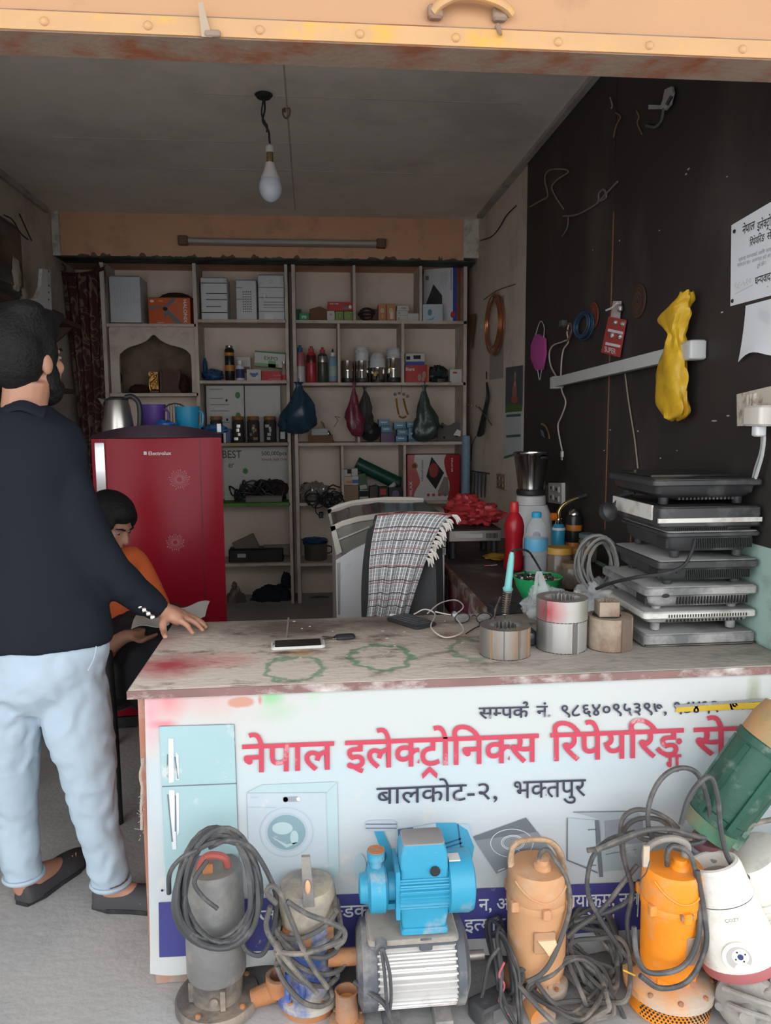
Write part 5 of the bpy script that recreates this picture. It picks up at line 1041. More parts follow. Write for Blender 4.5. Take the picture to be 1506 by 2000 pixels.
for px, py in ((122, 525), (188, 522)): MB().tube(spline([at(px, py-10, YS-.01), at(px+6, py, YS-.02), at(px-2, py+10, YS-.015)], 5), .006, 6).build('tie', plain('brown_cord', (.06, .03, .02), .9), cu)
# jamb between the curtain and the left wall
MB().box((at(110, 700, YS).x-.02, YS+.03, 1.22), (.05, .06, 2.44)).build('upright', shelf_m, shelf)
# --- left wall: two dark planks with things on them
XP = XL+.22
pk0, pk1 = onx(0, 562, XP), onx(157, 641, XP)
zpl = (pk0.z+pk1.z)/2
plank_m = mat('dark_plank', (.075, .04, .028), .7, var=.25, vs=8, stretch=(6, 1, 1))
ws = thing('wall_plank', 'upper dark wooden plank shelf on the left wall', 'shelf', T(XL+.11, 4.0, zpl-.03))
y_end = pk1.y
MB().box((XL+.112, (2.9+y_end)/2, zpl-.014), (.22, y_end-2.9, .028)).build('board', plank_m, ws)
for y in (3.3, 4.2, y_end-.1): MB().add([(XL+.004, y-.012, zpl-.03), (XL+.20, y-.012, zpl-.03), (XL+.004, y-.012, zpl-.20), (XL+.004, y+.012, zpl-.03), (XL+.20, y+.012, zpl-.03), (XL+.004, y+.012, zpl-.20)], [(0, 1, 2), (5, 4, 3), (0, 3, 4, 1), (1, 4, 5, 2), (2, 5, 3, 0)]).build('bracket', plank_m, ws, smooth=0)
z2 = at(150, 757, 4.9).z
ws2 = thing('wall_plank', 'lower dark wooden plank shelf on the left wall behind the man', 'shelf', T(XL+.12, 4.4, z2-.03)); MB().box((XL+.135, 4.4, z2-.014), (.27, 1.6, .028)).build('board', plank_m, ws2); MB().box((XL+.02, 4.4, z2-.06), (.03, 1.6, .06)).build('batten', plank_m, ws2)
tv = thing('television', 'old dark grey television casing on the upper plank', 'television', T(XL+.14, 4.2, zpl))
# seen end-on: casing outline in the Y-Z plane facing the room
tvm = plain('tv_grey', (.03, .028, .026), .6, dirt=(.06, .056, .05), da=.2, ds=6)
ty0, ty1 = 3.85, 4.50; tz0, tz1 = zpl+.0, onx(86, 476, XP).z
MB().slab([(p[0], p[1]) for p in rrect(ty1-ty0, tz1-tz0, .05, 5)], -.17, .05, .02, T(XL+.185, (ty0+ty1)/2, (tz0+tz1)/2) @ Matrix(((0, 0, 1, 0), (1, 0, 0, 0), (0, 1, 0, 0), (0, 0, 0, 1)))).build('casing', tvm, tv)
MB().slab([(p[0], p[1]) for p in rrect(ty1-ty0-.08, tz1-tz0-.09, .03, 5)], 0, .006, .002, T(XL+.235, (ty0+ty1)/2, (tz0+tz1)/2+.01) @ Matrix(((0, 0, 1, 0), (1, 0, 0, 0), (0, 1, 0, 0), (0, 0, 0, 1)))).build('screen', plain('tv_screen', (.02, .02, .02), .25), tv)
def yz_thing(name, label, cat, pxs, X, dx, m, pname='panel'):
    pts = [onx(x, y, X) for x, y in pxs]; t = thing(name, label, cat, T(X-dx/2, pts[0].y, min(p.z for p in pts))); MB().rings([[p for p in pts], [p-Vector((dx, 0, 0)) for p in pts]]).build(pname, m, t, smooth=20); return t
t = yz_thing('white_bracket_panel', 'white perforated metal bracket panel on the upper plank', 'metal panel', [(52, 586), (72, 580), (80, 560), (83, 525), (98, 527), (102, 614), (85, 606)], XP-.015, .02, white_p)
for y in (530, 558, 571, 585): p = onx(95, y, XP-.014); MB().lathe([(.006, 0), (.006, .002)], 10, T(*p) @ R(90, 'Y')).build('screw_hole', slot_m, t)
p = onx(12, 545, XP-.05); t = thing('rag', 'grey cream rag hanging over the front of the television', 'rag', T(*p)); crumple((p.x+.06, p.y-.05, p.z+.02), (.025, .06, .09), 2.4, amp=.3).build('folds', plain('rag_cream', (.28, .25, .20), .95), t); crumple((p.x+.05, p.y+.07, p.z-.06), (.02, .07, .04), 4.4, amp=.3).build('loose_end', plain('rag_cream', (.28, .25, .20), .95), t)
t = thing('green_cloth', 'dark green cloth lying on top of the television', 'cloth', T(XL+.12, 4.15, tz1)); crumple((XL+.14, 4.12, tz1+.05), (.09, .22, .05), 6.4, amp=.3).build('folds', plain('dark_green_cloth', (.02, .04, .03), .9), t)
t = thing('dark_drill', 'dark tool lying on the end of the upper plank', 'tool', T(XL+.13, y_end-.2, zpl)); MB().rbox((XL+.13, y_end-.22, zpl+.03), (.05, .22, .06), .02, .01).build('body', black_p, t); MB().cyl((XL+.13, y_end-.33, zpl+.035), (XL+.13, y_end-.40, zpl+.035), .015, .008, 10).build('chuck', chrome, t); MB().rbox((XL+.13, y_end-.13, zpl+.018), (.04, .06, .03), .01, .005).build('grip', black_p, t)
pw = onx(135, 742, XL+.14); t = thing('white_kettle', 'white rounded appliance with a black handle on the lower plank', 'kettle', T(XL+.13, 4.75, z2)); MB().lathe([(.085, 0), (.09, .01), (.085, .08), (.06, .13), (.03, .145)], 24, T(XL+.13, 4.75, z2)).build('body', white_p, t); MB().tube(spline([(XL+.2, 4.72, z2+.12), (XL+.25, 4.71, z2+.13), (XL+.26, 4.71, z2+.05), (XL+.215, 4.72, z2+.03)], 5), .008, 8).build('handle', black_p, t)
t = thing('grey_carton', 'tall pale grey carton leaning under the upper plank', 'box', T(XL+.03, 4.6, z2)); MB().rbox((XL+.025, 4.60, z2+.20), (.04, .75, .40), .004, .003).build('board', plain('grey_board', (.34, .30, .27), .9), t); MB().box((XL+.047, 4.60, z2+.20), (.002, .72, .02)).build('tape', plain('tape_brown', (.25, .2, .16), .5), t)
# wires hanging on the left wall
for pts, lab in (([(8, 420), (25, 430), (40, 455), (55, 468)], 'thin dark wire drooping over the television'), ([(38, 418), (48, 440), (58, 462), (62, 470)], 'thin dark wire running down the left wall')):
    o = MB().tube(spline([onx(x, y, XL+.012) for x, y in pts], 5), .004, 6).build('wall_wire', plain('wire_dark', (.03, .025, .02), .6)); tag(o, lab, 'wire')
# --- lamps on ceiling and beam
lt = thing('pendant_bulb', 'white bulb hanging on a frayed twisted wire from the ceiling', 'light bulb', T(*onz(515, 183, ZC)))
pc = onz(515, 183, ZC); Yb = pc.y
def lp(px, py): return at(px, py, Yb)
MB().lathe([(.035, 0), (.04, .005), (.03, .018), (.01, .022)], 16, T(pc.x, Yb, ZC-.001) @ R(180, 'X')).build('ceiling_rose', slot_m, lt)
wire = [lp(516, 190), lp(517, 215), lp(513, 235), lp(520, 248), lp(525, 258), lp(526, 270), lp(528, 288)]
MB().tube(spline(wire, 6), .005, 6).build('flex', plain('dark_wire2', (.025, .025, .025), .6), lt); MB().tube(spline([lp(514, 195), lp(511, 222), lp(517, 238), lp(522, 246), lp(521, 258)], 6), .004, 6).build('flex', plain('dark_wire2', (.025, .025, .025), .6), lt)
s = mpp(lp(528, 340)); zb0 = lp(528, 395).z; bx = lp(528, 340).x
def bl(prof): return MB().lathe([(r*s, zb0+(395-y)*s) for r, y in prof], 28, T(bx, Yb, 0))
bl([(7, 302), (8, 301), (8, 291), (5, 288), (2, 286)]).build('holder', white_p, lt); bl([(6, 322), (6.5, 321), (6.5, 302), (6, 301)]).build('brass_collar', plain('brass_dull', (.30, .22, .12), .4, metal=.7), lt)
bl([(19, 352), (18.5, 350), (12, 335), (9, 324), (8, 321)]).build('bulb_housing', plain('bulb_white', (.72, .71, .69), .4), lt)
bl([(1, 395), (8, 393), (15, 388), (20, 380), (22.5, 371), (22, 362), (19.5, 352.5), (19, 352)]).build('bulb_globe', plain('frosted_globe', (.60, .66, .74), .25), lt)
hk = thing('ceiling_hook', 'small bent wire hook screwed in the ceiling beside the bulb', 'hook', T(*onz(552, 212, ZC))); hb = onz(556, 210, ZC); Yk = hb.y
MB().tube(spline([at(552, 213, Yk), at(553, 224, Yk), at(559, 231, Yk), at(565, 225, Yk), at(566, 213, Yk), at(560, 210, Yk)], 6), .004, 6).build('loop', plain('rust_wire', (.16, .10, .07), .6), hk); MB().cyl((hb.x, Yk, ZC-.002), (hb.x, Yk, ZC-.02), .006, n=8).build('shank', plain('rust_wire', (.16, .10, .07), .6), hk)
tl = thing('tube_lamp', 'old tube lamp batten with brown end caps on the peach beam', 'tube lamp', T(*at(548, 478, YB-.03)))
a, b_ = at(352, 470, YB-.035), at(750, 476, YB-.035); d_ = (b_-a).normalized()
MB().box(((a.x+b_.x)/2, YB-.012, (a.z+b_.z)/2), (b_.x-a.x, .02, .05)).build('batten', plain('batten_brown', (.26, .17, .12), .6), tl)
MB().cyl(a+d_*.05, b_-d_*.05, .017, n=14).build('glass_tube', plain('dusty_tube', (.40, .39, .37), .3), tl)
for p, k in ((a, 1), (b_, -1)): MB().rbox((0, 0, 0), (.07, .06, .062), .012, .005, T(*(p+d_*.02*k))).build('end_cap', plain('cap_brown', (.15, .085, .05), .6), tl)
# ================================================================== things on the right wall
XW = XR-.0105
def wp(px, py, off=.004): return onx(px, py, XW-off)
def wall_quad(pxs, th, off=0.): 
    """flat sheet on the wall from pixel corners, with thickness towards the room"""
    a = [onx(x, y, XW) for x, y in pxs]; return MB().rings([[Vector((XW-off, p.y, p.z)) for p in a], [Vector((XW-off-th, p.y, p.z)) for p in a]])
def wall_text(name, toks, px0, py0, px1, py1, em, m, parent, off=.003, bold=.0):
    """text on the wall; reading direction runs towards the street, as seen from the room"""
    vs, fs, w = lettering(toks, bold); a, b = onx(px0, py0, XW), onx(px1, py1, XW); mb = MB(); L_ = (b-a)
    mb.add([Vector((XW-off-_, a.y+L_.y*x/w, a.z+L_.z*x/w+yy*em)) for x, yy, _ in vs], fs); return mb.build(name, m, parent, smooth=0)
paper = plain('paper_white', (.70, .72, .75), .8, bump=.05)
blk_i = plain('ink_black', (.03, .03, .035), .7); gry_i = plain('ink_soft', (.34, .35, .38), .7)
pn = thing('paper_notice', 'printed white paper notice pinned high on the black wall', 'notice', T(*wp(1460, 590)))
wall_quad([(1430, 440), (1545, 372), (1545, 567), (1428, 598)], .0012, .001).build('sheet', paper, pn)
s_em = .075
wall_text('notice_lettering', D['nepal'], 1452, 458, 1476, 447, .034, blk_i, pn, bold=.008); wall_text('notice_lettering', D['elec'], 1481, 451, 1530, 430, .034, blk_i, pn, bold=.008)
wall_text('notice_lettering', ['ि', 'र', 'प', 'े', 'य', 'ि', 'र', 'ङ'], 1466, 482, 1495, 470, .029, blk_i, pn, bold=.004); wall_text('notice_lettering', D['cen'], 1500, 469, 1526, 459, .029, blk_i, pn, bold=.004)
for toks, x0, y0, x1, y1 in ((['क', 'ृ', 'प', 'य', 'ा', ' ', 'म', 'र', ('half', 'म', .66), 'त', 'क', 'ो', ' ', 'ल', 'ा', 'ि', 'ग', ' ', 'ल', ('half', 'य', .66), 'ा', 'ए', 'क', 'ो'], 1444, 511, 1520, 486), (['स', 'ा', 'म', 'ा', 'न', ' ', 'छ', '।', ' ', 'अ', 'न', ('half', 'य', .66), 'थ', 'ा', ' ', 'स', 'ो', ' ', 'स', 'ा', 'म', 'ा', 'न'], 1442, 522, 1520, 498), (['ह', 'ु', 'न', 'े', ' ', 'छ', 'ै', 'न', '।'], 1481, 523, 1499, 516)):
    wall_text('notice_lettering', toks, x0, y0, x1, y1, .014, gry_i, pn)
wall_text('notice_lettering', ['ध', ('half', 'न', .66), 'य', 'व', 'ा', 'द'], 1476, 557, 1507, 547, .032, blk_i, pn, bold=.006)
wall_text('notice_handwriting', list('९८-५१०'), 1436, 566, 1470, 553, .028, plain('pencil', (.55, .56, .58)), pn); MB().tube([wp(1436, 574, .004), wp(1470, 556, .004)], .0006, 4).build('pencil_line', plain('pencil', (.55, .56, .58)), pn)
for x, y in ((1435, 452), (1431, 588)): MB().lathe([(.006, 0), (.005, .003), (.001, .004)], 10, T(*wp(x, y, .003)) @ R(-90, 'Y')).build('pin', slot_m, pn)
p2 = thing('paper_sheet', 'blank white paper sheet hanging below the printed notice', 'paper', T(*wp(1480, 700)))
def sheet_pt(u, v):
    x = 1459+90*u-7*v*(1-u); y = (597-24*u)*(1-v)+(707-30*u-(10*sin(u*6) if v > .9 else 0))*v; p = onx(x, y, XW); return Vector((XW-.003-.012*v*v-.004*sin(u*5)*v, p.y, p.z))
MB().grid(sheet_pt, 12, 12, thick=.0008).build('sheet', paper, p2)
for k in range(5): wall_text('faint_print', list('।।।।'), 1489+k*4, 625+k*2, 1493+k*4, 624+k*2, .05, plain('faint_ink', (.58, .60, .64)), p2, off=.012)
# switch board with plug and two flexes
sb = thing('switch_board', 'grimy white switch board with a plugged adapter on the black wall', 'switch board', T(*wp(1480, 830)))
grime = plain('grimy_white', (.52, .47, .40), .6, dirt=(.26, .19, .13), da=.25, ds=30)
wall_quad([(1453, 770), (1530, 752), (1530, 830), (1454, 832)], .022).build('plate', grime, sb)
for x, y in ((1462, 786), (1468, 784), (1474, 783), (1463, 807), (1469, 806)): p = wp(x, y, .024); MB().rbox((0, 0, 0), (.012, .012, .045), .003, .002, T(*p)).build('rocker', grime, sb)
p = wp(1484, 812, .045); MB().rbox((0, 0, 0), (.05, .085, .055), .01, .006, T(*p)).build('plug_adapter', plain('plug_white', (.62, .58, .52), .5), sb); MB().rbox((0, 0, 0), (.03, .03, .03), .008, .004, T(p.x, p.y, p.z-.04)).build('plug_neck', white_p, sb)
for pts, c in (([(1484, 826), (1489, 850), (1487, 880), (1476, 915), (1470, 940)], (.25, .26, .26)), ([(1486, 826), (1493, 852), (1490, 885), (1482, 915), (1474, 940)], (.42, .43, .41))):
    MB().tube(spline([wp(x, y, .03) for x, y in pts], 6), .0045, 6).build('flex', plain('flex_%d' % int(c[0]*100), c, .5), sb)
# tube light batten
tl = thing('tube_light', 'white tube light batten mounted along the black wall', 'tube lamp', T(*wp(1225, 720)))
a, b = wp(1085, 748, .03), wp(1362, 683, .03); d_ = (b-a).normalized(); q_ = d_.to_track_quat('Y', 'Z').to_matrix().to_4x4(); mid = (a+b)/2; Ln = (b-a).length
bat = plain('batten_white', (.50, .50, .49), .5, dirt=(.36, .35, .33), da=.15)
MB().box((.012, 0, .0), (.03, Ln-.05, .045), T(*mid) @ q_).build('batten', bat, tl); MB().cyl(a+d_*.05+Vector((-.012, 0, 0)), b-d_*.05+Vector((-.012, 0, 0)), .014, n=14).build('glass_tube', plain('tube_glass', (.62, .62, .60), .3), tl)
for p, k in ((a, 1), (b, -1)): MB().rbox((0, 0, 0), (.055, .06, .06), .008, .004, T(*(p+d_*.02*k)) @ q_).build('end_cap', bat, tl)
# yellow cloth bag
yb = thing('yellow_bag', 'crumpled mustard yellow plastic bag hanging over the tube light', 'bag', T(*wp(1315, 820, .05)))
ym = mat('mustard_film', (.60, .36, .02), .45, var=.25, vs=9, dirt=(.40, .21, .01), da=.3, ds=5, bump=.6, bs=14)
sec = [(1341, 570, 8), (1337, 585, 12), (1328, 598, 18), (1318, 612, 33), (1316, 622, 33), (1319, 636, 20), (1322, 650, 12), (1321, 665, 13), (1317, 690, 22), (1313, 720, 29), (1310, 755, 33), (1311, 785, 34), (1316, 803, 28), (1318, 815, 16), (1318, 821, 5)]
rs = []
for x, y, hw in [tuple(v) for v in spline(sec, 4)]:
    c = wp(x, y, .055); s = mpp(c); ring = []
    for k in range(28):
        aa = 2*PI*k/28; f = 1+.12*sin(aa*5+y*.05)+.22*noise.noise(Vector((cos(aa)*2, y*.035, sin(aa)*2)))
        ring.append(c+Vector((.030*f*sin(aa)*min(1, hw/14), hw*s*1.6*f*cos(aa), .004*sin(aa*4))))
    rs.append(ring)
MB().rings(rs).build('film', ym, yb)
# blister card, discs, coils, mask, cord
bc = thing('blister_card', 'red and silver hanging blister card of small parts on the black wall', 'blister card', T(*wp(1200, 690)))
wall_quad([(1195, 618), (1230, 625), (1217, 698), (1180, 688)], .002, .012).build('card', plain('card_red', (.45, .06, .05), .5), bc); wall_quad([(1203, 588), (1219, 588), (1216, 622), (1198, 620)], .002, .01).build('upper_card', plain('card_pale', (.52, .42, .40), .5), bc)
foil = plain('foil', (.55, .53, .51), .2, metal=.8, bump=.8, bs=90)
for x, y, w_, h_ in ((1202, 630, 12, 12), (1217, 633, 12, 12), (1196, 655, 12, 13), (1212, 658, 12, 13), (1211, 602, 12, 16)): p = wp(x, y, .016); s = mpp(p); MB().ell(p, (.012, w_*s*.62, h_*s*.5), 12, 8).build('blister', foil, bc)
for x0, y0, x1, y1 in ((1195, 642, 1224, 648), (1190, 668, 1219, 674)): wall_quad([(x0, y0), (x1, y1), (x1-1, y1+5), (x0-1, y0+5)], .001, .0145).build('white_stripe', paper, bc)
wall_text('card_lettering', list('SUPER'), 1188, 686, 1210, 692, .03, paper, bc, .016, .01); wall_text('card_lettering', list('GAS'), 1205, 618, 1217, 620, .022, paper, bc, .014, .01)
MB().tube(spline([wp(1184, 606, .02), wp(1194, 602, .018), wp(1206, 592, .016)], 4), .004, 6).build('white_clip', paper, bc)
def wall_disc(label, px, py, hw, m, off, name='cutting_disc'):
    p = wp(px, py, off); s = mpp(p); r_ = hw*s*1.04; t = thing(name, label, 'disc', T(p.x, p.y, p.z-r_)); MB().lathe([(r_, 0), (r_, .004), (r_*.3, .005), (r_*.08, .005)], 32, T(*p) @ R(-90, 'Y')).build('disc', m, t)
    for k in (.35, .65, .85): MB().tube([p+Vector((-.006, r_*k*cos(q*.2618), r_*k*sin(q*.2618))) for q in range(24)], .0008, 4, closed=True).build('groove', slot_m, t)
    MB().lathe([(.008, 0), (.008, .006), (.003, .009)], 12, T(*p) @ R(-90, 'Y')).build('hub', slot_m, t); return t
wall_disc('dark brown cutting disc hung alone above the tube light', 1248, 588, 31, plain('disc_brown', (.085, .04, .025), .7), .004)
wall_disc('red cutting disc partly behind the blue wire coil', 1160, 617, 25, plain('disc_red', (.23, .045, .03), .7), .004)
def coil(name, label, px, py, rx, ry, m, r, n, X=XW, seed=1, cat='wire coil', off=.012):
    random.seed(seed); p = onx(px, py, X-off); s = mpp(p); sy = abs(onx(px+1, py, X-off).y-onx(px-1, py, X-off).y)/2; t = thing(name, label, cat, T(p.x, p.y, p.z-ry*s)); mb = MB()
    for k in range(n):
        c = p+Vector((-random.uniform(0, .02), random.uniform(-2, 2)*sy, random.uniform(-3, 3)*s)); f = random.uniform(.8, 1.08)
        mb.tube([c+Vector((0, rx*sy*f*cos(q*.2618), ry*s*f*sin(q*.2618))) for q in range(24)], r, 6, closed=True)
    mb.build('loops', m, t)['kind'] = 'stuff'; MB().cyl(p+Vector((off, 0, ry*s)), p+Vector((-.02, 0, ry*s)), .003, n=6).build('nail', slot_m, t); return t
coil('blue_wire_coil', 'coil of dark blue wire hung over the red disc', 1142, 636, 16, 24, plain('blue_wire', (.03, .07, .13), .5), .003, 8, seed=4)
coil('copper_coil', 'coil of shiny copper tube hung on the plaster wall', 967, 635, 15, 54, plain('copper', (.52, .20, .09), .3, metal=.8), .005, 6, X=XR-.002, seed=5)
mk = thing('face_mask', 'pink cloth face mask hung on a nail on the black wall', 'face mask', T(*wp(1051, 722)))
mpts = [(1044, 655), (1052, 652), (1063, 662), (1064, 690), (1058, 722), (1046, 724), (1036, 700), (1036, 675)]
q = [wp(x, y, .02) for x, y in mpts]; c = sum(q, Vector())/8+Vector((-.03, 0, 0)); mb = MB(); mb.add(q+[c]+[p+Vector((.012, 0, 0)) for p in q], [(i, (i+1) % 8, 8) for i in range(8)]+[(i, i+9, (i+1) % 8+9, (i+1) % 8) for i in range(8)]+[tuple(range(16, 8, -1))]); mb.build('cloth', plain('pink_cloth', (.45, .07, .28), .9), mk, smooth=60)
for pts in ([(1046, 655), (1053, 632), (1058, 628), (1063, 640), (1062, 660)], [(1050, 722), (1054, 742), (1058, 722)]): MB().tube(spline([wp(x, y, .02) for x, y in pts], 6), .0022, 5).build('ear_loop', plain('loop_white', (.55, .52, .54), .8), mk)
cd = thing('usb_cable', 'white charging cable looped on a nail with its plug dangling', 'cable', T(*wp(1098, 895)))
cw = plain('cord_cream', (.52, .44, .38), .5)
MB().tube(spline([wp(x, y, .02) for x, y in ((1088, 738), (1076, 715), (1073, 690), (1080, 675), (1098, 668), (1112, 660), (1117, 640), (1112, 632), (1108, 650), (1110, 668), (1100, 685), (1096, 720), (1097, 760), (1105, 785), (1098, 810), (1090, 830), (1093, 855), (1098, 880))], 6), .0038, 6).build('cable', cw, cd); p = wp(1098, 887, .02); MB().rbox((0, 0, 0), (.012, .022, .03), .003, .002, T(*p)).build('plug_body', white_p, cd); MB().rbox((0, 0, -.022), (.006, .016, .016), .001, .001, T(*p)).build('plug_contact', chrome, cd)
for pts in ([(1100, 640), (1112, 632), (1117, 645), (1112, 662)], [(1107, 645), (1114, 650), (1108, 668)]): MB().tube(spline([wp(x, y, .025) for x, y in pts], 6), .004, 6).build('brown_lead', plain('brown_lead', (.14, .07, .05), .5), cd)
MB().rbox((0, 0, 0), (.03, .05, .03), .004, .003, T(*wp(1100, 632, .015))).build('hook_block', plain('grey_block', (.08, .08, .08), .6), cd)
# calendar and paper on the plaster wall
XQ = XR
def qp(px, py, off=.003): return onx(px, py, XQ-off)
def pl_quad(pxs, th, off=.001):
    a = [onx(x, y, XQ) for x, y in pxs]; return MB().rings([[Vector((XQ-off, p.y, p.z)) for p in a], [Vector((XQ-off-th, p.y, p.z)) for p in a]])
cal = thing('wall_calendar', 'wall calendar with a deity picture and white date sheets', 'calendar', T(*qp(1003, 893)))
pl_quad([(989, 718), (1022, 713), (1021, 790), (988, 790)], .002).build('picture', plain('calendar_picture', (.06, .07, .10), .5, var=.5, vs=20), cal)
p = qp(1005, 770, .004); s = mpp(p)
for x, y, rx, ry, c in ((1005, 765, 8, 20, (.35, .14, .09)), (1006, 735, 4, 9, (.38, .25, .18)), (1005, 780, 12, 8, (.35, .08, .06)), (1006, 752, 3, 9, (.5, .36, .28))): p = qp(x, y, .0035); MB().ell(p, (.0012, rx*s*2.2, ry*s), 12, 8).build('printed_figure', plain('figure_%d_%d' % (x, y), c, .6), cal)
pl_quad([(988, 790), (1021, 790), (1020, 803), (988, 806)], .002).build('green_band', plain('calendar_green', (.06, .16, .03), .5), cal)
pl_quad([(988, 806), (1020, 804), (1020, 884), (986, 893)], .002).build('date_sheet', plain('sheet_grey', (.50, .54, .53), .7), cal)
for y in (810, 850): pl_quad([(990, y), (1018, y-2), (1018, y+3), (990, y+5)], .001, .0032).build('date_band', plain('teal_band', (.05, .12, .11), .6), cal)
pl_quad([(986, 891), (1020, 882), (1020, 885), (985, 896)], .001, .003).build('bottom_rod', plain('teal_rod', (.05, .14, .13), .5), cal)
ps = thing('wall_paper_slip', 'grey paper slip pinned behind the copper coil', 'paper', T(*qp(968, 740))); pl_quad([(957, 695), (984, 690), (983, 738), (956, 742)], .001, .0005).build('sheet', plain('slip_grey', (.34, .32, .30), .8), ps); pl_quad([(975, 580), (985, 576), (984, 690), (975, 692)], .001, .0005).build('upper_strip', plain('slip_grey', (.34, .32, .30), .8), ps)
bt = thing('black_hand_tool', 'black hand tool in a clear sleeve hanging on the plaster wall', 'tool', T(*qp(938, 850))); MB().tube(spline([qp(951, 748, .03), qp(953, 775, .035), qp(946, 810, .04), qp(938, 848, .04)], 6), [.012+.022*k/18 for k in range(19)], 10, flat=.6).build('body', black_p, bt); MB().tube(spline([qp(930, 792, .05), qp(940, 800, .05), qp(960, 830, .05)], 5), .006, 6).build('strap', plain('strap_grey', (.10, .10, .10), .5), bt)
for k in range(5): MB().ell(qp(915+k*6, 791+k*.8, .06), (.004, .006, .004), 8, 5).build('stud', plain('stud_white', (.7, .7, .68), .3), bt)
MB().cyl(qp(950, 726, .0), qp(950, 740, .02), .004, n=6).build('nail', slot_m, bt); MB().tube(spline([qp(930, 852, .03), qp(922, 870, .02), qp(920, 900, .01)], 5), .003, 5).build('lead', black_p, bt)
def socket(label, pxs, off, X, n=4):
    a = [onx(x, y, X) for x, y in pxs]; c = sum(a, Vector())/4; t = thing('wall_socket', label, 'socket', T(X-.01, c.y, min(p.z for p in a))); MB().rings([[Vector((X, p.y, p.z)) for p in a], [Vector((X-.018, p.y, p.z)) for p in a]]).build('plate', off, t)
    hy = (max(p.y for p in a)-min(p.y for p in a))/4; hz = (max(p.z for p in a)-min(p.z for p in a))/5
    for i in (-1, 1):
        for j in (-1, 1): MB().rbox((0, 0, 0), (.010, hy*1.1, hz*1.2), .002, .0015, T(X-.020, c.y+i*hy*.8, c.z+j*hz)).build('rocker', off, t); MB().box((X-.0256, c.y+i*hy*.8, c.z+j*hz), (.001, hy*.3, hz*.6)).build('slot', slot_m, t)
    return t
socket('white double socket low on the black wall near the gas torch', [(1078, 943), (1104, 943), (1104, 985), (1078, 981)], plain('socket_white', (.58, .56, .53), .5), XW)
socket('dirty brown double socket low on the plaster wall', [(975, 925), (991, 927), (991, 957), (975, 953)], plain('socket_brown', (.30, .22, .15), .6), XR)
socket('old brown socket half hidden behind the steel jar', [(1056, 945), (1074, 948), (1074, 980), (1056, 975)], plain('socket_old', (.10, .07, .05), .6), XW)
kn = thing('screwdriver_rack', 'row of dark hand tools hanging low on the plaster wall', 'tool rack', T(*qp(938, 980))); MB().tube([qp(922, 920, .012), qp(955, 925, .012)], .006, 6).build('rail', black_p, kn)
for k in range(4): MB().tube([qp(926+k*7, 924, .02), qp(926+k*7, 945, .022), qp(926+k*7, 972, .02)], [.010, .008, .004], 8).build('tool', plain('tool_blue', (.03, .05, .10), .5) if k == 1 else black_p, kn)
# bracket high on the black wall, loose wires, dangling lead
bk = thing('wall_bracket', 'pale grey metal bracket screwed high on the black wall', 'bracket', T(*wp(1300, 215)))
wall_quad([(1308, 175), (1322, 169), (1324, 182), (1318, 205), (1308, 216), (1298, 212), (1304, 195)], .008, .01).build('plate', plain('bracket_grey', (.36, .36, .36), .5), bk); wall_quad([(1283, 205), (1300, 206), (1300, 213), (1282, 214)], .02, .01).build('tongue', plain('bracket_grey', (.36, .36, .36), .5), bk); MB().cyl(wp(1302, 205, .03), wp(1312, 188, .02), .006, n=8).build('bolt', black_p, bk)
MB().tube(spline([wp(1296, 212, .02), wp(1292, 235, .015), wp(1280, 248, .01), wp(1262, 245, .01)], 5), .005, 6).build('grey_lead', plain('lead_grey', (.10, .11, .10), .6), bk)
wires = [('thin cream wire stub hanging under the wall edge', [(1192, 190), (1196, 205), (1194, 212)], .0035, (.30, .25, .2), XW), ('thin brown wire zigzagging left of the grey bracket', [(1203, 220), (1212, 228), (1204, 245), (1198, 268)], .003, (.22, .14, .08), XW), ('thin brown wire below the grey bracket', [(1243, 215), (1248, 228), (1245, 240), (1254, 262)], .003, (.22, .14, .08), XW),
         ('looped beige wire near the panel corner', [(1035, 404), (1056, 392), (1070, 382), (1064, 350), (1072, 333), (1098, 330), (1110, 336), (1090, 350), (1078, 365), (1086, 385), (1101, 408)], .0035, (.28, .22, .16), XW), ('long curled grey wire on the black wall', [(1100, 422), (1125, 420), (1150, 408), (1168, 395), (1170, 378), (1180, 370), (1184, 385), (1172, 392), (1190, 372), (1206, 355)], .0045, (.17, .15, .14), XW), ('short grey wire tail hanging from the curled wire', [(1110, 424), (1108, 445), (1098, 462)], .003, (.16, .15, .15), XW),
         ('black wire strung across the plaster corner', [(938, 470), (960, 462), (975, 445), (990, 420), (1008, 402)], .004, (.03, .03, .03), XR), ('thin red wire hanging below the tube light', [(1221, 730), (1226, 770), (1232, 810), (1240, 860), (1246, 915)], .003, (.28, .10, .08), XW), ('grey wire sagging between the beam and the copper coil', [(945, 585), (970, 568), (1006, 555)], .003, (.10, .09, .08), XR)]
for lab, pts, r_, c, X in wires:
    o = MB().tube(spline([onx(x, y, X-.008) for x, y in pts], 6), r_, 6).build('wall_wire', plain('wire_%d' % int(c[0]*1000), c, .6)); tag(o, lab, 'wire')
t = thing('wood_offcut', 'yellowish wooden wedge tucked beside the shelving end', 'wood piece', T(*qp(921, 680))); MB().rings([[qp(916, 615, .02), qp(930, 612, .02), qp(922, 682, .02)], [qp(916, 615, .004), qp(930, 612, .004), qp(922, 682, .004)]]).build('wedge', plain('old_wood', (.22, .12, .05), .8), t)
t = thing('key_ring', 'small brass keys hanging on the black wall above the socket', 'keys', T(*wp(1066, 855))); MB().tube(spline([wp(1058, 828, .012), wp(1066, 832, .012), wp(1072, 845, .012), wp(1074, 858, .012)], 5), .006, 6).build('ring', plain('brass', (.5, .38, .15), .25, metal=.9), t); wall_quad([(1060, 838), (1066, 842), (1070, 856), (1062, 850)], .003, .01).build('key', chrome, t)
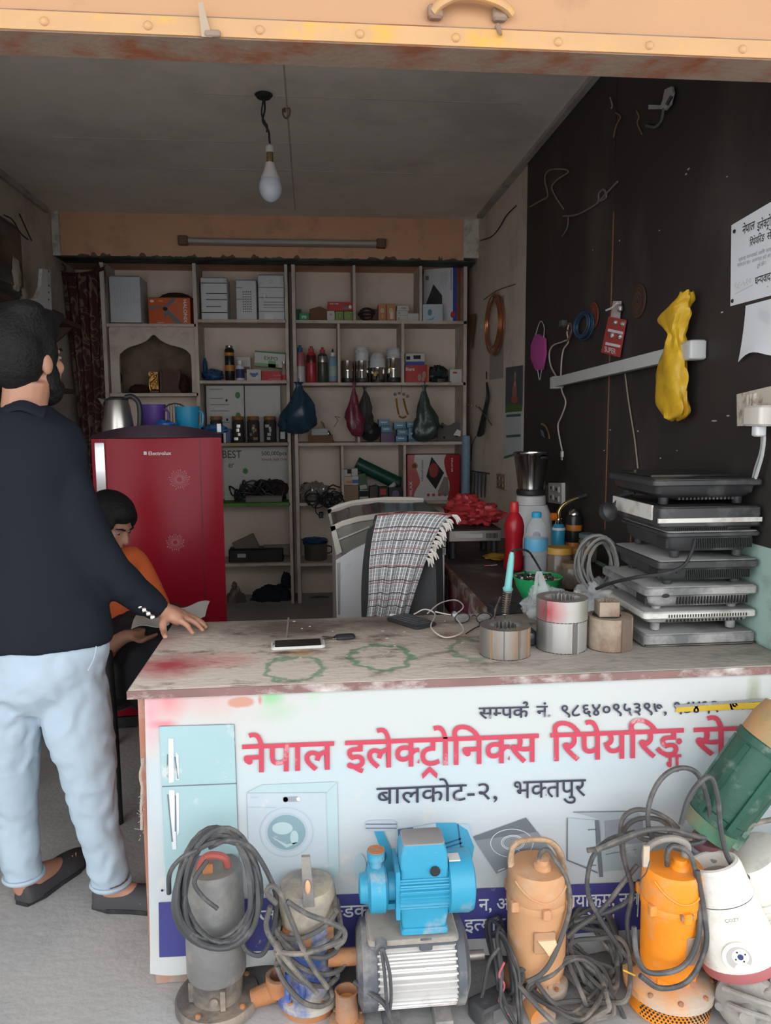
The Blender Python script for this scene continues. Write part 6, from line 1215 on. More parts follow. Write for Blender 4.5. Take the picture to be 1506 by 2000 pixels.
# chips and screws left in the black wall
random.seed(21)
for px, py, w_ in ((1158, 488, 4), (1410, 610, 6), (1395, 822, 14), (1422, 812, 8), (1288, 450, 3), (1345, 330, 7), (1340, 340, 5), (1246, 842, 6), (1105, 735, 3), (1192, 840, 6), (1322, 880, 3), (1290, 895, 3), (1500, 560, 4), (1420, 345, 4), (1210, 470, 2), (1180, 880, 5)):
    p = wp(px, py, .001); s = mpp(p); MB().ell(p, (.002, w_*s*.8, random.uniform(2, 4)*s*.5), 8, 5).build('paint_chip', plain('chip_pale', (.40, .35, .31), .9), wr)
# ================================================================== things on the counter and the work table
ZK = ZT+.0002
def ot(px, py, z=ZK): return onz(px, py, z)
# --- stack of seven cooktops
YK = 1.99
def kz(y): return at(1330, y, YK).z
dustb = mat('dusty_black', (.035, .035, .037), .55, var=.2, vs=6, dirt=(.15, .145, .14), da=.16, ds=5)
dusty = mat('dusty_grey_plastic', (.13, .13, .132), .75, var=.2, vs=6, dirt=(.34, .325, .31), da=.4, ds=6)
dust_top = mat('dust_layer', (.26, .255, .25), .9, var=.2, vs=8, dirt=(.14, .14, .14), da=.2, ds=6)
blackt = mat('black_hob', (.025, .025, .027), .3, var=.3, dirt=(.12, .115, .11), da=.10, ds=5)
creamp = plain('cream_rim', (.58, .56, .52), .5, dirt=(.36, .31, .27), da=.25, ds=12)
dep_ = .325
def cooktop(label, ytop, yrim, ybody, yfeet, px0, px1, body, rim, topm, vent=0, style='', yb=0.):
    """one portable cooktop: rim slab, narrower slotted body below, four feet"""
    x0 = at(px0, ytop, YK+yb).x; x1 = min(XR-.02, at(px1, ytop, YK+yb).x); w = x1-x0; c = (x0+x1)/2; Yc = YK+yb+dep_/2
    z3, z2, z1, z0 = kz(ytop), kz(yrim), kz(ybody), max(ZK, kz(yfeet))
    t = thing('induction_cooktop', label, 'cooktop', T(c, Yc, z0), 'cooktops stacked on the counter')
    o = lambda z: z-z0
    MB().slab(rrect(w, dep_, .012, 3), o(z2), o(z3), .003).lb('rim', rim, t)
    ow_, od_ = w*.93, dep_*.93
    bo = MB().rings([[(x*.86, y*.88, o(z1)) for x, y in rrect(ow_, od_, .02, 3)], [(x*.97, y*.97, o(z1)+(z2-z1)*.35) for x, y in rrect(ow_, od_, .02, 3)], [(x, y, o(z2)) for x, y in rrect(ow_, od_, .02, 3)]]).lb('body', body, t)
    MB().slab(rrect(w*.965, dep_*.965, .008, 3), o(z3)-.001, o(z3)+.0025, .001).lb('hob_plate', topm, t)
    for sx_ in (-1, 1):
        for sy_ in (-1, 1): MB().lathe([(.012, 0), (.013, .003), (.014, z1-z0+.006)], 12, T(sx_*w*.34, sy_*dep_*.36, 0)).lb('foot', body, t)
    if vent:
        nv = 34 if vent == 1 else 24; hv = (z2-z1)*.62; fy = -od_/2*.985
        for k in range(nv):
            u = .30+.62*k/(nv-1); MB().box((-w/2+u*w, fy+.002-.004, o(z1)+(z2-z1)*.55), (w*.0085, .008, hv)).lb('vent_slot', slot_m, bo)
        for k in range(9):
            v = -.42+.16*k/8; MB().box((-ow_/2*.985, v*dep_, o(z1)+(z2-z1)*.55), (.008, .005, hv)).lb('vent_slot', slot_m, bo)
    return t, w, z0, c
t, w, z0, c = cooktop('thick dusty grey cooktop at the bottom of the cooktop stack', 1240, 1262, 1277, 1287, 1259, 1492, dusty, dusty, dust_top)
MB().box((0, -dep_/2+.001, kz(1258)-z0), (w*.99, .004, .003)).lb('rim_groove', slot_m, t); MB().lathe([(.085, 0), (.09, .006), (.09, .018)], 26, T(w*.18, -.03, 0) @ S3(1, .9, 1)).lb('fan_guard', dusty, t)
t, w, z0, c = cooktop('thin cream edged cooktop just above the bottom cooktop', 1196, 1209, 1221, 1236, 1258, 1482, dusty, creamp, dust_top)
for k in range(30): MB().box((-w/2+(.22+.68*k/29)*w, -dep_/2-.0005, kz(1203)-z0), (w*.008, .003, .008)).lb('vent_slot', slot_m, t)
for k in range(22): MB().box((-w/2+(.22+.66*k/21)*w, -dep_*.93/2+.003, kz(1214)-z0), (w*.010, .012, .006)).lb('vent_slot', slot_m, t)
t, w, z0, c = cooktop('dusty grey cooktop with a broken hole in its front corner', 1148, 1164, 1188, 1194, 1261, 1497, dusty, dusty, dust_top, 2)
MB().ell((-w/2+.18*w, -dep_/2+.001, kz(1163)-z0), (.012, .004, .006), 12, 8).lb('broken_hole', slot_m, t)
t, w, z0, c = cooktop('black cooktop with thin dusty lid and dense side slots', 1097, 1112, 1138, 1146, 1287, 1508, dustb, dustb, dust_top, 1)
MB().box((-w/2+.22*w, -dep_*.93/2-.002, kz(1117)-z0), (.016, .006, .010)).lb('cable_port', slot_m, t)
t, w, z0, c = cooktop('black cooktop with curved slots and a power lead, under the white edged one', 1041, 1050, 1080, 1093, 1304, 1506, dustb, dustb, dust_top, 1, yb=.0)
lead = [at(1358, 1054, YK-.005), at(1350, 1080, YK-.02), at(1335, 1105, YK-.03), at(1300, 1120, YK-.03), at(1240, 1128, YK+.0), at(1190, 1140, YK+.1), at(1165, 1150, YK+.16)]
MB().tube(spline(lead, 8), .005, 8).build('power_lead', black_p, t)
# the white one with a sloping control panel
t, w, z0, c = cooktop('white edged cooktop with a glossy black sloping control panel', 992, 1030, 1040, 1046, 1290, 1520, dustb, dustb, blackt)
zt_ = kz(992)-z0; zp = kz(1017)-z0
MB().add([(-w/2-.004, -dep_/2-.001, zp+.006), (w/2, -dep_/2-.001, zp+.006), (w/2, -dep_/2-.001, zp-.006), (-w/2-.004, -dep_/2-.001, zp-.006), (-w/2-.004, -dep_/2+.006, zp+.006), (w/2, -dep_/2+.006, zp+.006), (w/2, -dep_/2+.006, zp-.006), (-w/2-.004, -dep_/2+.006, zp-.006)], [(0, 1, 2, 3), (4, 7, 6, 5), (0, 4, 5, 1), (3, 2, 6, 7), (0, 3, 7, 4), (1, 5, 6, 2)]).lb('front_bezel', creamp, t)
MB().box((-w/2-.002, .02, (zt_+zp)/2), (.006, dep_-.05, zt_-zp+.006)).lb('side_bezel', creamp, t)
MB().add([(-w/2+.02, -dep_/2+.0, zp+.007), (w/2, -dep_/2+.0, zp+.007), (w/2, -dep_/2+.07, zt_+.003), (-w/2, -dep_/2+.07, zt_+.003), (-w/2+.02, -dep_/2+.004, zp-.02), (w/2, -dep_/2+.004, zp-.02), (w/2, -dep_/2+.07, zp-.02), (-w/2, -dep_/2+.07, zp-.02)], [(0, 1, 2, 3), (7, 6, 5, 4), (0, 4, 5, 1), (1, 5, 6, 2), (2, 6, 7, 3), (3, 7, 4, 0)]).lb('control_panel', plain('panel_gloss', (.012, .012, .013), .2), t)
for k in range(7):
    u = .16+k*.11; MB().box((-w/2+u*w, -dep_/2+.03, zp+.007+(zt_-zp)*.38), (.016, .008, .001), None).lb('panel_key', plain('key_grey', (.06, .06, .062), .4), t)
for k in range(26): MB().box((-w/2+(.18+.5*k/25)*w, -dep_*.93/2+.001, kz(1035)-z0), (w*.007, .006, .008)).lb('vent_slot', slot_m, t)
# plug dangling from it
pp = at(1193, 1000, YK+.26)
tpl = thing('three_pin_plug', 'black three pin plug hanging at the side of the cooktop stack', 'plug', T(pp.x-.02, pp.y, pp.z-.03))
MB().lathe([(.026, 0), (.030, .006), (.028, .022), (.012, .034)], 18, T(pp.x-.02, pp.y-.01, pp.z) @ R(70, 'X') @ R(20, 'Y')).build('plug_body', black_p, tpl)
for dx, dz_ in ((-.010, .006), (.010, .010), (.0, -.012)): MB().cyl((pp.x-.02+dx, pp.y-.012, pp.z+dz_), (pp.x-.02+dx-.004, pp.y-.038, pp.z+dz_+.006), .004, n=8).build('pin', plain('brass', (.5, .38, .15), .25, metal=.9), tpl)
MB().tube(spline([(pp.x-.018, pp.y+.02, pp.z+.005), at(1200, 985, YK+.30), at(1215, 968, YK+.28), at(1240, 962, YK+.25)], 6), .006, 8).build('lead', black_p, tpl)
t, w, z0, c = cooktop('black cooktop lying on top of the cooktop stack', 938, 950, 974, 988, 1277, 1497, blackt, dustb, blackt, yb=.0)
MB().box((0, .03, kz(938)-z0+.006), (w*.82, dep_*.7, .005)).lb('glass_plate', plain('hob_glass', (.02, .02, .022), .15), t)
for k in range(16): MB().box((-w*.2+k*.011, -dep_*.3, kz(974)-z0-.004), (.005, .05, .008)).lb('vent_rib', dustb, t)
# grey cable coil beside the stack
random.seed(14); cg = thing('grey_cable_coil', 'coil of dusty grey cable leaning on the side of the cooktop stack', 'cable', T(at(1165, 1130, 2.3).x, 2.3, ZK)); mb = MB()
for k in range(7):
    c0 = at(1168+random.uniform(-6, 6), 1100+random.uniform(-3, 6), 2.32); k_ = random.uniform(.75, 1.1); mb.tube([c0+Vector((.055*k_*cos(q*.3), .03*sin(q*.3+k), .085*k_*sin(q*.3))) for q in range(21)], .005, 6, closed=True)
mb.build('loops', plain('dust_cable', (.16, .155, .145), .7), cg)['kind'] = 'stuff'
# --- stator cores
lam = mat('laminated_steel', (.30, .285, .265), .42, metal=.7, var=.25, vs=14, dirt=(.20, .13, .085), da=.25, ds=7, stretch=(1, 1, .25))
lam2 = mat('clean_laminations', (.46, .45, .44), .35, metal=.8, var=.12, vs=20, dirt=(.3, .27, .24), da=.15, ds=6, stretch=(1, 1, .2))
paper_w = mat('paper_wrapped', (.36, .29, .22), .8, var=.3, vs=9, dirt=(.2, .13, .09), da=.4, ds=5, bump=.2)
def stator(label, px, py, rpx, hpx, m, z=None, slots=18, ri=.46, seams=(), rot=0, tooth=.30, facets=0):
    p = onz(px, py, ZK) if z is None else Vector((z[0], z[1], z[2])); s = mpp(p); r = rpx*s; h = hpx*s*.985
    t = thing('stator_core', label, 'stator core', T(*p) @ R(rot, 'Z'), 'steel stator cores on the counter'); n = slots*4; o_ = []; i_ = []
    for k in range(n):
        a = 2*PI*k/n; rr = r*(1-(.015*(k % (n//8) == 0)))*(1 if not facets else cos(PI/facets)/cos((a % (2*PI/facets))-PI/facets)*1.02)
        o_.append((rr*cos(a), rr*sin(a))); ii = r*ri if (k % 4) < 2 else r*(ri+tooth*.62); i_.append((ii*cos(a), ii*sin(a)))
    MB().rings([[(x, y, 0) for x, y in o_], [(x, y, h) for x, y in o_], [(x, y, h) for x, y in i_], [(x, y, 0) for x, y in i_]], closed=True).build('laminations', m, t, local=True, smooth=25)
    MB().lathe([(r*1.001, 0), (r*1.004, .001), (r*1.001, .002)], 40).lb('gap_line', slot_m, t)
    for a_, w_, mm in seams:
        a = rad(a_); MB().box((0, -r*.999, h/2), (w_, .0035, h*.99), R(a_, 'Z')).lb('weld_seam', mm, t)
    return t, p, r, h
rust_l = plain('rust_line', (.30, .16, .07), .8); dk_l = plain('dark_line', (.14, .13, .12), .5, metal=.5)
stator('worn dark stator core standing alone left of the others', 986, 1276, 49, 58, lam, seams=((-50, .004, rust_l), (-20, .003, dk_l), (15, .005, dk_l), (45, .006, rust_l)), rot=4)
t, p, r, h = stator('shiny steel stator core under the red stained one', 1096, 1264, 48.5, 60, lam2, seams=((12, .012, dk_l), (16, .003, dk_l), (20, .004, lam2)))
redst = mat('red_stained_steel', (.42, .40, .38), .4, metal=.6, var=.12, vs=12); mask_nodes(redst, [('spot', (-.055, -.045, .03), .028, .03, (.45, .01, .03), .95, (1, 1, 1)), ('spot', (.05, -.05, .03), .025, .03, (.28, .30, .16), .5, (1, 1, 1))])
stator('steel stator core stained red lying on top of another core', 0, 0, 49.5, 42, redst, z=(p.x, p.y, p.z+h+.0005), slots=20, ri=.5, seams=((-55, .003, dk_l),))
t, p, r, h = stator('brown paper wrapped stator core right of the shiny one', 1190, 1263, 43, 64, paper_w, seams=((24, .035, plain('bare_brown', (.17, .12, .095), .5, metal=.3)),), facets=0)
stator('small square edged stator core on top of the paper wrapped one', 0, 0, 27, 30, paper_w, z=(p.x-.010, p.y, p.z+h+.0005), slots=12, ri=.5, facets=4, rot=40)
# --- phones, keys, glasses, charger leads
ph = thing('white_phone', 'white edged smartphone lying face up on the counter', 'phone', T(*ot(582, 1262)) @ R(3, 'Z')); MB().rbox((0, 0, .005), (.150, .074, .009), .010, .003, n=4).lb('case', plain('phone_white', (.62, .60, .57), .35), ph); MB().slab(rrect(.128, .066, .004), .0095, .0102, 0).lb('screen', plain('phone_glass', (.012, .013, .016), .12), ph); MB().box((-.0675, 0, .0099), (.002, .02, .0006)).lb('earpiece', slot_m, ph)
ph = thing('black_phone', 'black smartphone in a ribbed case charging at the back of the counter', 'phone', T(*ot(803, 1217)) @ R(32, 'Z')); MB().rbox((0, 0, .006), (.085, .155, .012), .012, .004, n=4).lb('case', plain('case_black', (.025, .027, .03), .5), ph)
for k in range(8): MB().box((0, -.06+k*.017, .0122), (.072, .004, .0012)).lb('case_rib', plain('case_rib', (.09, .09, .095), .4), ph)
MB().rbox((.0, .088, .006), (.016, .03, .01), .004, .003).lb('charging_plug', white_p, ph)
ky = thing('car_key', 'dark key fob with metal keys lying behind the white phone', 'keys', T(*ot(662, 1249))); MB().rbox((.018, 0, .007), (.06, .03, .013), .012, .004, R(8, 'Z'), n=4).lb('fob', black_p, ky)
for a_ in (10, -24): MB().rbox((-.03, 0, .004), (.045, .010, .003), .002, .001, R(a_, 'Z')).lb('key', chrome, ky)
MB().tube([(-.008+.010*cos(q*.5236), .010*sin(q*.5236), .006) for q in range(12)], .0015, 5, closed=True).lb('ring', chrome, ky)
gs = thing('eyeglasses', 'black framed eyeglasses lying open on the counter', 'eyeglasses', T(*ot(925, 1215)))
gp = lambda x, y, z: ot(x, y, ZK+z)
for cx_, cy_ in ((903, 1203), (945, 1203)):
    c = gp(cx_, cy_+4, .018); ringpts = [c+Vector((.024*cos(q*.3927), .004*cos(q*.3927), .016*sin(q*.3927))) for q in range(16)]
    MB().tube(ringpts, .0018, 6, closed=True).build('rim', black_p, gs); MB().add(ringpts, [tuple(range(16))]).build('lens', mat('lens_glass', (.30, .32, .33), .05, alpha=.35), gs, smooth=0)
MB().tube(spline([gp(922, 1204, .022), gp(926, 1201, .028), gp(930, 1204, .022)], 4), .0018, 6).build('bridge', black_p, gs); MB().tube(spline([gp(963, 1203, .022), gp(945, 1218, .012), gp(925, 1228, .006), gp(910, 1238, .003)], 5), .002, 6).build('temple', black_p, gs); MB().tube(spline([gp(882, 1203, .022), gp(884, 1195, .012), gp(900, 1188, .004)], 5), .002, 6).build('temple', black_p, gs)
lead_w = plain('lead_white', (.60, .54, .50), .5)
for k, (pts, lab) in enumerate((([(808, 1200), (830, 1190), (850, 1200), (842, 1225), (870, 1245), (905, 1232), (890, 1205)], 'white charging lead curling from the black phone'), ([(835, 1198), (860, 1178), (890, 1172), (905, 1185), (885, 1200), (850, 1195)], 'second white charging lead looped behind the eyeglasses'))):
    o = MB().tube(spline([ot(x, y, ZK+.004+.012*sin(i*1.7)**2) for i, (x, y) in enumerate(pts)], 8), .0022, 6).build('charging_lead', lead_w); tag(o, lab, 'cable')
o = thing('usb_plug', 'white plug end of a lead lying near the eyeglasses', 'plug', T(*ot(888, 1203))); MB().rbox((0, 0, .006), (.016, .035, .011), .004, .002).lb('shell', white_p, o); MB().box((0, .022, .006), (.010, .014, .004)).lb('contact', chrome, o)
# --- soldering iron on a spring stand
si = thing('soldering_iron', 'soldering iron with turquoise handle resting in its spring holder', 'soldering iron', T(*ot(988, 1238)))
ps_ = ot(985, 1232); Ys = ps_.y
def sp(px, py): return at(px, py, Ys)
a, b = sp(985, 1212), sp(1000, 1078); ax_ = (b-a)
MB().tube([a, a+ax_*.14], [.0018, .004], 8).build('tip', chrome, si); MB().tube([a+ax_*.12, a+ax_*.45], .006, 8).build('barrel', plain('barrel_brown', (.2, .15, .12), .4, metal=.6), si)
MB().tube([a+ax_*.42, a+ax_*.47, a+ax_*.50, a+ax_*.80, a+ax_*.95, a+ax_], [.012, .016, .011, .010, .008, .005], 12).build('handle', plain('turquoise_handle', (.16, .46, .44), .5), si)
tn = ax_.orthogonal().normalized(); bn = ax_.normalized().cross(tn); MB().tube([a+ax_*(.08+.40*k/120)+(tn*cos(k*.62)+bn*sin(k*.62))*(.009+.005*k/120) for k in range(121)], .0013, 5).build('spring', plain('spring_steel', (.34, .28, .24), .35, metal=.7), si)
MB().tube(spline([b, sp(1012, 1074)+Vector((0, .01, 0)), sp(1045, 1085)+Vector((0, .08, 0)), sp(1075, 1110)+Vector((0, .18, 0)), sp(1095, 1140)+Vector((0, .2, 0))], 7), .0035, 6).build('lead', black_p, si)
ss = thing('iron_stand', 'black base pan of the soldering iron holder behind the worn core', 'stand', T(ps_.x, Ys+.03, ZK)); MB().rbox((0, 0, .008), (.13, .09, .016), .02, .005, n=4).lb('pan', black_p, ss); MB().rbox((.0, .0, .018), (.07, .05, .008), .012, .003).lb('sponge', plain('burnt_sponge', (.10, .08, .06), .9), ss); MB().tube(spline([(-.02, .02, .012), (-.015, .015, .06), (-.006, -.002, .10)], 5), .003, 6).lb('holder_wire', chrome, ss)
# --- thin clear carrier bag
film = mat('clear_film', (.74, .76, .78), .12, var=.2, vs=20, alpha=.36, bump=.6, bs=16)
cb = thing('carrier_bag', 'crumpled thin clear carrier bag behind the stator cores', 'plastic bag', T(*ot(1120, 1215)))
cbp = ot(1110, 1212)
for x, y, rd_, sd_, nm in ((1068, 1182, (.062, .05, .048), 2.2, 'left_lobe'), (1168, 1176, (.075, .06, .055), 6.1, 'right_lobe'), (1118, 1190, (.05, .05, .04), 9.4, 'middle_fold')):
    c = at(x, y, 2.31); crumple((c.x, c.y, max(c.z, ZK+rd_[2]+.001)), rd_, sd_, 40, 26, .55, 2.2).build(nm, film, cb, smooth=70)
limb_ = [at(1040, 1180, 2.30), at(1046, 1150, 2.30), at(1050, 1120, 2.30), at(1058, 1135, 2.31), at(1068, 1165, 2.31)]
MB().tube(spline(limb_, 6), .011, 8, flat=.35).build('handle_loop', film, cb)
# --- green bowl of screws
gbp = ot(1050, 1172); s = mpp(gbp); gb = thing('screw_bowl', 'bright green plastic bowl heaped with screws and small parts', 'bowl', T(*gbp)); r_ = 47*s; h_ = .085
MB().lathe([(r_*.55, 0), (r_*.6, .002), (r_*.9, h_*.6), (r_*1.0, h_), (r_*1.04, h_), (r_*1.03, h_*.96), (r_*.97, h_*.95), (r_*.85, h_*.55), (r_*.55, .01)], 30).lb('bowl', plain('bowl_green', (.02, .33, .11), .35), gb)
random.seed(17)
for nm, m_, k_ in (('dark_screws', plain('dark_metal', (.10, .09, .09), .4, metal=.7), 26), ('bright_screws', chrome, 20), ('yellow_caps', plain('pale_caps', (.5, .42, .25), .6), 8)):
    mb = MB()
    for q in range(k_):
        a = random.uniform(0, 6.28); rr = r_*.85*math.sqrt(random.random()); c = Vector((rr*cos(a), rr*sin(a), h_*.82+random.uniform(0, .014))); d = Vector((random.uniform(-1, 1), random.uniform(-1, 1), random.uniform(-.3, .3))).normalized()*random.uniform(.008, .018); mb.cyl(c-d, c+d, .003, .002, 6); mb.cyl(c+d*.9, c+d*1.1, .005, n=6)
    mb.lb(nm, m_, gb)['kind'] = 'stuff'
# --- bottles, jars, gas cans, mixer on the work table
def turned(name, label, cat, px, py, wpx, ytop, parts, group=None, sq=None, n=26):
    p = ot(px, py); s = mpp(p); r = wpx/2*s; h = at(px, ytop, p.y).z-p.z; t = thing(name, label, cat, T(*p), group)
    for nm, m, prof in parts: MB().lathe([(a*r, b*h) for a, b in prof], n).lb(nm, m, t)
    return t, p, r, h
turned('red_bottle', 'red plastic squeeze bottle with a red cap', 'bottle', 1003, 1112, 39, 980, [('body', plain('bottle_red', (.42, .012, .02), .3), [(.85, 0), (1, .03), (1, .14), (.86, .28), (.88, .45), (1, .55), (1, .66), (.82, .76), (.45, .84), (.4, .86)]), ('cap', plain('cap_red', (.6, .03, .03), .35), [(.44, .85), (.46, .86), (.42, .97), (.34, 1)])])
clear = mat('clear_pet', (.80, .84, .86), .06, var=.02, alpha=.2)
turned('water_bottle', 'clear plastic water bottle with a blue cap and blue label', 'bottle', 1046, 1132, 45, 1000, [('shell', clear, [(.85, 0), (.98, .02), (.95, .08), (1, .12), (.95, .17), (1, .22), (.95, .27), (1, .32), (.95, .37), (1, .42), (1, .62), (.94, .7), (.75, .82), (.36, .91), (.34, .93)]), ('cap', plain('cap_blue', (.03, .36, .60), .4), [(.4, .92), (.42, .93), (.42, .99), (.36, 1)]), ('label', plain('label_blue', (.12, .40, .60), .4), [(1.01, .44), (1.02, .45), (1.02, .61), (1.01, .62)]), ('water', mat('water', (.6, .66, .7), .05, alpha=.15), [(.8, .01), (.92, .03), (.92, .40), (.2, .41)])])
jgl = mat('jar_glass_brown', (.20, .16, .12), .1, var=.5, vs=30, alpha=.75); olid = plain('orange_lid', (.50, .26, .04), .45, dirt=(.3, .18, .07), da=.2)
for px, py, w_, yt, lab in ((1092, 1133, 50, 1068, 'brown glass jar with a worn orange lid beside the water bottle'), (1118, 1148, 44, 1098, 'short dark jar with a dull lid in front of the orange lidded jars'), (1133, 1122, 38, 1070, 'second orange lidded jar beside the cooktop stack')):
    turned('lidded_jar', lab, 'jar', px, py, w_, yt, [('jar', jgl, [(.9, 0), (1, .03), (1, .70), (.9, .80), (.9, .82)]), ('lid', olid if 'short' not in lab else plain('dull_lid', (.2, .14, .07), .5), [(.96, .80), (1, .81), (1, .97), (.94, 1)]), ('contents', plain('dark_contents', (.08, .06, .045), .7, var=.5, vs=60), [(.8, .03), (.9, .05), (.9, .5), (.3, .55)])], 'jars on the work table')
turned('tin_lid_jar', 'glass jar with a blue grey lid behind the cooktop stack', 'jar', 1150, 1096, 40, 1042, [('jar', jgl, [(.9, 0), (1, .03), (1, .78), (.9, .84)]), ('lid', plain('blue_grey_lid', (.14, .20, .22), .5), [(.96, .84), (1, .85), (1, .98), (.94, 1)])])
t, p, r, h = turned('gas_torch', 'blue gas canister torch with orange knob and bent burner tube', 'gas torch', 1090, 1090, 25, 1013, [('canister', plain('canister_blue', (.03, .30, .48), .3), [(.92, 0), (1, .02), (1, .74), (.8, .84), (.5, .88)]), ('collar', chrome, [(.5, .86), (.55, .88), (.5, 1.0)]), ('white_band', ow, [(1.01, .72), (1.015, .73), (1.0, .78)])])
MB().tube(spline([(0, 0, h), (0, 0, h*1.18), (.02, -.0, h*1.35), (.06, 0, h*1.46), (.11, 0, h*1.55)], 6), .008, 10).lb('burner_tube', plain('brass', (.5, .38, .15), .25, metal=.9), t); MB().cyl((.085, 0, h*1.51), (.125, 0, h*1.58), .011, n=12).lb('nozzle', black_p, t); MB().lathe([(.016, 0), (.018, .004), (.018, .022), (.01, .028)], 14, T(-.012, 0, h*1.05) @ R(-90, 'Y')).lb('valve_knob', plain('knob_orange', (.70, .16, .01), .4), t)
turned('gas_canister', 'black gas canister with a printed orange flame', 'gas canister', 1120, 1085, 31, 994, [('canister', plain('canister_black', (.02, .02, .02), .3), [(.92, 0), (1, .02), (1, .80), (.85, .87), (.55, .88)]), ('collar', chrome, [(.55, .87), (.75, .88), (.7, .95), (.4, 1)]), ('flame_print', plain('flame_print', (.55, .20, .03), .4), [(1.01, .06), (1.015, .07), (1.015, .26), (1.0, .3)]), ('orange_dot', plain('flame_print', (.55, .20, .03), .4), [(1.01, .55), (1.015, .56), (1.015, .66), (1.0, .67)])])
p = ot(1035, 1078); s = mpp(p); mg = thing('mixer_grinder', 'white mixer grinder with a tall stainless steel jar on the work table', 'mixer grinder', T(*p)); zb_ = lambda y: at(1035, y, p.y).z-p.z
mw = plain('mixer_white', (.58, .57, .56), .4, dirt=(.42, .40, .38), da=.15)
MB().rings([[(x, y, 0) for x, y in rrect(80*s, 80*s, .04, 5)], [(x, y, .02) for x, y in rrect(82*s, 82*s, .04, 5)], [(x*.92, y*.92, zb_(1005)) for x, y in rrect(78*s, 78*s, .05, 5)], [(x*.74, y*.74, zb_(985)) for x, y in rrect(78*s, 78*s, .06, 5)]]).lb('motor_base', mw, mg); MB().lathe([(26*s, zb_(986)), (29*s, zb_(984)), (28*s, zb_(968)), (22*s, zb_(966))], 28).lb('jar_seat', mw, mg); MB().lathe([(.018, 0), (.02, .004), (.014, .012)], 16, T(.0, -41*s, zb_(1040)) @ R(90, 'X')).lb('speed_knob', black_p, mg)
MB().lathe([(23*s, zb_(966)), (26*s, zb_(960)), (25*s, zb_(952)), (33*s, zb_(890)), (35*s, zb_(886)), (35*s, zb_(883)), (31.5*s, zb_(884)), (22*s, zb_(955))], 32).lb('steel_jar', plain('mirror_steel', (.55, .54, .52), .16, metal=1.), mg); MB().lathe([(26*s, zb_(966)), (28*s, zb_(964)), (28*s, zb_(957)), (25*s, zb_(955))], 28).lb('jar_collar', black_p, mg); MB().tube(spline([(.0+8*s, -33*s, zb_(893)), (20*s, -36*s, zb_(892)), (32*s, -18*s, zb_(894))], 5), .006, 8).lb('handle_stub', black_p, mg)
# disc player with red sheet
p = ot(928, 1092); dp = thing('disc_player', 'slim silver fronted player with a black top on the work table', 'disc player', T(*p)); s = mpp(p); z_ = lambda y: at(928, y, p.y).z-p.z; wdp = 104*s
for sx_ in (-.4, .4):
    for sy_ in (.04, .26): MB().cyl((sx_*wdp, sy_, 0), (sx_*wdp, sy_, z_(1058)+.002), .018, n=12).lb('foot', black_p, dp)
MB().rbox((0, .17, (z_(1058)+z_(1036))/2), (wdp, .33, z_(1036)-z_(1058)), .006, .003).lb('chassis', plain('player_silver', (.32, .28, .25), .4, metal=.5), dp); MB().rbox((0, .17, z_(1036)+.002), (wdp*1.01, .335, .006), .006, .002).lb('top_cover', black_p, dp); MB().box((-wdp*.12, .004, (z_(1058)+z_(1036))/2), (wdp*.52, .004, .018)).lb('disc_tray', plain('tray_pale', (.45, .42, .40), .4), dp)
for k in range(9): MB().box((wdp*(.22+.025*k), .003, (z_(1058)+z_(1036))/2), (wdp*.010, .004, .022)).lb('vent_slot', slot_m, dp)
rs_ = thing('red_sheet', 'crumpled red plastic sheet heaped over the disc player', 'plastic sheet', T(p.x+.01, p.y+.2, p.z+z_(1036)+.006)); rm = mat('red_film', (.36, .03, .035), .4, var=.3, vs=7, bump=.5, bs=14); z9 = p.z+z_(1036)+.006
crumple((p.x-.0, p.y+.2, z9+.05), (.10, .10, .05), 3.7, 36, 24, .5, 2.9).build('heap', rm, rs_); crumple((p.x+.07, p.y+.17, z9+.045), (.09, .09, .045), 7.1, 36, 24, .5, 2.7).build('right_fold', rm, rs_); crumple((p.x-.0, p.y+.21, z9+.10), (.06, .06, .035), 9.9, 36, 24, .5, 2.5).build('peak', rm, rs_);
t = thing('yellow_cloth', 'small mustard cloth scrap behind the red bottle', 'cloth', T(*ot(972, 1092))); crumple((0, 0, .012), (.055, .04, .012), 2.9, amp=.5).lb('folds', plain('mustard_cloth', (.42, .22, .02), .9), t)
t = thing('torn_packet', 'torn red and white packet lying on the dark table top', 'packet', T(*ot(958, 1104)) @ R(10, 'Z')); MB().prism([(-.03, -.01), (.0, -.016), (.03, -.008), (.034, .01), (.0, .006), (-.026, .014)], .002).lb('foil', plain('packet_white', (.55, .42, .44), .4), t); MB().prism([(-.03, -.01), (.0, -.016), (-.004, .006), (-.026, .014)], .0006, None, .002).lb('red_part', plain('packet_red', (.42, .02, .03), .4), t)
t = thing('wood_block', 'small green labelled wooden block behind the carrier bag', 'wood block', T(*ot(1128, 1178)) @ R(35, 'Z')); MB().rbox((0, 0, .016), (.09, .04, .032), .003, .002).lb('block', plain('block_brown', (.16, .085, .045), .8), t); MB().rbox((.01, .0, .036), (.045, .03, .006), .002, .001, R(20, 'Y')).lb('label', plain('label_lime', (.36, .55, .14), .5), t)
t = thing('power_strip', 'black power strip with leads behind the eyeglasses', 'power strip', T(*ot(1000, 1196)) @ R(14, 'Z')); MB().rbox((0, 0, .016), (.16, .055, .03), .008, .004).lb('case', black_p, t)
for k in (-1, 0, 1): MB().lathe([(.016, 0), (.014, .001)], 14, T(k*.045, 0, .031)).lb('outlet', slot_m, t)
MB().tube(spline([(.08, 0, .015), (.11, .0, .03), (.09, -.04, .02), (.12, -.06, .004)], 6), .003, 6).lb('lead', plain('lead_orange', (.5, .12, .04), .5), t)
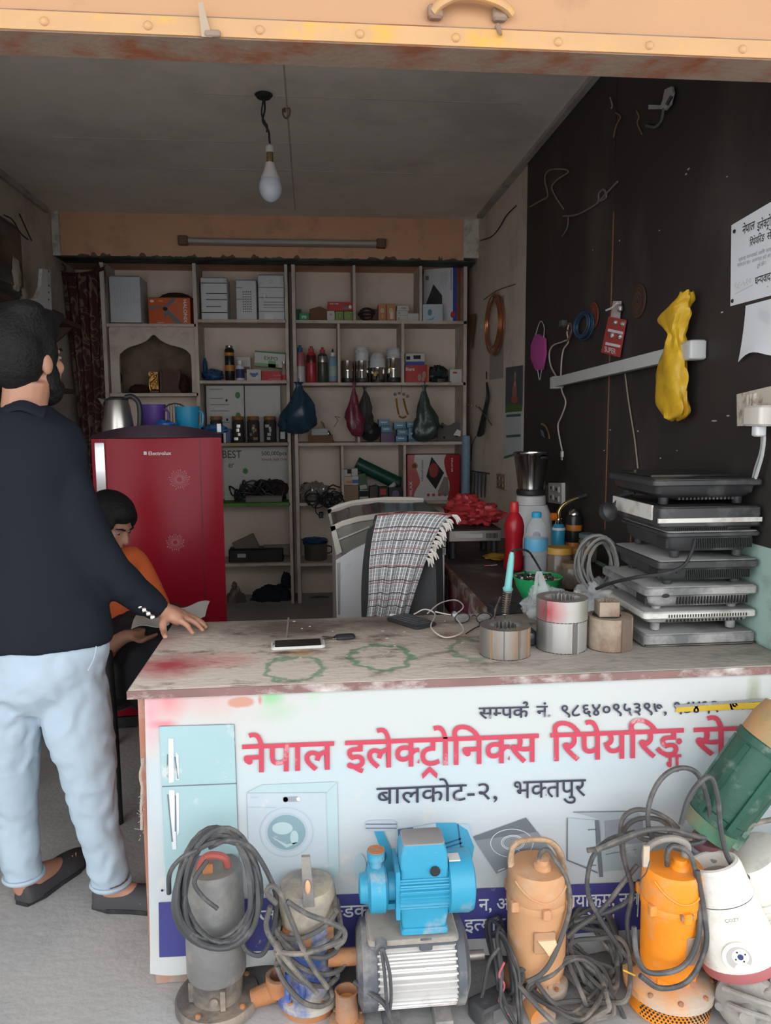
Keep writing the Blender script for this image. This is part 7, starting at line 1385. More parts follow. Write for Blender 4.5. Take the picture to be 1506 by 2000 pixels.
t = thing('black_adapter', 'small black adapter between the first and second stator cores', 'adapter', T(*ot(1036, 1262))); MB().rbox((0, .02, .022), (.035, .05, .044), .008, .005).lb('case', black_p, t); MB().ell((0, -.005, .03), (.01, .003, .01), 10, 6).lb('face', plain('adapter_face', (.1, .1, .11), .3), t)
# small scraps on the counter top
random.seed(33)
for k in range(14):
    p = ot(random.uniform(560, 930), random.uniform(1212, 1290)); o = MB().prism([(random.uniform(.002, .006)*cos(a), random.uniform(.002, .005)*sin(a)) for a in (0, 1.2, 2.5, 3.6, 5)], .0012, T(*p)).build('debris_chip', plain('chip_cream', (.5, .44, .38), .9), smooth=0); tag(o, 'tiny pale chip of debris on the worn counter top', 'debris', 'chips of debris on the counter')
# ================================================================== pumps, motors and cables in front of the counter
def gp0(px, py, z=0.): return onz(px, py, z)
def gpp(px, py): p = onz(px, py, 0.); p.y -= .012; return p
cast = mat('cast_grey', (.20, .196, .19), .6, metal=.35, var=.25, vs=10, dirt=(.28, .25, .21), da=.3, ds=6, bump=.25, bs=60)
cast_d = mat('cast_dark', (.14, .125, .115), .65, metal=.3, var=.3, vs=10, dirt=(.30, .24, .19), da=.35, ds=7, bump=.3, bs=60)
rusty = mat('rusty_iron', (.32, .20, .13), .8, metal=.1, var=.3, vs=12, dirt=(.40, .17, .07), da=.45, ds=9, bump=.4, bs=70)
blue_p2 = mat('chipped_blue', (.045, .10, .32), .6, var=.3, vs=8, dirt=(.42, .38, .33), da=.42, ds=9, bump=.25, bs=60)
cyanp = mat('pump_cyan', (.03, .27, .42), .42, var=.12, vs=6, dirt=(.36, .36, .35), da=.13, ds=9, bump=.1)
tanp = mat('pump_tan', (.52, .27, .13), .6, var=.14, vs=6, dirt=(.50, .36, .25), da=.24, ds=6, bump=.15)
orangep = mat('pump_orange', (.82, .25, .012), .5, var=.15, vs=6, dirt=(.52, .30, .14), da=.2, ds=7, bump=.15)
orange_d = mat('pump_orange_dusty', (.66, .32, .12), .7, var=.2, vs=6, dirt=(.50, .40, .32), da=.42, ds=6, bump=.2)
greenp = mat('pump_green', (.017, .075, .05), .5, var=.3, vs=5, dirt=(.26, .30, .25), da=.20, ds=7, bump=.2)
creamw = mat('appliance_cream', (.70, .665, .60), .5, var=.08, vs=5, dirt=(.38, .34, .32), da=.18, ds=5, bump=.1)
rub = mat('rubber_cable', (.055, .055, .058), .6, var=.25, vs=20, dirt=(.15, .14, .13), da=.22, ds=12)
rub_d = mat('dusty_cable', (.085, .08, .076), .7, var=.25, vs=20, dirt=(.23, .195, .16), da=.26, ds=10)
def cab(pts, r=.006, n=8, k=7): return MB().tube(spline(pts, k), r, n)
# --- grey pump with a coil of cable
pa = gpp(427, 1952); s = mpp(pa+Vector((0, 0, .1)))
g = thing('submersible_pump', 'dark grey submersible pump wrapped with a thick black cable coil', 'pump', T(pa.x, pa.y, 0)); zf = lambda y: at(427, y, pa.y).z
R1 = 57*s
MB().lathe([(.098, 0), (.102, .004), (.102, .022), (.098, .028), (.07, .030)], 36).lb('base_flange', cast_d, g)
MB().lathe([(.062, .028), (.062, .085), (.066, .09)], 30).lb('lower_casing', cast_d, g)
z1, z2, z3 = .088, zf(1755), zf(1690)
MB().lathe([(R1*.97, z1), (R1, z1+.006), (R1, z2), (R1*.97, z2+.004), (R1*.97, z3-.012), (R1*.86, z3), (R1*.3, z3+.004)], 36).lb('motor_barrel', cast, g)
for a in (30, 110, 200, 290): MB().box((.062*cos(rad(a)), .062*sin(rad(a)), .058), (.012, .022, .05), None).lb('tie_rib', cast_d, g)
for a in (-115, -40, 40, 130): MB().lathe([(.007, .028), (.007, .034), (.003, .037)], 8, T(.085*cos(rad(a)), .085*sin(rad(a)), 0)).lb('bolt', rusty, g)
MB().cyl((-.0, -.062, .055), (.0, -.068, .055), .010, n=12).lb('drain_plug', cast_d, g)
MB().cyl((.085, -.02, .02), (.14, -.015, .035), .022, .026, 16).lb('outlet_arm', rusty, g); MB().lathe([(.030, .03), (.034, .034), (.034, .075), (.028, .077), (.024, .076), (.022, .045)], 20, T(.152, -.015, 0)).lb('outlet_mouth', rusty, g)
MB().tube(spline([(-.03, -.02, z3), (-.02, -.022, z3+.03), (.0, -.022, z3+.04), (.03, -.02, z3+.03), (.036, -.01, z3)], 5), .009, 8).lb('handle', plain('handle_red', (.42, .10, .08), .6), g)
MB().box((-.008, -.03, z3-.0), (.024, .012, .05)).lb('strap_bracket', rusty, g)
random.seed(41); cc = at(425, 1745, pa.y-.105)-Vector((pa.x, pa.y, 0)); mb = MB()
for k in range(9):
    rx, rz = random.uniform(.078, .098), random.uniform(.108, .130); ph = random.uniform(0, 6.28); cx_, cz_ = random.uniform(-.008, .008), random.uniform(-.016, .012); pts = []
    for q in range(28):
        a = q*2*PI/28; pts.append(Vector((cc.x+cx_+rx*cos(a), cc.y+.012*sin(a*2+ph)-.006*(k % 3)-.02*cos(a)**2*0+(.05*max(0, sin(a))), cc.z+cz_+rz*sin(a))))
    mb.tube(pts, .0062, 8, closed=True)
o = mb.lb('cable_coil', rub, g); o['kind'] = 'stuff'
L_ = lambda px, py, dy: at(px, py, pa.y+dy)-Vector((pa.x, pa.y, 0))
cab([L_(410, 1655, -.07), L_(450, 1640, -.10), L_(490, 1655, -.10), L_(525, 1710, -.09), L_(540, 1760, -.08), L_(530, 1830, -.08), L_(510, 1865, -.07), L_(480, 1855, -.06), L_(468, 1820, -.06)], .0058).lb('loose_cable', rub, g)
cab([L_(405, 1680, -.09), L_(380, 1720, -.11), L_(395, 1750, -.11), L_(425, 1775, -.11)], .0052).lb('loose_cable', rub, g); cab([L_(330, 1745, -.09), L_(332, 1705, -.10), L_(355, 1675, -.10), L_(385, 1660, -.09)], .0055).lb('loose_cable', rub, g)
# --- blue pump with a coil of cable
pb2 = gpp(604, 1950); s = mpp(pb2+Vector((0, 0, .1))); b2 = thing('submersible_pump', 'chipped blue submersible pump with a strap post and tangled cable', 'pump', T(pb2.x, pb2.y, 0)); zf = lambda y: at(604, y, pb2.y).z; R2 = 50*s
MB().lathe([(.07, 0), (.072, .02), (.076, .022)], 30).lb('strainer', rusty, b2); MB().lathe([(.074, .018), (.078, .022), (.078, .036), (.072, .040), (.06, .046)], 34).lb('base_flange', blue_p2, b2)
MB().lathe([(R2*.92, .044), (R2*.95, .05), (R2*.95, zf(1880)), (R2, zf(1875)), (R2, zf(1808)), (R2*1.05, zf(1806)), (R2*1.05, zf(1795)), (R2, zf(1792))], 32).lb('lower_barrel', blue_p2, b2)
MB().lathe([(R2, zf(1793)), (R2*1.06, zf(1788)), (R2*1.08, zf(1738)), (R2*1.0, zf(1725)), (R2*.6, zf(1722)), (R2*.3, zf(1721))], 32).lb('upper_head', mat('dusty_blue_head', (.22, .21, .22), .7, var=.25, dirt=(.42, .36, .27), da=.45, ds=8, bump=.3), b2)
for a in (-140, -90, -35, 40, 120): MB().box((R2*1.04*cos(rad(a)), R2*1.04*sin(rad(a)), zf(1800)), (.018, .018, .03)).lb('clamp_lug', rusty, b2)
for a in (-130, -60): MB().lathe([(.006, .040), (.006, .045), (.002, .047)], 8, T(.068*cos(rad(a)), .068*sin(rad(a)), 0)).lb('bolt', rusty, b2)
L2 = lambda px, py, dy: at(px, py, pb2.y+dy)-Vector((pb2.x, pb2.y, 0))
a_, c_ = L2(604, 1770, -R2-.002), L2(597, 1672, -R2*.8); MB().add([a_+Vector((-.013, -.004, 0)), a_+Vector((.013, -.004, 0)), c_+Vector((.010, -.004, 0)), c_+Vector((-.010, -.004, 0)), a_+Vector((-.013, .006, 0)), a_+Vector((.013, .006, 0)), c_+Vector((.010, .006, 0)), c_+Vector((-.010, .006, 0))], [(0, 1, 2, 3), (7, 6, 5, 4), (0, 4, 5, 1), (1, 5, 6, 2), (2, 6, 7, 3), (3, 7, 4, 0)]).lb('strap_post', cast, b2, smooth=0)
MB().ell(L2(601, 1733, -R2-.004), (.007, .004, .018), 10, 8).lb('post_slot', plain('slot_peach', (.6, .35, .2), .6), b2)
for x in (562, 590): MB().cyl(L2(x, 1900, -R2*.9), L2(x, 1955, -R2*.95), .008, n=8).lb('tie_bolt', blue_p2, b2)
def wrap_loop(par, px, py, rx, ry, tilt, front, rad, y0, org, seed, m, nm='cable_wrap'):
    random.seed(seed); c = at(px, py, y0)-org; s_ = mpp(at(px, py, y0)); pts = []
    for q in range(26):
        a = q*2*PI/26; pts.append(c+Vector((rx*s_*cos(a), -front*cos(math.asin(max(-1, min(1, cos(a)*.8))))*(1 if sin(a) < .35 else -.6), ry*s_*sin(a)+tilt*s_*cos(a)+random.uniform(-1, 1)*s_)))
    MB().tube(spline(pts, 2, closed=True), rad, 8, closed=True).lb(nm, m, par)
org2 = Vector((pb2.x, pb2.y, 0))
for k, (px, py, rx, ry, tl_) in enumerate(((600, 1770, 56, 14, 16), (598, 1800, 60, 18, -26), (606, 1825, 64, 20, -32), (600, 1850, 58, 22, -30), (608, 1795, 58, 16, 8), (596, 1880, 52, 24, -36))):
    wrap_loop(b2, px, py, rx, ry, tl_, R2+.024+.004*(k % 3), .0062, pb2.y, org2, 50+k, rub_d)
for pts in ([(540, 1765), (522, 1745), (530, 1730), (548, 1745), (570, 1800), (600, 1870), (640, 1930)], [(528, 1770), (520, 1810), (540, 1850), (580, 1900), (620, 1940)], [(655, 1850), (672, 1835), (670, 1815), (640, 1800), (600, 1785), (560, 1760)], [(540, 1860), (590, 1862), (640, 1848), (672, 1835)]):
    cab([L2(x, y, -R2-.045) for x, y in pts], .0062).lb('loose_cable', rub_d, b2)
# --- rusty flanged pipe stub
pp = gp0(677, 1988, 0); rp = thing('pipe_stub', 'short rusty pipe stub with a round flange on the ground', 'pipe', T(pp.x, pp.y-.02, 0)); MB().lathe([(.040, 0), (.042, .004), (.042, .014), (.038, .018), (.028, .020), (.027, .022), (.026, .085), (.028, .088), (.024, .089), (.022, .06)], 26).lb('pipe', rusty, rp); MB().lathe([(.021, .062), (.0215, .064)], 20).lb('inner_disc', plain('rust_inside', (.75, .36, .12), .8), rp)  # the bore is closed by a brighter orange disc
for a in (20, 140, 260): MB().lathe([(.005, .018), (.005, .023)], 8, T(.035*cos(rad(a)), .035*sin(rad(a)), 0)).lb('bolt', rusty, rp)
# --- aluminium motor lying on its feet with black terminal box
pm = at(808, 1930, 1.70); mo = thing('electric_motor', 'large electric motor with ribbed silver body and black terminal box', 'motor', T(pm.x, 1.70, 0)); Rm = .098; zc_ = .128
def mx(x, r0, r1, w): return MB().lathe([(r0, 0), (r0, w)], 36, T(x, 0, zc_) @ R(90, 'Y'))
alum = mat('ribbed_aluminium', (.62, .60, .58), .5, metal=.35, var=.15, vs=8, dirt=(.40, .33, .29), da=.25, ds=8)
charc = mat('charcoal_paint', (.085, .09, .105), .6, var=.25, vs=8, dirt=(.28, .26, .24), da=.28, ds=7)
mb = MB(); outl = []
nf = 40
for k in range(nf*4):
    a = 2*PI*k/(nf*4); rr = Rm if (k % 4) < 2 else Rm*.90; outl.append((rr*cos(a), rr*sin(a)))
MB().prism(outl, .185, T(-.093, 0, zc_) @ R(90, 'Y')).build('finned_body', alum, mo, local=True, smooth=20)
MB().lathe([(.03, -.004), (Rm*.8, -.002), (Rm*1.02, .008), (Rm*1.02, .04), (Rm*.96, .046)], 36, T(-.135, 0, zc_) @ R(90, 'Y')).lb('end_cover', charc, mo); MB().lathe([(Rm*.96, 0), (Rm*1.02, .004), (Rm*1.02, .022), (Rm*.7, .036), (.03, .040)], 36, T(.09, 0, zc_) @ R(90, 'Y')).lb('end_cover', charc, mo)
MB().cyl((.12, 0, zc_), (.172, 0, zc_), .012, n=16).lb('shaft', plain('shaft_grey', (.25, .22, .2), .4, metal=.7), mo); MB().cyl((-.13, 0, zc_+.02), (-.205, 0, zc_+.02), .02, n=16).lb('stub_pipe', rusty, mo)
for x in (-.06, .06): MB().box((x, 0, .02), (.04, .19, .04)).lb('foot', charc, mo)
zb2 = zc_+Rm*.86; top_b = at(808, 1828, 1.66).z
MB().rbox((-.008, -.01, (zb2+top_b)/2), (.205, .12, top_b-zb2), .01, .006).lb('terminal_box', charc, mo); MB().rbox((-.008, -.01, top_b+.006), (.212, .125, .014), .012, .004).lb('box_lid', mat('dusty_charcoal', (.20, .185, .165), .8, var=.2, dirt=(.33, .29, .25), da=.45, ds=8), mo)
for k in range(6): MB().box((-.105+.0, -.055+k*.02, top_b+.006), (.014, .006, .012)).lb('lid_rib', charc, mo)
MB().cyl((-.085, -.07, zb2+.02), (-.085, -.085, zb2+.015), .014, n=12).lb('cable_gland', charc, mo)
for k, pts in enumerate(([(-.085, -.085, zb2+.014), (-.08, -.11, zb2-.03), (-.075, -.118, zb2-.1), (-.06, -.115, .05), (-.055, -.11, .01)], [(-.082, -.085, zb2+.014), (-.07, -.112, zb2-.02), (-.066, -.115, zb2-.08), (-.07, -.115, zb2-.12)])): cab([Vector(p) for p in pts], .004).lb('lead', rub, mo)
cab([Vector((-.145, -.06, zc_+.0)), Vector((-.11, -.10, zc_-.0)), Vector((-.08, -.112, zc_-.02)), Vector((-.065, -.116, zc_-.06))], .006).lb('lead', rub, mo)
MB().rbox((.02, -.062, zb2+.004), (.03, .02, .03), .004, .002).lb('clip', charc, mo)
# --- cyan pump standing on the motor
ztop = top_b+.014; pc_ = at(826, 1795, 1.70); cp = thing('cyan_pump', 'bright blue water pump standing on top of the silver motor', 'pump', T(pc_.x-.004, 1.685, ztop)); s = mpp(Vector((pc_.x, 1.66, ztop+.1)))
h_ = lambda y: at(826, y, 1.66).z-ztop
zc2 = h_(1735)
MB().slab(rrect(92*s, .09, .006), 0, .016, .003).lb('foot_plate', cyanp, cp); MB().rings([[(x, y, .012) for x, y in rrect(84*s, .075, .006)], [(x, y, h_(1772)+.01) for x, y in rrect(100*s, .085, .006)]]).lb('pedestal', cyanp, cp)
Rb = (h_(1690)-h_(1772))/2*1.12; outl = []
for k in range(112):
    a = 2*PI*k/112; rr = Rb if (k % 4) < 2 else Rb*.90; outl.append((rr*cos(a), rr*sin(a)))
MB().prism(outl, 96*s, T(-48*s+.0, 0, zc2) @ R(90, 'Y')).build('finned_body', cyanp, cp, local=True, smooth=20)
MB().lathe([(Rb*.9, 0), (Rb*1.18, .004), (Rb*1.2, 40*s), (Rb*1.12, 50*s), (Rb*.7, 56*s), (.01, 57*s)], 36, T(46*s, 0, zc2) @ R(90, 'Y')).lb('fan_cover', cyanp, cp)
MB().rings([[(x, y, h_(1708)) for x, y in rrect(94*s, .085, .006)], [(x, y, h_(1664)) for x, y in rrect(92*s, .08, .008)], [(x*.86, y*.9, h_(1646)) for x, y in rrect(92*s, .08, .01)]]).lb('terminal_box', cyanp, cp); MB().slab(rrect(82*s, .072, .01), h_(1646)-.001, h_(1644), .001).lb('dust_cap', dust_top, cp)
MB().lathe([(.011, 0), (.012, .004), (.008, .008)], 16, T(20*s, -.043, h_(1693)) @ R(90, 'X')).lb('cable_port', slot_m, cp)
MB().lathe([(Rb*.8, 0), (Rb*.9, .006), (Rb*.55, .012), (Rb*.55, 24*s)], 28, T(-78*s, 0, zc2-.004) @ R(90, 'Y')).lb('coupling', cyanp, cp); MB().lathe([(.01, 0), (Rb*.55, .003), (Rb*.62, .02), (Rb*.95, .026), (Rb*.95, .06), (Rb*.8, .064)], 32, T(-126*s, 0, zc2-.006) @ R(90, 'Y')).lb('impeller_housing', cyanp, cp)
MB().box((-64*s, 0, zc2-Rb*.7), (26*s, .05, .014)).lb('bridge', cyanp, cp); MB().box((-52*s, 0, zc2), (8*s, .1, Rb*2)).lb('bearing_plate', cyanp, cp)
MB().lathe([(12*s, zc2+Rb*.5), (12*s, h_(1686)), (17*s, h_(1684)), (18*s, h_(1668)), (16*s, h_(1667)), (12*s, h_(1667)), (10*s, h_(1680))], 22, T(-91*s, 0, 0)).lb('outlet', cyanp, cp); MB().lathe([(15.5*s, h_(1668)), (17*s, h_(1667)), (17*s, h_(1665.5)), (13*s, h_(1665.5))], 22, T(-91*s, 0, 0)).lb('outlet_rim', rusty, cp)
MB().box((60*s, -.02, zc2+Rb*1.19), (22*s, .03, .003)).lb('worn_label', plain('worn_label', (.6, .55, .5), .8), cp)
# --- tan and orange pumps of one kind
def handle_pump(label, px, pybase, y_top, y_neck, y_band, y_bot, rpx, m, m_low, flange_r, flange_z, orange=False):
    p = gpp(px, pybase); s = mpp(p+Vector((0, 0, .2))); zf = lambda y: at(px, y, p.y).z; r = rpx*s; t = thing('submersible_pump', label, 'pump', T(p.x, p.y, 0))
    zl = zf(y_bot); zbnd = zf(y_band); zt_ = zf(y_neck)
    if orange:
        MB().lathe([(flange_r*.9, 0), (flange_r*.96, .006), (flange_r*.9, .045), (flange_r*.92, .048)], 40).lb('strainer', m_low, t)
        mb = MB()
        for row in range(5):
            for k in range(24):
                a = rad(-155+130*k/23+(row % 2)*2.8); mb.lathe([(.0026, 0), (.0026, .002)], 6, T(flange_r*.935*cos(a), flange_r*.935*sin(a), .011+row*.0075) @ R(math.degrees(a), 'Z') @ R(90, 'Y'))
        mb.lb('strainer_holes', slot_m, t)['kind'] = 'stuff'
        vc = MB().lathe([(flange_r*.95, .046), (flange_r*1.05, .05), (flange_r*1.06, .068), (flange_r*.9, .078), (flange_r*.5, .084)], 40).lb('volute_cover', orange_d, t)
        for a in (-140, -100, -60, -20, 40, 120): MB().lathe([(.007, .066), (.007, .076), (.003, .079)], 8, T(flange_r*.95*cos(rad(a)), flange_r*.95*sin(rad(a)), 0)).lb('bolt', rusty, vc)
        zs = .080
    else:
        vc = MB().lathe([(flange_r*.7, 0), (flange_r*.8, .006), (flange_r*.98, .016), (flange_r, .03), (flange_r*.97, .040), (flange_r*.6, .046)], 36).lb('volute_cover', orange_d, t)
        MB().cyl((-.02, -flange_r*.7, .018), (-.012, -flange_r*1.35, .012), .03, .032, 20).lb('outlet', plain('outlet_orange', (.72, .25, .04), .6, dirt=(.45, .33, .24), da=.3), t)
        for a in (-60, -10, 50): MB().lathe([(.006, .038), (.006, .046)], 8, T(flange_r*.86*cos(rad(a)), flange_r*.86*sin(rad(a)), 0)).lb('bolt', rusty, vc)
        zs = .044
    MB().lathe([(r*.80, zs-.002), (r*.80, zl), (r*.94, zl+.004)], 32).lb('neck', m_low, t)
    for a in (-140, -100, -70, -40): MB().box((r*.8*cos(rad(a)), r*.8*sin(rad(a)), (zs+zl)/2), (.010, .010, zl-zs)).lb('neck_rib', m, t)
    MB().lathe([(r*.93, zl), (r*.97, zl+.004), (r*.97, zl+.018), (r, zl+.020), (r*1.02, zbnd-.006), (r*1.06, zbnd-.004), (r*1.06, zbnd+.008), (r*1.03, zbnd+.012)], 36).lb('barrel', m, t)
    MB().lathe([(r*1.03, zbnd+.010), (r*1.07, zbnd+.02), (r*1.04, zbnd+(zt_-zbnd)*.55), (r*1.02, zt_-.008), (r*.96, zt_), (r*.4, zt_+.003), (r*.1, zt_+.003)], 36).lb('cap', m, t)
    for a in (-150, -90, -30, 60, 140): MB().rbox((r*1.08*cos(rad(a)), r*1.08*sin(rad(a)), zbnd+.006), (.02, .02, .026), .004, .003).lb('clamp_lug', m_low, t)
    arcp = [Vector((r*1.06*cos(rad(a)), r*1.06*sin(rad(a)), zt_-.014-(zt_-zbnd)*.45*sin(rad((a+150)/120*180)))) for a in range(-150, -29, 10)]
    MB().tube(arcp, .003, 6).lb('cap_bead', m, t)
    MB().lathe([(.022, zt_), (.022, zt_+.012), (.016, zt_+.016), (.016, zt_+.026), (.008, zt_+.028)], 18, T(.008, -.016, 0)).lb('cable_gland', m, t)
    return t, p, s, r, zf, zt_, zbnd, zl
t, p, s, r, zf, zt_, zbnd, zl = handle_pump('tan submersible pump with a handle and a broken square plate', 1043, 1925, 1640, 1690, 1752, 1890, 56, tanp, tanp, .080, .05)
Lt = lambda px, py, dy: at(px, py, p.y+dy)-Vector((p.x, p.y, 0))
MB().tube(spline([Lt(998, 1690, -.02), Lt(998, 1668, -.02), Lt(1005, 1650, -.02), Lt(1025, 1641, -.02), Lt(1060, 1640, -.02), Lt(1080, 1648, -.02), Lt(1094, 1668, -.02), Lt(1096, 1692, -.02)], 5), .011, 10, flat=.6).lb('handle', mat('handle_tan', (.50, .33, .20), .6, var=.2, dirt=(.20, .13, .09), da=.3, ds=8), t)
cab([Lt(1052, 1690, -.016), Lt(1055, 1668, -.02), Lt(1070, 1660, -.03), Lt(1085, 1680, -.04), Lt(1108, 1720, -.05), Lt(1112, 1780, -.06), Lt(1085, 1860, -.085), Lt(1060, 1900, -.09), Lt(1030, 1918, -.09)], .0058).lb('power_cable', rub_d, t)
MB().rbox((-.002, -r*1.0, zf(1803)), (42*s, .014, 42*s), .004, .003).lb('plate_recess', mat('recess_brown', (.40, .22, .12), .7, dirt=(.3, .2, .13), da=.4), t); MB().prism([(-18*s, 12*s), (16*s, 12*s), (20*s, -2*s), (4*s, -20*s), (-6*s, -4*s)], .006, T(.002, -r-.006, zf(1806)) @ R(90, 'X')).lb('broken_plate', plain('plate_peach', (.72, .48, .30), .7), t)
t, p, s, r, zf, zt_, zbnd, zl = handle_pump('bright orange submersible pump on a perforated round base', 1300, 1950, 1650, 1690, 1760, 1885, 56, orangep, orangep, .102, .05, True)
Lo = lambda px, py, dy: at(px, py, p.y+dy)-Vector((p.x, p.y, 0))
MB().tube(spline([Lo(1262, 1690, -.03), Lo(1262, 1660, -.03), Lo(1285, 1642, -.03), Lo(1318, 1638, -.03), Lo(1340, 1650, -.03), Lo(1338, 1672, -.03)], 5), .012, 10, flat=.7).lb('handle', mat('handle_dusty', (.17, .155, .14), .6, dirt=(.35, .31, .27), da=.35), t); MB().box(Lo(1262, 1672, -.045), (.014, .006, .05)).lb('handle_strap', plain('strap_tan', (.5, .4, .3), .6), t)
cab([Lo(1303, 1690, -.02), Lo(1303, 1668, -.03), Lo(1315, 1652, -.03), Lo(1345, 1665, -.04), Lo(1358, 1700, -.05), Lo(1366, 1760, -.06), Lo(1362, 1840, -.08), Lo(1330, 1890, -.09), Lo(1270, 1900, -.10), Lo(1245, 1870, -.09), Lo(1238, 1810, -.07)], .0062).lb('power_cable', rub, t)
cab([Lo(1362, 1700, -.06), Lo(1375, 1780, -.07), Lo(1378, 1850, -.08), Lo(1345, 1915, -.105), Lo(1290, 1930, -.115), Lo(1250, 1905, -.11)], .0062).lb('power_cable', rub, t)
MB().rbox((.022, -r*1.0+.002, zf(1822)), (28*s, .010, 56*s), .003, .002).lb('rating_plate', plain('plate_dusty', (.30, .20, .14), .7), t); MB().tube(spline([Lo(1270, 1680, -.06), Lo(1262, 1705, -.07), Lo(1250, 1725, -.06), Lo(1245, 1790, -.05)], 5), .0015, 5).lb('tie_wire', rub, t)
MB().box((0, -r*1.09, zbnd+.008), (.03, .01, .012)).lb('clamp_bolt', rusty, t); MB().cyl(Lo(1240, 1905, -.08), Lo(1218, 1895, -.09), .002, n=6).lb('yellow_wire', plain('wire_yellow', (.7, .42, .03), .5), t)
# --- cast motor lying at the right, cream appliance on it, ribbed appliance and green pump behind
pg = gp0(1450, 1970, 0.); gm_ = thing('cast_motor', 'grey dusty cast iron motor with ribs lying beside the orange pump', 'motor', T(pg.x, pg.y, 0)); castd = mat('dusty_cast', (.26, .245, .225), .85, var=.25, vs=8, dirt=(.36, .33, .29), da=.4, ds=7, bump=.35, bs=50)
outl = []
for k in range(144):
    a = 2*PI*k/144; rr = .072 if (k % 4) < 2 else .063; outl.append((rr*cos(a), rr*sin(a)))
Mg = T(-.028, -.075, .076) @ R(52, 'Z') @ R(90, 'Y') 
MB().prism(outl, .20, Mg @ T(0, 0, .0)).build('finned_body', castd, gm_, local=True, smooth=20)
MB().lathe([(.02, -.03), (.05, -.028), (.074, -.012), (.076, .004), (.072, .012)], 32, Mg).lb('end_shield', castd, gm_); MB().lathe([(.016, -.055), (.018, -.05), (.022, -.03)], 18, Mg).lb('shaft_boss', castd, gm_)
for k in range(5):
    a = 2*PI*k/5; MB().lathe([(.010, -.022), (.012, -.016), (.012, .01)], 10, Mg @ T(.066*cos(a), .066*sin(a), 0)).lb('bolt_ear', castd, gm_)
for sgn in (-1, 1): MB().box((0, 0, .01), (.19, .03, .02), T(-.0+.06, .02+.05*sgn, 0) @ R(52, 'Z')).lb('foot', castd, gm_)
for zz, sc in ((.05, .9), (.085, .7)): MB().tube(spline([Mg @ Vector((zz-.09, -.06*sc, -.034)), Mg @ Vector((zz-.10, 0, -.05)), Mg @ Vector((zz-.09, .06*sc, -.034))], 5), .007, 8).lb('shield_rib', castd, gm_)
b0, b1 = at(1446, 1868, 1.60), at(1392, 1682, 1.645); cz = thing('cream_appliance', 'cream appliance body with small lettering lying tilted on the cast motor', 'appliance', aim(b0, b1)); s = mpp(b0); Lc = (b1-b0).length
MB().lathe([(60*s, -.016), (74*s, -.012), (76*s, .0), (74*s, .01)], 40).lb('red_base', plain('base_maroon', (.34, .10, .10), .6), cz)
MB().lathe([(70*s, .004), (74*s, .01), (72*s, Lc*.25), (63*s, Lc*.52), (58*s, Lc*.64), (57.5*s, Lc*.645)], 40).lb('body', creamw, cz); MB().lathe([(58*s, Lc*.655), (58.5*s, Lc*.66), (52*s, Lc*.94), (48*s, Lc*1.0), (42*s, Lc*1.01), (38*s, Lc*1.0), (36*s, Lc*.86), (20*s, Lc*.84), (6*s, Lc*.84)], 40).lb('collar', creamw, cz); MB().lathe([(57*s, Lc*.64), (57*s, Lc*.66)], 40).lb('seam', slot_m, cz); MB().lathe([(34*s, Lc*.85), (34*s, Lc*.865), (10*s, Lc*.87)], 28).lb('drive_coupler', plain('coupler_grey', (.36, .31, .28), .7), cz)
# find the direction in the appliance frame that faces the viewer, so its dial and lettering sit on its upper side
inv = cz.matrix_basis.inverted(); vdir = (inv.to_3x3() @ (Vector((0.05, 0, 1.15))-b0)); va = math.atan2(vdir.y, vdir.x)
Md = R(math.degrees(va), 'Z') @ T(69*s, -.002, Lc*.20) @ R(90, 'Y') @ R(4, 'Y')
MB().lathe([(30*s, -.004), (30*s, .002), (28*s, .003)], 32, Md).lb('dial_ring', creamw, cz); MB().lathe([(22*s, .0), (22*s, .0045), (18*s, .005)], 28, Md).lb('dial_face', plain('dial_grey', (.45, .42, .40), .6), cz); MB().lathe([(15*s, .004), (15*s, .0058)], 24, Md @ T(-4*s, 3*s, 0)).lb('dial_plate', ow, cz); MB().lathe([(5.5*s, .004), (5*s, .0085)], 16, Md @ T(-4*s, 3*s, 0)).lb('dial_hub', plain('hub_blue', (.04, .05, .16), .4), cz)
for k in range(4): MB().lathe([(1.6*s, .004), (1.6*s, .007)], 8, Md @ T(-4*s+10*s*cos(k*1.571+.4), 3*s+10*s*sin(k*1.571+.4), 0)).lb('dial_hole', slot_m, cz)
vs, fs, tw = lettering(list('COZY'), .0); mb = MB(); rr = 61.5*s
mb.add([((rr+.0025+_)*cos(va+((x/tw-.5)*26*s)/rr+.08), (rr+.0025+_)*sin(va+((x/tw-.5)*26*s)/rr+.08), Lc*.535+y*9*s) for x, y, _ in vs], fs); mb.lb('brand_lettering', plain('ink_faded', (.22, .21, .20), .7), cz, smooth=0)
w0, w1 = at(1545, 1800, 1.66), at(1462, 1665, 1.68); rw = thing('ribbed_appliance', 'white ribbed appliance casing lying tilted beside the cream one', 'appliance', aim(w0, w1)); Lw = (w1-w0).length; s = mpp(w1)
MB().lathe([(80*s, 0), (78*s, Lw*.6), (66*s, Lw*.9), (58*s, Lw*1.0), (40*s, Lw*1.02)], 40).lb('casing', creamw, rw)
for k in range(7): MB().lathe([(80.5*s, Lw*(.08+.09*k)), (82*s, Lw*(.09+.09*k)), (80.5*s, Lw*(.105+.09*k))], 40).lb('rib', creamw, rw)
g0, g1 = at(1392, 1604, 1.70), at(1520, 1432, 1.68); gpn = thing('green_pump', 'large dark green pump body leaning slanted across the banner', 'pump', aim(g0, g1)); Lg = (g1-g0).length; s = mpp(g0)
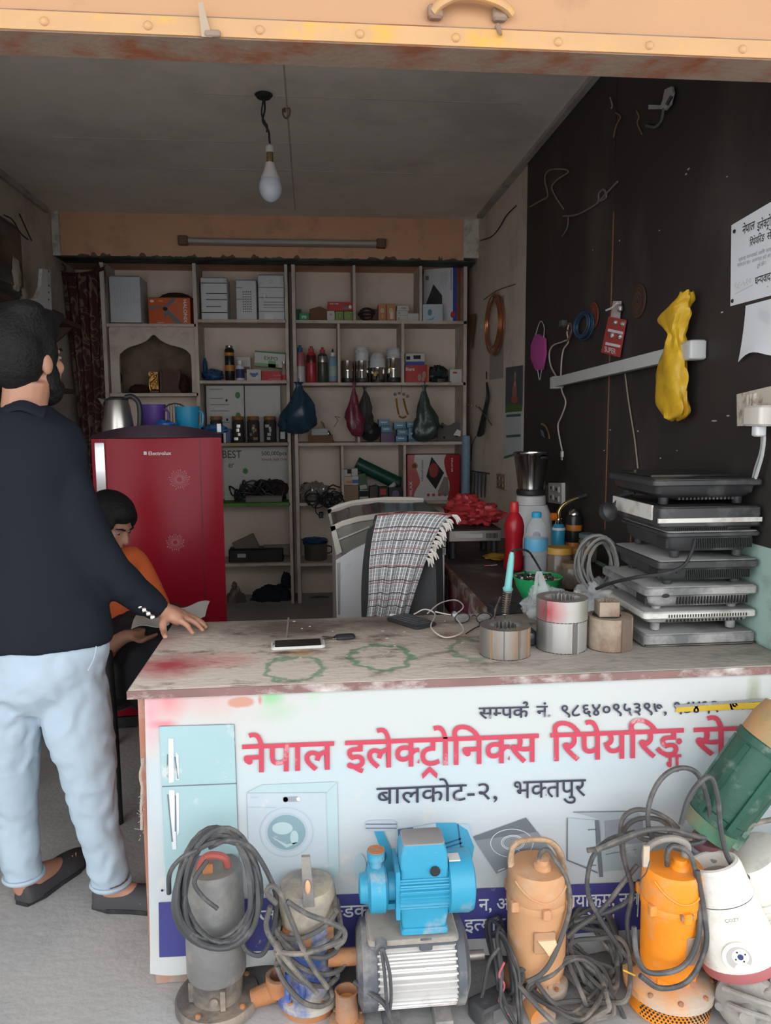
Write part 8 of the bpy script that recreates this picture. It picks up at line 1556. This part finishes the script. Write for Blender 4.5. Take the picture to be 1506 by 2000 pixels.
MB().lathe([(42*s, 0), (50*s, .004), (52*s, .02), (52*s, .03), (55*s, .034), (57*s, Lg*.80), (55*s, Lg*.81)], 40).lb('barrel', greenp, gpn); MB().lathe([(60*s, Lg*.80), (61*s, Lg*.81), (61*s, Lg*.87), (58*s, Lg*.88)], 40).lb('rim_band', greenp, gpn); MB().lathe([(58*s, Lg*.87), (58*s, Lg*1.05), (52*s, Lg*1.2), (34*s, Lg*1.22)], 40).lb('worn_head', mat('worn_orange_green', (.42, .24, .11), .7, var=.3, vs=6, dirt=(.10, .18, .10), da=.4, ds=6), gpn)
for a in range(0, 360, 60): MB().box((0, 0, 0), (.010, .014, Lg*.72), R(a, 'Z') @ T(56.5*s, 0, Lg*.42)).lb('tie_rib', greenp, gpn)
MB().lathe([(52*s, -.03), (52*s, .004)], 36).lb('foot_ring', mat('rusty_green', (.20, .17, .11), .8, dirt=(.06, .15, .09), da=.5), gpn); MB().rbox((0, -50*s, .0), (50*s, .03, .05), .005, .003).lb('foot_lug', greenp, gpn)
# support for the green pump: a grey pump body standing behind the orange one
gs_ = thing('grey_pump_body', 'grey bare pump body standing behind the orange pump, under the green one', 'pump', T(at(1385, 1800, 1.73).x, 1.73, 0)); zg = at(1385, 1628, 1.73).z
MB().lathe([(.05, 0), (.055, .004), (.055, .03), (.046, .034), (.046, zg-.08), (.055, zg-.075), (.055, zg-.04), (.05, zg-.035)], 30).lb('barrel', mat('light_cast', (.36, .37, .38), .6, metal=.2, var=.15), gs_); MB().lathe([(.047, zg-.035), (.05, zg-.03), (.05, zg-.012), (.03, zg-.008)], 30).lb('maroon_ring', plain('ring_maroon', (.22, .10, .11), .6), gs_)
# --- loose cables
Wd = lambda px, py, Y: at(px, py, Y)
def loose(label, pts, m, r=.006, Y=1.70):
    o = cab([Wd(x, y, (pt[0] if pt else Y)) for x, y, *pt in pts], r).build('loose_cable', m); tag(o, label, 'cable', 'cables tangled among the pumps'); return o
loose('dark cable arching high over the orange pump', [(1275, 1640), (1266, 1610), (1268, 1570), (1285, 1530), (1310, 1506), (1340, 1500), (1365, 1515), (1382, 1560), (1386, 1600), (1375, 1640), (1345, 1650)], rub, .0062, 1.66)
loose('cable looping past the green pump to the cream appliance', [(1330, 1610), (1345, 1560), (1370, 1525), (1390, 1520), (1402, 1560), (1408, 1620), (1420, 1670), (1440, 1700), (1470, 1715), (1510, 1712)], rub, .0062, 1.62)
loose('long cable stretched over the pumps towards the right wall', [(1165, 1660), (1210, 1640), (1260, 1622), (1310, 1620), (1370, 1635), (1420, 1630), (1470, 1610), (1520, 1598)], rub_d, .0062, 1.65)
loose('cable end sticking out left of the orange pump', [(1147, 1661), (1180, 1655), (1220, 1640), (1250, 1628), (1300, 1632), (1350, 1640)], rub_d, .0062, 1.67)
loose('cable hanging in a wide bow between the tan and orange pumps', [(1240, 1625), (1190, 1640), (1160, 1670), (1148, 1710), (1150, 1750), (1175, 1800), (1210, 1850), (1240, 1890)], rub, .006, 1.69)
loose('cable running diagonally from the tan pump cable pile', [(1245, 1690), (1220, 1720), (1190, 1760), (1160, 1790), (1130, 1810), (1108, 1830)], rub_d, .006, 1.72)
loose('cable crossing under the orange pump clamp', [(1250, 1720), (1225, 1760), (1200, 1775), (1160, 1790), (1120, 1800)], rub, .006, 1.73)
loose('cable wound twice around the oven picture corner', [(1225, 1700), (1215, 1660), (1220, 1620), (1245, 1600), (1285, 1600), (1310, 1620), (1295, 1640), (1260, 1640), (1235, 1625)], rub_d, .006, 1.73)
loose('cable looped behind the orange pump handle', [(1222, 1690), (1212, 1640), (1216, 1600), (1240, 1582), (1275, 1585), (1305, 1600), (1325, 1618)], rub_d, .0058, 1.715)
loose('cable dropping from the tangle to the ground left of the orange pump', [(1215, 1640), (1222, 1690), (1235, 1740), (1225, 1800), (1230, 1860), (1215, 1890)], rub, .006, 1.71)
random.seed(77)
def ring_loops(label, px, py, rx, ry, n, Y, m, r=.006, cat='cable coil', amp=.15):
    p0 = at(px, py, Y); s_ = mpp(p0); zmin = .008; t = thing('cable_coil', label, cat, T(p0.x, Y, 0), 'cables tangled among the pumps')
    for k in range(n):
        f = random.uniform(.7, 1.1); ph = random.uniform(0, 6.28); tl_ = random.uniform(-.25, .25); pts = []; oy = random.uniform(-.05, .05)
        for q in range(18):
            a = q*2*PI/18; z = p0.z+ry*s_*f*sin(a)*(1+amp*sin(2*a+ph))+rx*s_*tl_*cos(a); pts.append((p0.x+rx*s_*f*cos(a)*(1+amp*sin(3*a+ph)), Y+oy-.11*sin(a)*-1*.6+.02*sin(3*a+ph), max(zmin, z)))
        MB().tube(spline(pts, 3, closed=True), r, 7, closed=True).build('cable_loop', m, t)
    return t
ring_loops('big coil of dusty cable lying in front of the tan pump', 1110, 1925, 100, 32, 6, 1.655, rub_d)
ring_loops('coil of dusty cable piled between the tan and orange pumps', 1160, 1870, 60, 42, 7, 1.715, rub_d)
ring_loops('thin cable bunch hanging left of the tan pump', 985, 1890, 20, 58, 5, 1.69, rub, .0042)
loose('thin black wires trailing from the bunch to the ground', [(975, 1850), (955, 1880), (945, 1930), (935, 1975), (950, 1995)], rub, .0045, 1.66)
loose('cable trailing along the ground beyond the frame edge', [(1180, 1930), (1205, 1960), (1220, 1990), (1230, 2020)], rub, .0055, 1.62)
loose('thin red wire twisted with the cable bunch', [(985, 1880), (975, 1905), (985, 1925), (975, 1955), (985, 1985), (998, 1975)], plain('wire_red', (.45, .10, .12), .5), .0028, 1.64)
t = thing('power_adapter', 'black dusty power adapter on the ground among the cables', 'adapter', T(*gp0(958, 1985)) @ R(25, 'Z')); MB().rbox((0, .0, .025), (.095, .06, .05), .008, .005).lb('case', mat('adapter_black', (.05, .05, .052), .6, dirt=(.2, .19, .18), da=.3), t); MB().box((.01, -.0305, .025), (.05, .001, .03)).lb('label', plain('label_dull', (.14, .14, .14), .6), t)
t = thing('ground_shard', 'small flat metal shard lying near the grey pump', 'metal scrap', T(*gp0(320, 1848))); MB().prism([(-.03, -.006), (.02, -.01), (.035, .004), (-.01, .010)], .004).lb('shard', cast_d, t)
# ================================================================== people
def soft(o, vox, it=6, fold=0., sc=.12):
    m = o.modifiers.new('remesh', 'REMESH'); m.mode = 'VOXEL'; m.voxel_size = vox; m.use_smooth_shade = True
    m = o.modifiers.new('smooth', 'SMOOTH'); m.iterations = it; m.factor = .5
    if fold:
        tx = bpy.data.textures.new('folds', 'MARBLE'); tx.noise_scale = sc; tx.turbulence = 14; tx.noise_depth = 1; m = o.modifiers.new('folds', 'DISPLACE'); m.texture = tx; m.strength = fold; m.mid_level = .5; m.texture_coords = 'LOCAL'
    return o
def limb(mb, ks, n=14, k=5):
    """tapered limb through (point, radius) stations"""
    P = spline([q[0] for q in ks], k); rr = spline([(q[1], 0, 0) for q in ks], k); return mb.tube(P, [max(.003, v.x) for v in rr], n)
def torso(mb, st, Y, n=28, hd=0.):
    rs = []
    for x, y, hw, dp, *dy in st:
        c = at(x, y, Y); w = hw*mpp(c); rs.append([c+Vector((w*cos(2*PI*k/n), dp*sin(2*PI*k/n)+(dy[0] if dy else 0), 0)) for k in range(n)])
    return mb.rings(rs)
def head(mb, M, f=1.):
    for c, r in (((0, -.012, .03), (.074, .094, .088)), ((0, .03, -.03), (.060, .062, .085)), ((0, .042, -.088), (.042, .042, .030)), ((.07, -.004, -.012), (.012, .020, .033)), ((-.07, -.004, -.012), (.012, .020, .033)), ((0, .076, .022), (.046, .016, .010)), ((0, .087, -.056), (.022, .011, .006)), ((0, .085, -.068), (.020, .011, .007)), ((.036, .062, -.022), (.022, .022, .022)), ((-.036, .062, -.022), (.022, .022, .022))): mb.ell(c, r, 16, 10, M)
    mb.tube([M @ Vector(p) for p in ((0, .082, .018), (0, .098, -.008), (0, .108, -.028), (0, .092, -.038))], [.008, .010, .014, .010], 10)
def eyes(par, M):
    for sx_ in (-1, 1):
        o = MB().ell((sx_*.031, .077, .004), (.012, .008, .006), 12, 8, M).build('eye', plain('eye_dull', (.26, .2, .17), .4), par); MB().ell((sx_*.031, .083, .002), (.005, .004, .005), 10, 6, M).build('iris', plain('iris_dark', (.02, .012, .01), .2), o)
        MB().tube([M @ Vector((sx_*x, y, z)) for x, y, z in ((.015, .094, .022), (.032, .090, .028), (.05, .074, .022))], [.003, .004, .002], 6).build('eyebrow', plain('hair_black', (.012, .011, .011), .6), par)
skin_m = plain('skin_brown', (.40, .20, .13), .5, vs=14, var=.08); skin_d = plain('skin_deep', (.30, .15, .095), .5, vs=14)
hair_m = mat('hair_black', (.010, .0095, .0095), .6, var=.4, vs=40, bump=.5, bs=120, spec=.2)
YM = 2.2
C = at(54, 702, YM); MH = T(*C) @ R(-27, 'Z') @ R(3, 'X')
man = MB(); head(man, MH)
limb(man, [(C+Vector((0, -.01, -.05)), .060), (at(48, 800, YM), .060), (at(55, 850, YM), .085), (at(68, 1000, YM), .10), (at(82, 1200, YM), .105), (at(82, 1290, YM), .11)])
sh, el, wr_ = at(98, 878, YM), at(178, 1060, YM-.02), at(318, 1192, 2.30)
limb(man, [(at(75, 860, YM), .06), (sh, .05), (el, .042), (at(262, 1150, 2.24), .034), (wr_, .026)])
limb(man, [(at(50, 860, YM), .06), (at(-40, 870, YM), .05), (at(-72, 1050, YM), .042), (at(-60, 1200, YM-.06), .030), (at(-55, 1255, YM-.1), .026)])
lh = at(-55, 1255, YM-.1); dn = Vector((0, 0, -1))
for j in range(4): q = lh+Vector((.0, .026-.017*j, -.06)); limb(man, [(lh, .018), (q, .011), (q+dn*.035+Vector((.008, 0, 0)), .0095), (q+dn*(.062-.006*abs(j-1.4))+Vector((.02, 0, 0)), .0075)], 10)
limb(man, [(lh+Vector((.005, -.02, 0)), .016), (lh+Vector((.02, -.045, -.03)), .012), (lh+Vector((.028, -.05, -.065)), .009)], 10)
# right hand resting its fingertips on the counter
palm = at(340, 1204, 2.305)
for a, b, ra, rb in ((wr_, at(355, 1212, 2.285), .026, .020), (wr_, at(362, 1208, 2.315), .026, .020), (wr_, at(362, 1204, 2.345), .025, .018)): limb(man, [(a, ra), ((a+b)/2, .024), (b, rb)], 10)
tip = lambda x, y: onz(x, y, ZT+.008)
for kn, mid_, tp in ((at(352, 1212, 2.270), at(366, 1222, 2.270), tip(378, 1239)), (at(362, 1208, 2.300), at(381, 1216, 2.300), tip(398, 1233)), (at(366, 1204, 2.325), at(386, 1211, 2.325), tip(405, 1227)), (at(364, 1201, 2.355), at(382, 1207, 2.360), tip(402, 1220))): limb(man, [(palm, .012), (kn, .0105), (mid_, .0092), (tp, .0072)], 10)
limb(man, [(at(326, 1200, 2.285), .016), (at(318, 1218, 2.255), .0125), (at(320, 1232, 2.240), .011), (at(323, 1245, 2.195), .008)], 10)
hipR, kR, aR = at(135, 1285, YM), at(172, 1500, 2.19), at(216, 1722, 2.19)
hipL, kL, aL = at(25, 1285, YM), at(22, 1500, 2.23), at(46, 1718, 2.24)
fR0, fR1 = gp0(198, 1768), gp0(300, 1768); fL0, fL1 = gp0(52, 1762), gp0(142, 1692)
for h_, k_, a_, f0, f1 in ((hipR, kR, aR, fR0, fR1), (hipL, kL, aL, fL0, fL1)):
    limb(man, [(at(80, 1270, YM), .09), (h_, .075), (k_, .055), (a_, .036), (Vector((f0.x, f0.y, .06))*.75+Vector((f1.x, f1.y, .05))*.25, .035), (Vector((f1.x, f1.y, .03))*.75+Vector((f0.x, f0.y, .03))*.25, .028)])
mb_ = man.build('person', skin_m); soft(mb_, .006, 3); tag(mb_, 'standing bearded man in dark jacket and pale blue trousers, hand on the counter', 'person')
eyes(mb_, MH)
hr = MB()
for c, r in (((0, -.005, .080), (.082, .098, .068)), ((0, -.045, .02), (.084, .078, .105)), ((.068, .012, .02), (.014, .03, .05)), ((-.068, .012, .02), (.014, .03, .05)), ((.0, .06, .105), (.06, .045, .035)), ((.03, -.02, .125), (.05, .05, .03)), ((-.03, -.0, .125), (.05, .06, .03))): hr.ell(c, r, 16, 10, MH)
soft(hr.build('hair', hair_m, mb_), .008, 3)
bd = MB()
for c, r in (((0, .05, -.095), (.048, .046, .034)), ((.054, .03, -.05), (.009, .026, .045)), ((-.054, .03, -.05), (.009, .026, .045)), ((.04, .05, -.08), (.018, .03, .028)), ((-.04, .05, -.08), (.018, .03, .028)), ((0, .091, -.046), (.026, .010, .006))): bd.ell(c, r, 14, 8, MH)
soft(bd.build('beard', hair_m, mb_), .006, 2)
jk_m = mat('navy_suiting', (.013, .016, .022), .85, var=.25, vs=5, bump=.25, bs=10, stretch=(1, 1, .4), spec=.12)
jk = MB(); torso(jk, [(48, 792, 42, .065), (50, 812, 66, .085), (56, 832, 92, .10), (60, 870, 104, .118), (64, 950, 102, .125), (72, 1050, 106, .122), (84, 1150, 118, .128), (88, 1225, 127, .134), (88, 1256, 129, .136)], YM)
limb(jk, [(at(60, 870, YM), .09), (at(98, 874, YM), .080), (at(124, 951, YM-.01), .076), (at(160, 1030, YM-.02), .070), (at(210, 1108, 2.20), .061), (at(262, 1154, 2.25), .051), (at(311, 1193, 2.295), .040)], 20); limb(jk, [(at(40, 860, YM), .09), (at(-38, 868, YM), .08), (at(-72, 1050, YM), .066), (at(-60, 1200, YM-.06), .05)], 20)
jko = soft(jk.build('jacket', jk_m, mb_), .010, 6, .006, .2)
ndir = Vector((-.2, -1, .35)).normalized()
for k in range(4):
    p = at(279+8*k, 1176+7*k, 2.27)+Vector((0, -.046, .0)); MB().lathe([(.008, -.004), (.008, .001), (.005, .003)], 14, aim(p, p+ndir)).build('cuff_button', chrome, jko)
MB().tube(spline([at(12, 800, YM-.05), at(45, 792, YM-.075), at(85, 808, YM-.05)], 5), .018, 8, flat=.6).build('collar', jk_m, jko)
tr_m = mat('pale_blue_cotton', (.37, .455, .53), .85, var=.08, vs=4, bump=.6, bs=9, stretch=(1, 1, 1.6))
tr = MB(); torso(tr, [(84, 1215, 118, .115), (84, 1262, 126, .125), (82, 1310, 122, .126), (80, 1345, 108, .112), (80, 1385, 70, .07)], YM)
limb(tr, [(at(142, 1300, YM), .085), (at(152, 1400, YM), .096), (at(172, 1500, 2.19), .079), (at(189, 1600, 2.19), .062), (at(207, 1680, 2.19), .056), (at(217, 1722, 2.19), .054)], 20); limb(tr, [(at(18, 1300, YM), .085), (at(16, 1400, 2.21), .094), (at(22, 1500, 2.23), .076), (at(31, 1600, 2.24), .060), (at(42, 1680, 2.24), .055), (at(47, 1716, 2.24), .053)], 20)
tro = soft(tr.build('trousers', tr_m, mb_), .008, 4, .006, .10)
random.seed(5)
for y0, xa, xb, dr, cx_ in ((1735, 172, 262, .0, 217), (1722, 8, 86, .0, 47)): c = at(cx_, y0-14, 2.19 if cx_ > 100 else 2.24); MB().tube([c+Vector((.054*cos(q*.2618), .054*sin(q*.2618), 0)) for q in range(24)], .007, 6, closed=True).build('hem', tr_m, tro)
MB().tube(spline([at(188, 1262, YM-.085), at(184, 1285, YM-.095), at(172, 1310, YM-.11)], 4), .002, 6).build('pocket_edge', tr_m, tro)
shoe_m = plain('shoe_charcoal', (.045, .042, .045), .7)
for f0, f1 in ((fR0, fR1), (fL0, fL1)):
    d = (f1-f0); L_ = .27; d.normalize(); sd = Vector((-d.y, d.x, 0)); f0 = f0-d*.02; rs = []
    for u, w, h in spline(((0, .018, .05), (.04, .034, .062), (.2, .040, .060), (.45, .042, .052), (.7, .050, .045), (.88, .042, .036), (.97, .026, .028), (1, .008, .018)), 3): rs.append([f0+d*L_*u+sd*w*cos(a*.2618)+Vector((0, 0, max(.012, .012+h*sin(a*.2618)))) for a in range(24)])
    o = MB().rings(rs).build('shoe', shoe_m, mb_); rs2 = [[Vector((v.x, v.y, z)) for v in r_] for z in (.001, .014) for r_ in ([f0+d*L_*u+sd*w*1.06*sg for u, w, sg in ((0, .02, 1), (.2, .04, 1), (.45, .042, 1), (.7, .05, 1), (.9, .04, 1), (1.01, .008, 1), (1.01, .008, -1), (.9, .04, -1), (.7, .05, -1), (.45, .042, -1), (.2, .04, -1), (0, .02, -1))],)]
    MB().rings(rs2).build('sole', black_p, o)
    for k in range(3): q = f0+d*L_*(.55+.06*k)-sd*.040; MB().tube([q+Vector((0, 0, .03)), q+sd*.02+d*.03+Vector((0, 0, .052))], .003, 5).build('slit', skin_d, o)
# --- seated woman reading a newspaper on a black plastic chair
YW_ = 3.0; CW = at(214, 1022, YW_); fd = R(-118, 'Z'); MWm = T(*CW) @ fd @ R(-28, 'X') @ S3(.93, .93, .93)
fv = (fd @ Vector((0, 1, 0))); rv = (fd @ Vector((1, 0, 0))); seat = Vector((CW.x-.05, YW_+.02, .44)); neck = CW+Vector((-.02, .01, -.11))
wo = MB(); head(wo, MWm); limb(wo, [(CW+Vector((-.01, 0, -.04)), .05), (neck, .048), (neck+Vector((-.02, 0, -.14)), .09), (seat+Vector((0, 0, .12)), .10), (seat+Vector((0, 0, .05)), .11)])
lap = at(285, 1228, 2.78)
def arm_leg(mbx, g):
    for q in (-1, 1):
        s0 = neck+rv*.15*q+Vector((0, 0, -.07)); e0 = s0+rv*.06*q+fv*.10+Vector((0, 0, -.26)); h0 = lap+rv*.11*q
        limb(mbx, [(neck+rv*.05*q+Vector((0, 0, -.08)), .05+g), (s0, .045+g), (e0, .036+g)]+([(h0, .024), (h0+fv*.06-rv*.03*q, .016)] if not g else [((e0+h0)/2, .034+g)]))
        if not g:
            for j in range(4): limb(mbx, [(h0+fv*.04, .012), (h0+fv*.09+rv*(.016*j-.024), .009), (h0+fv*.115+rv*(.016*j-.024)-rv*.012*q+Vector((0, 0, .015)), .007)], 8)
            limb(mbx, [(h0, .012), (h0-rv*.035*q+fv*.03+Vector((0, 0, .02)), .009), (h0-rv*.04*q+fv*.06+Vector((0, 0, .02)), .007)], 8)
def legs_(mbx, g, end=.05):
    for q in (-1, 1): limb(mbx, [(seat+rv*.09*q+Vector((0, 0, .07)), .08+g), (seat+rv*.10*q+fv*.40+Vector((0, 0, .07)), .06+g), (seat+rv*.09*q+fv*.43+Vector((0, 0, -.2)), .048+g)]+([(Vector((seat.x, seat.y, 0))+rv*.09*q+fv*.42+Vector((0, 0, .07)), .034), (Vector((seat.x, seat.y, 0))+rv*.09*q+fv*.54+Vector((0, 0, .03)), .026)] if not g else [(Vector((seat.x, seat.y, 0))+rv*.09*q+fv*.42+Vector((0, 0, .12)), .036+g)]))
arm_leg(wo, 0); legs_(wo, 0)
wob = soft(wo.build('person', skin_d), .007, 3); tag(wob, 'seated woman in orange reading a newspaper in front of the red refrigerator', 'person'); eyes(wob, MWm)
hr = MB()
for c, r in (((0, -.01, .07), (.082, .10, .066)), ((0, -.05, .0), (.083, .07, .10)), ((0, -.11, -.02), (.045, .045, .05)), ((.064, .03, .04), (.018, .045, .05)), ((-.064, .03, .04), (.018, .045, .05))): hr.ell(c, r, 16, 10, MWm)
soft(hr.build('hair', hair_m, wob), .008, 3)
ku = MB(); limb(ku, [(neck+Vector((-.005, 0, -.03)), .06), (neck+Vector((-.02, 0, -.10)), .13), (seat+Vector((0, 0, .30)), .125), (seat+Vector((0, 0, .10)), .15), (seat+Vector((0, 0, .03)), .15)], 18); arm_leg(ku, .014); soft(ku.build('tunic', plain('orange_cotton', (.62, .12, .03), .8), wob), .012, 4)
tw_ = MB(); sz_ = Vector((0, 0, 1)); limb(tw_, [(seat+sz_*.07, .17), (seat+fv*.22+sz_*.08, .19), (seat+fv*.40+sz_*.03, .19), (seat+fv*.46-sz_*.22, .18), (seat+fv*.47-sz_*.38, .17)], 20); soft(tw_.build('skirt', plain('black_cotton', (.012, .012, .016), .85), wob), .012, 4, .012)  # black skirt, made bulky so its shape also stands in for deep shade
pc = thing('plastic_chair', 'black plastic armchair under the seated woman', 'chair', T(seat.x, seat.y, 0) @ fd)
cpl = plain('chair_plastic', (.03, .03, .032), .4)
MB().rbox((0, .03, .405), (.46, .46, .03), .05, .008, n=4).lb('seat', cpl, pc); MB().grid(lambda u, v: (-.22+.44*u, -.22-.08*v-.05*sin(3.14*u), .42+.38*v), 14, 8, thick=.012).lb('backrest', cpl, pc)
for q in (-1, 1):
    MB().tube(spline([(.235*q, -.24, .62), (.25*q, -.05, .655), (.25*q, .15, .66), (.245*q, .24, .63)], 5), .02, 10, flat=.6).lb('armrest', cpl, pc)
    for y in (-.2, .24): MB().tube([(.20*q, y*.95, .40) if y < 0 else (.245*q, y, .63), (.24*q, y*1.02, .3), (.26*q, y*1.1, .0)], .022, 10).lb('leg', cpl, pc)
nw = thing('newspaper', 'open grey newspaper held in the seated woman lap', 'newspaper', T(*lap)); npm = mat('newsprint', (.50, .48, .45), .9, var=.2, vs=30)
for dz, x0, x1 in ((0, 256, 330), (.004, 328, 400)): MB().grid(lambda u, v: at(x0+(x1-x0)*u+10*v, 1228-(x0-256)*.2-10*u-26*v, 2.66+.12*v)+Vector((0, 0, dz+.008*sin(u*6+v*3))), 10, 8, thick=.002).build('page', npm, nw)
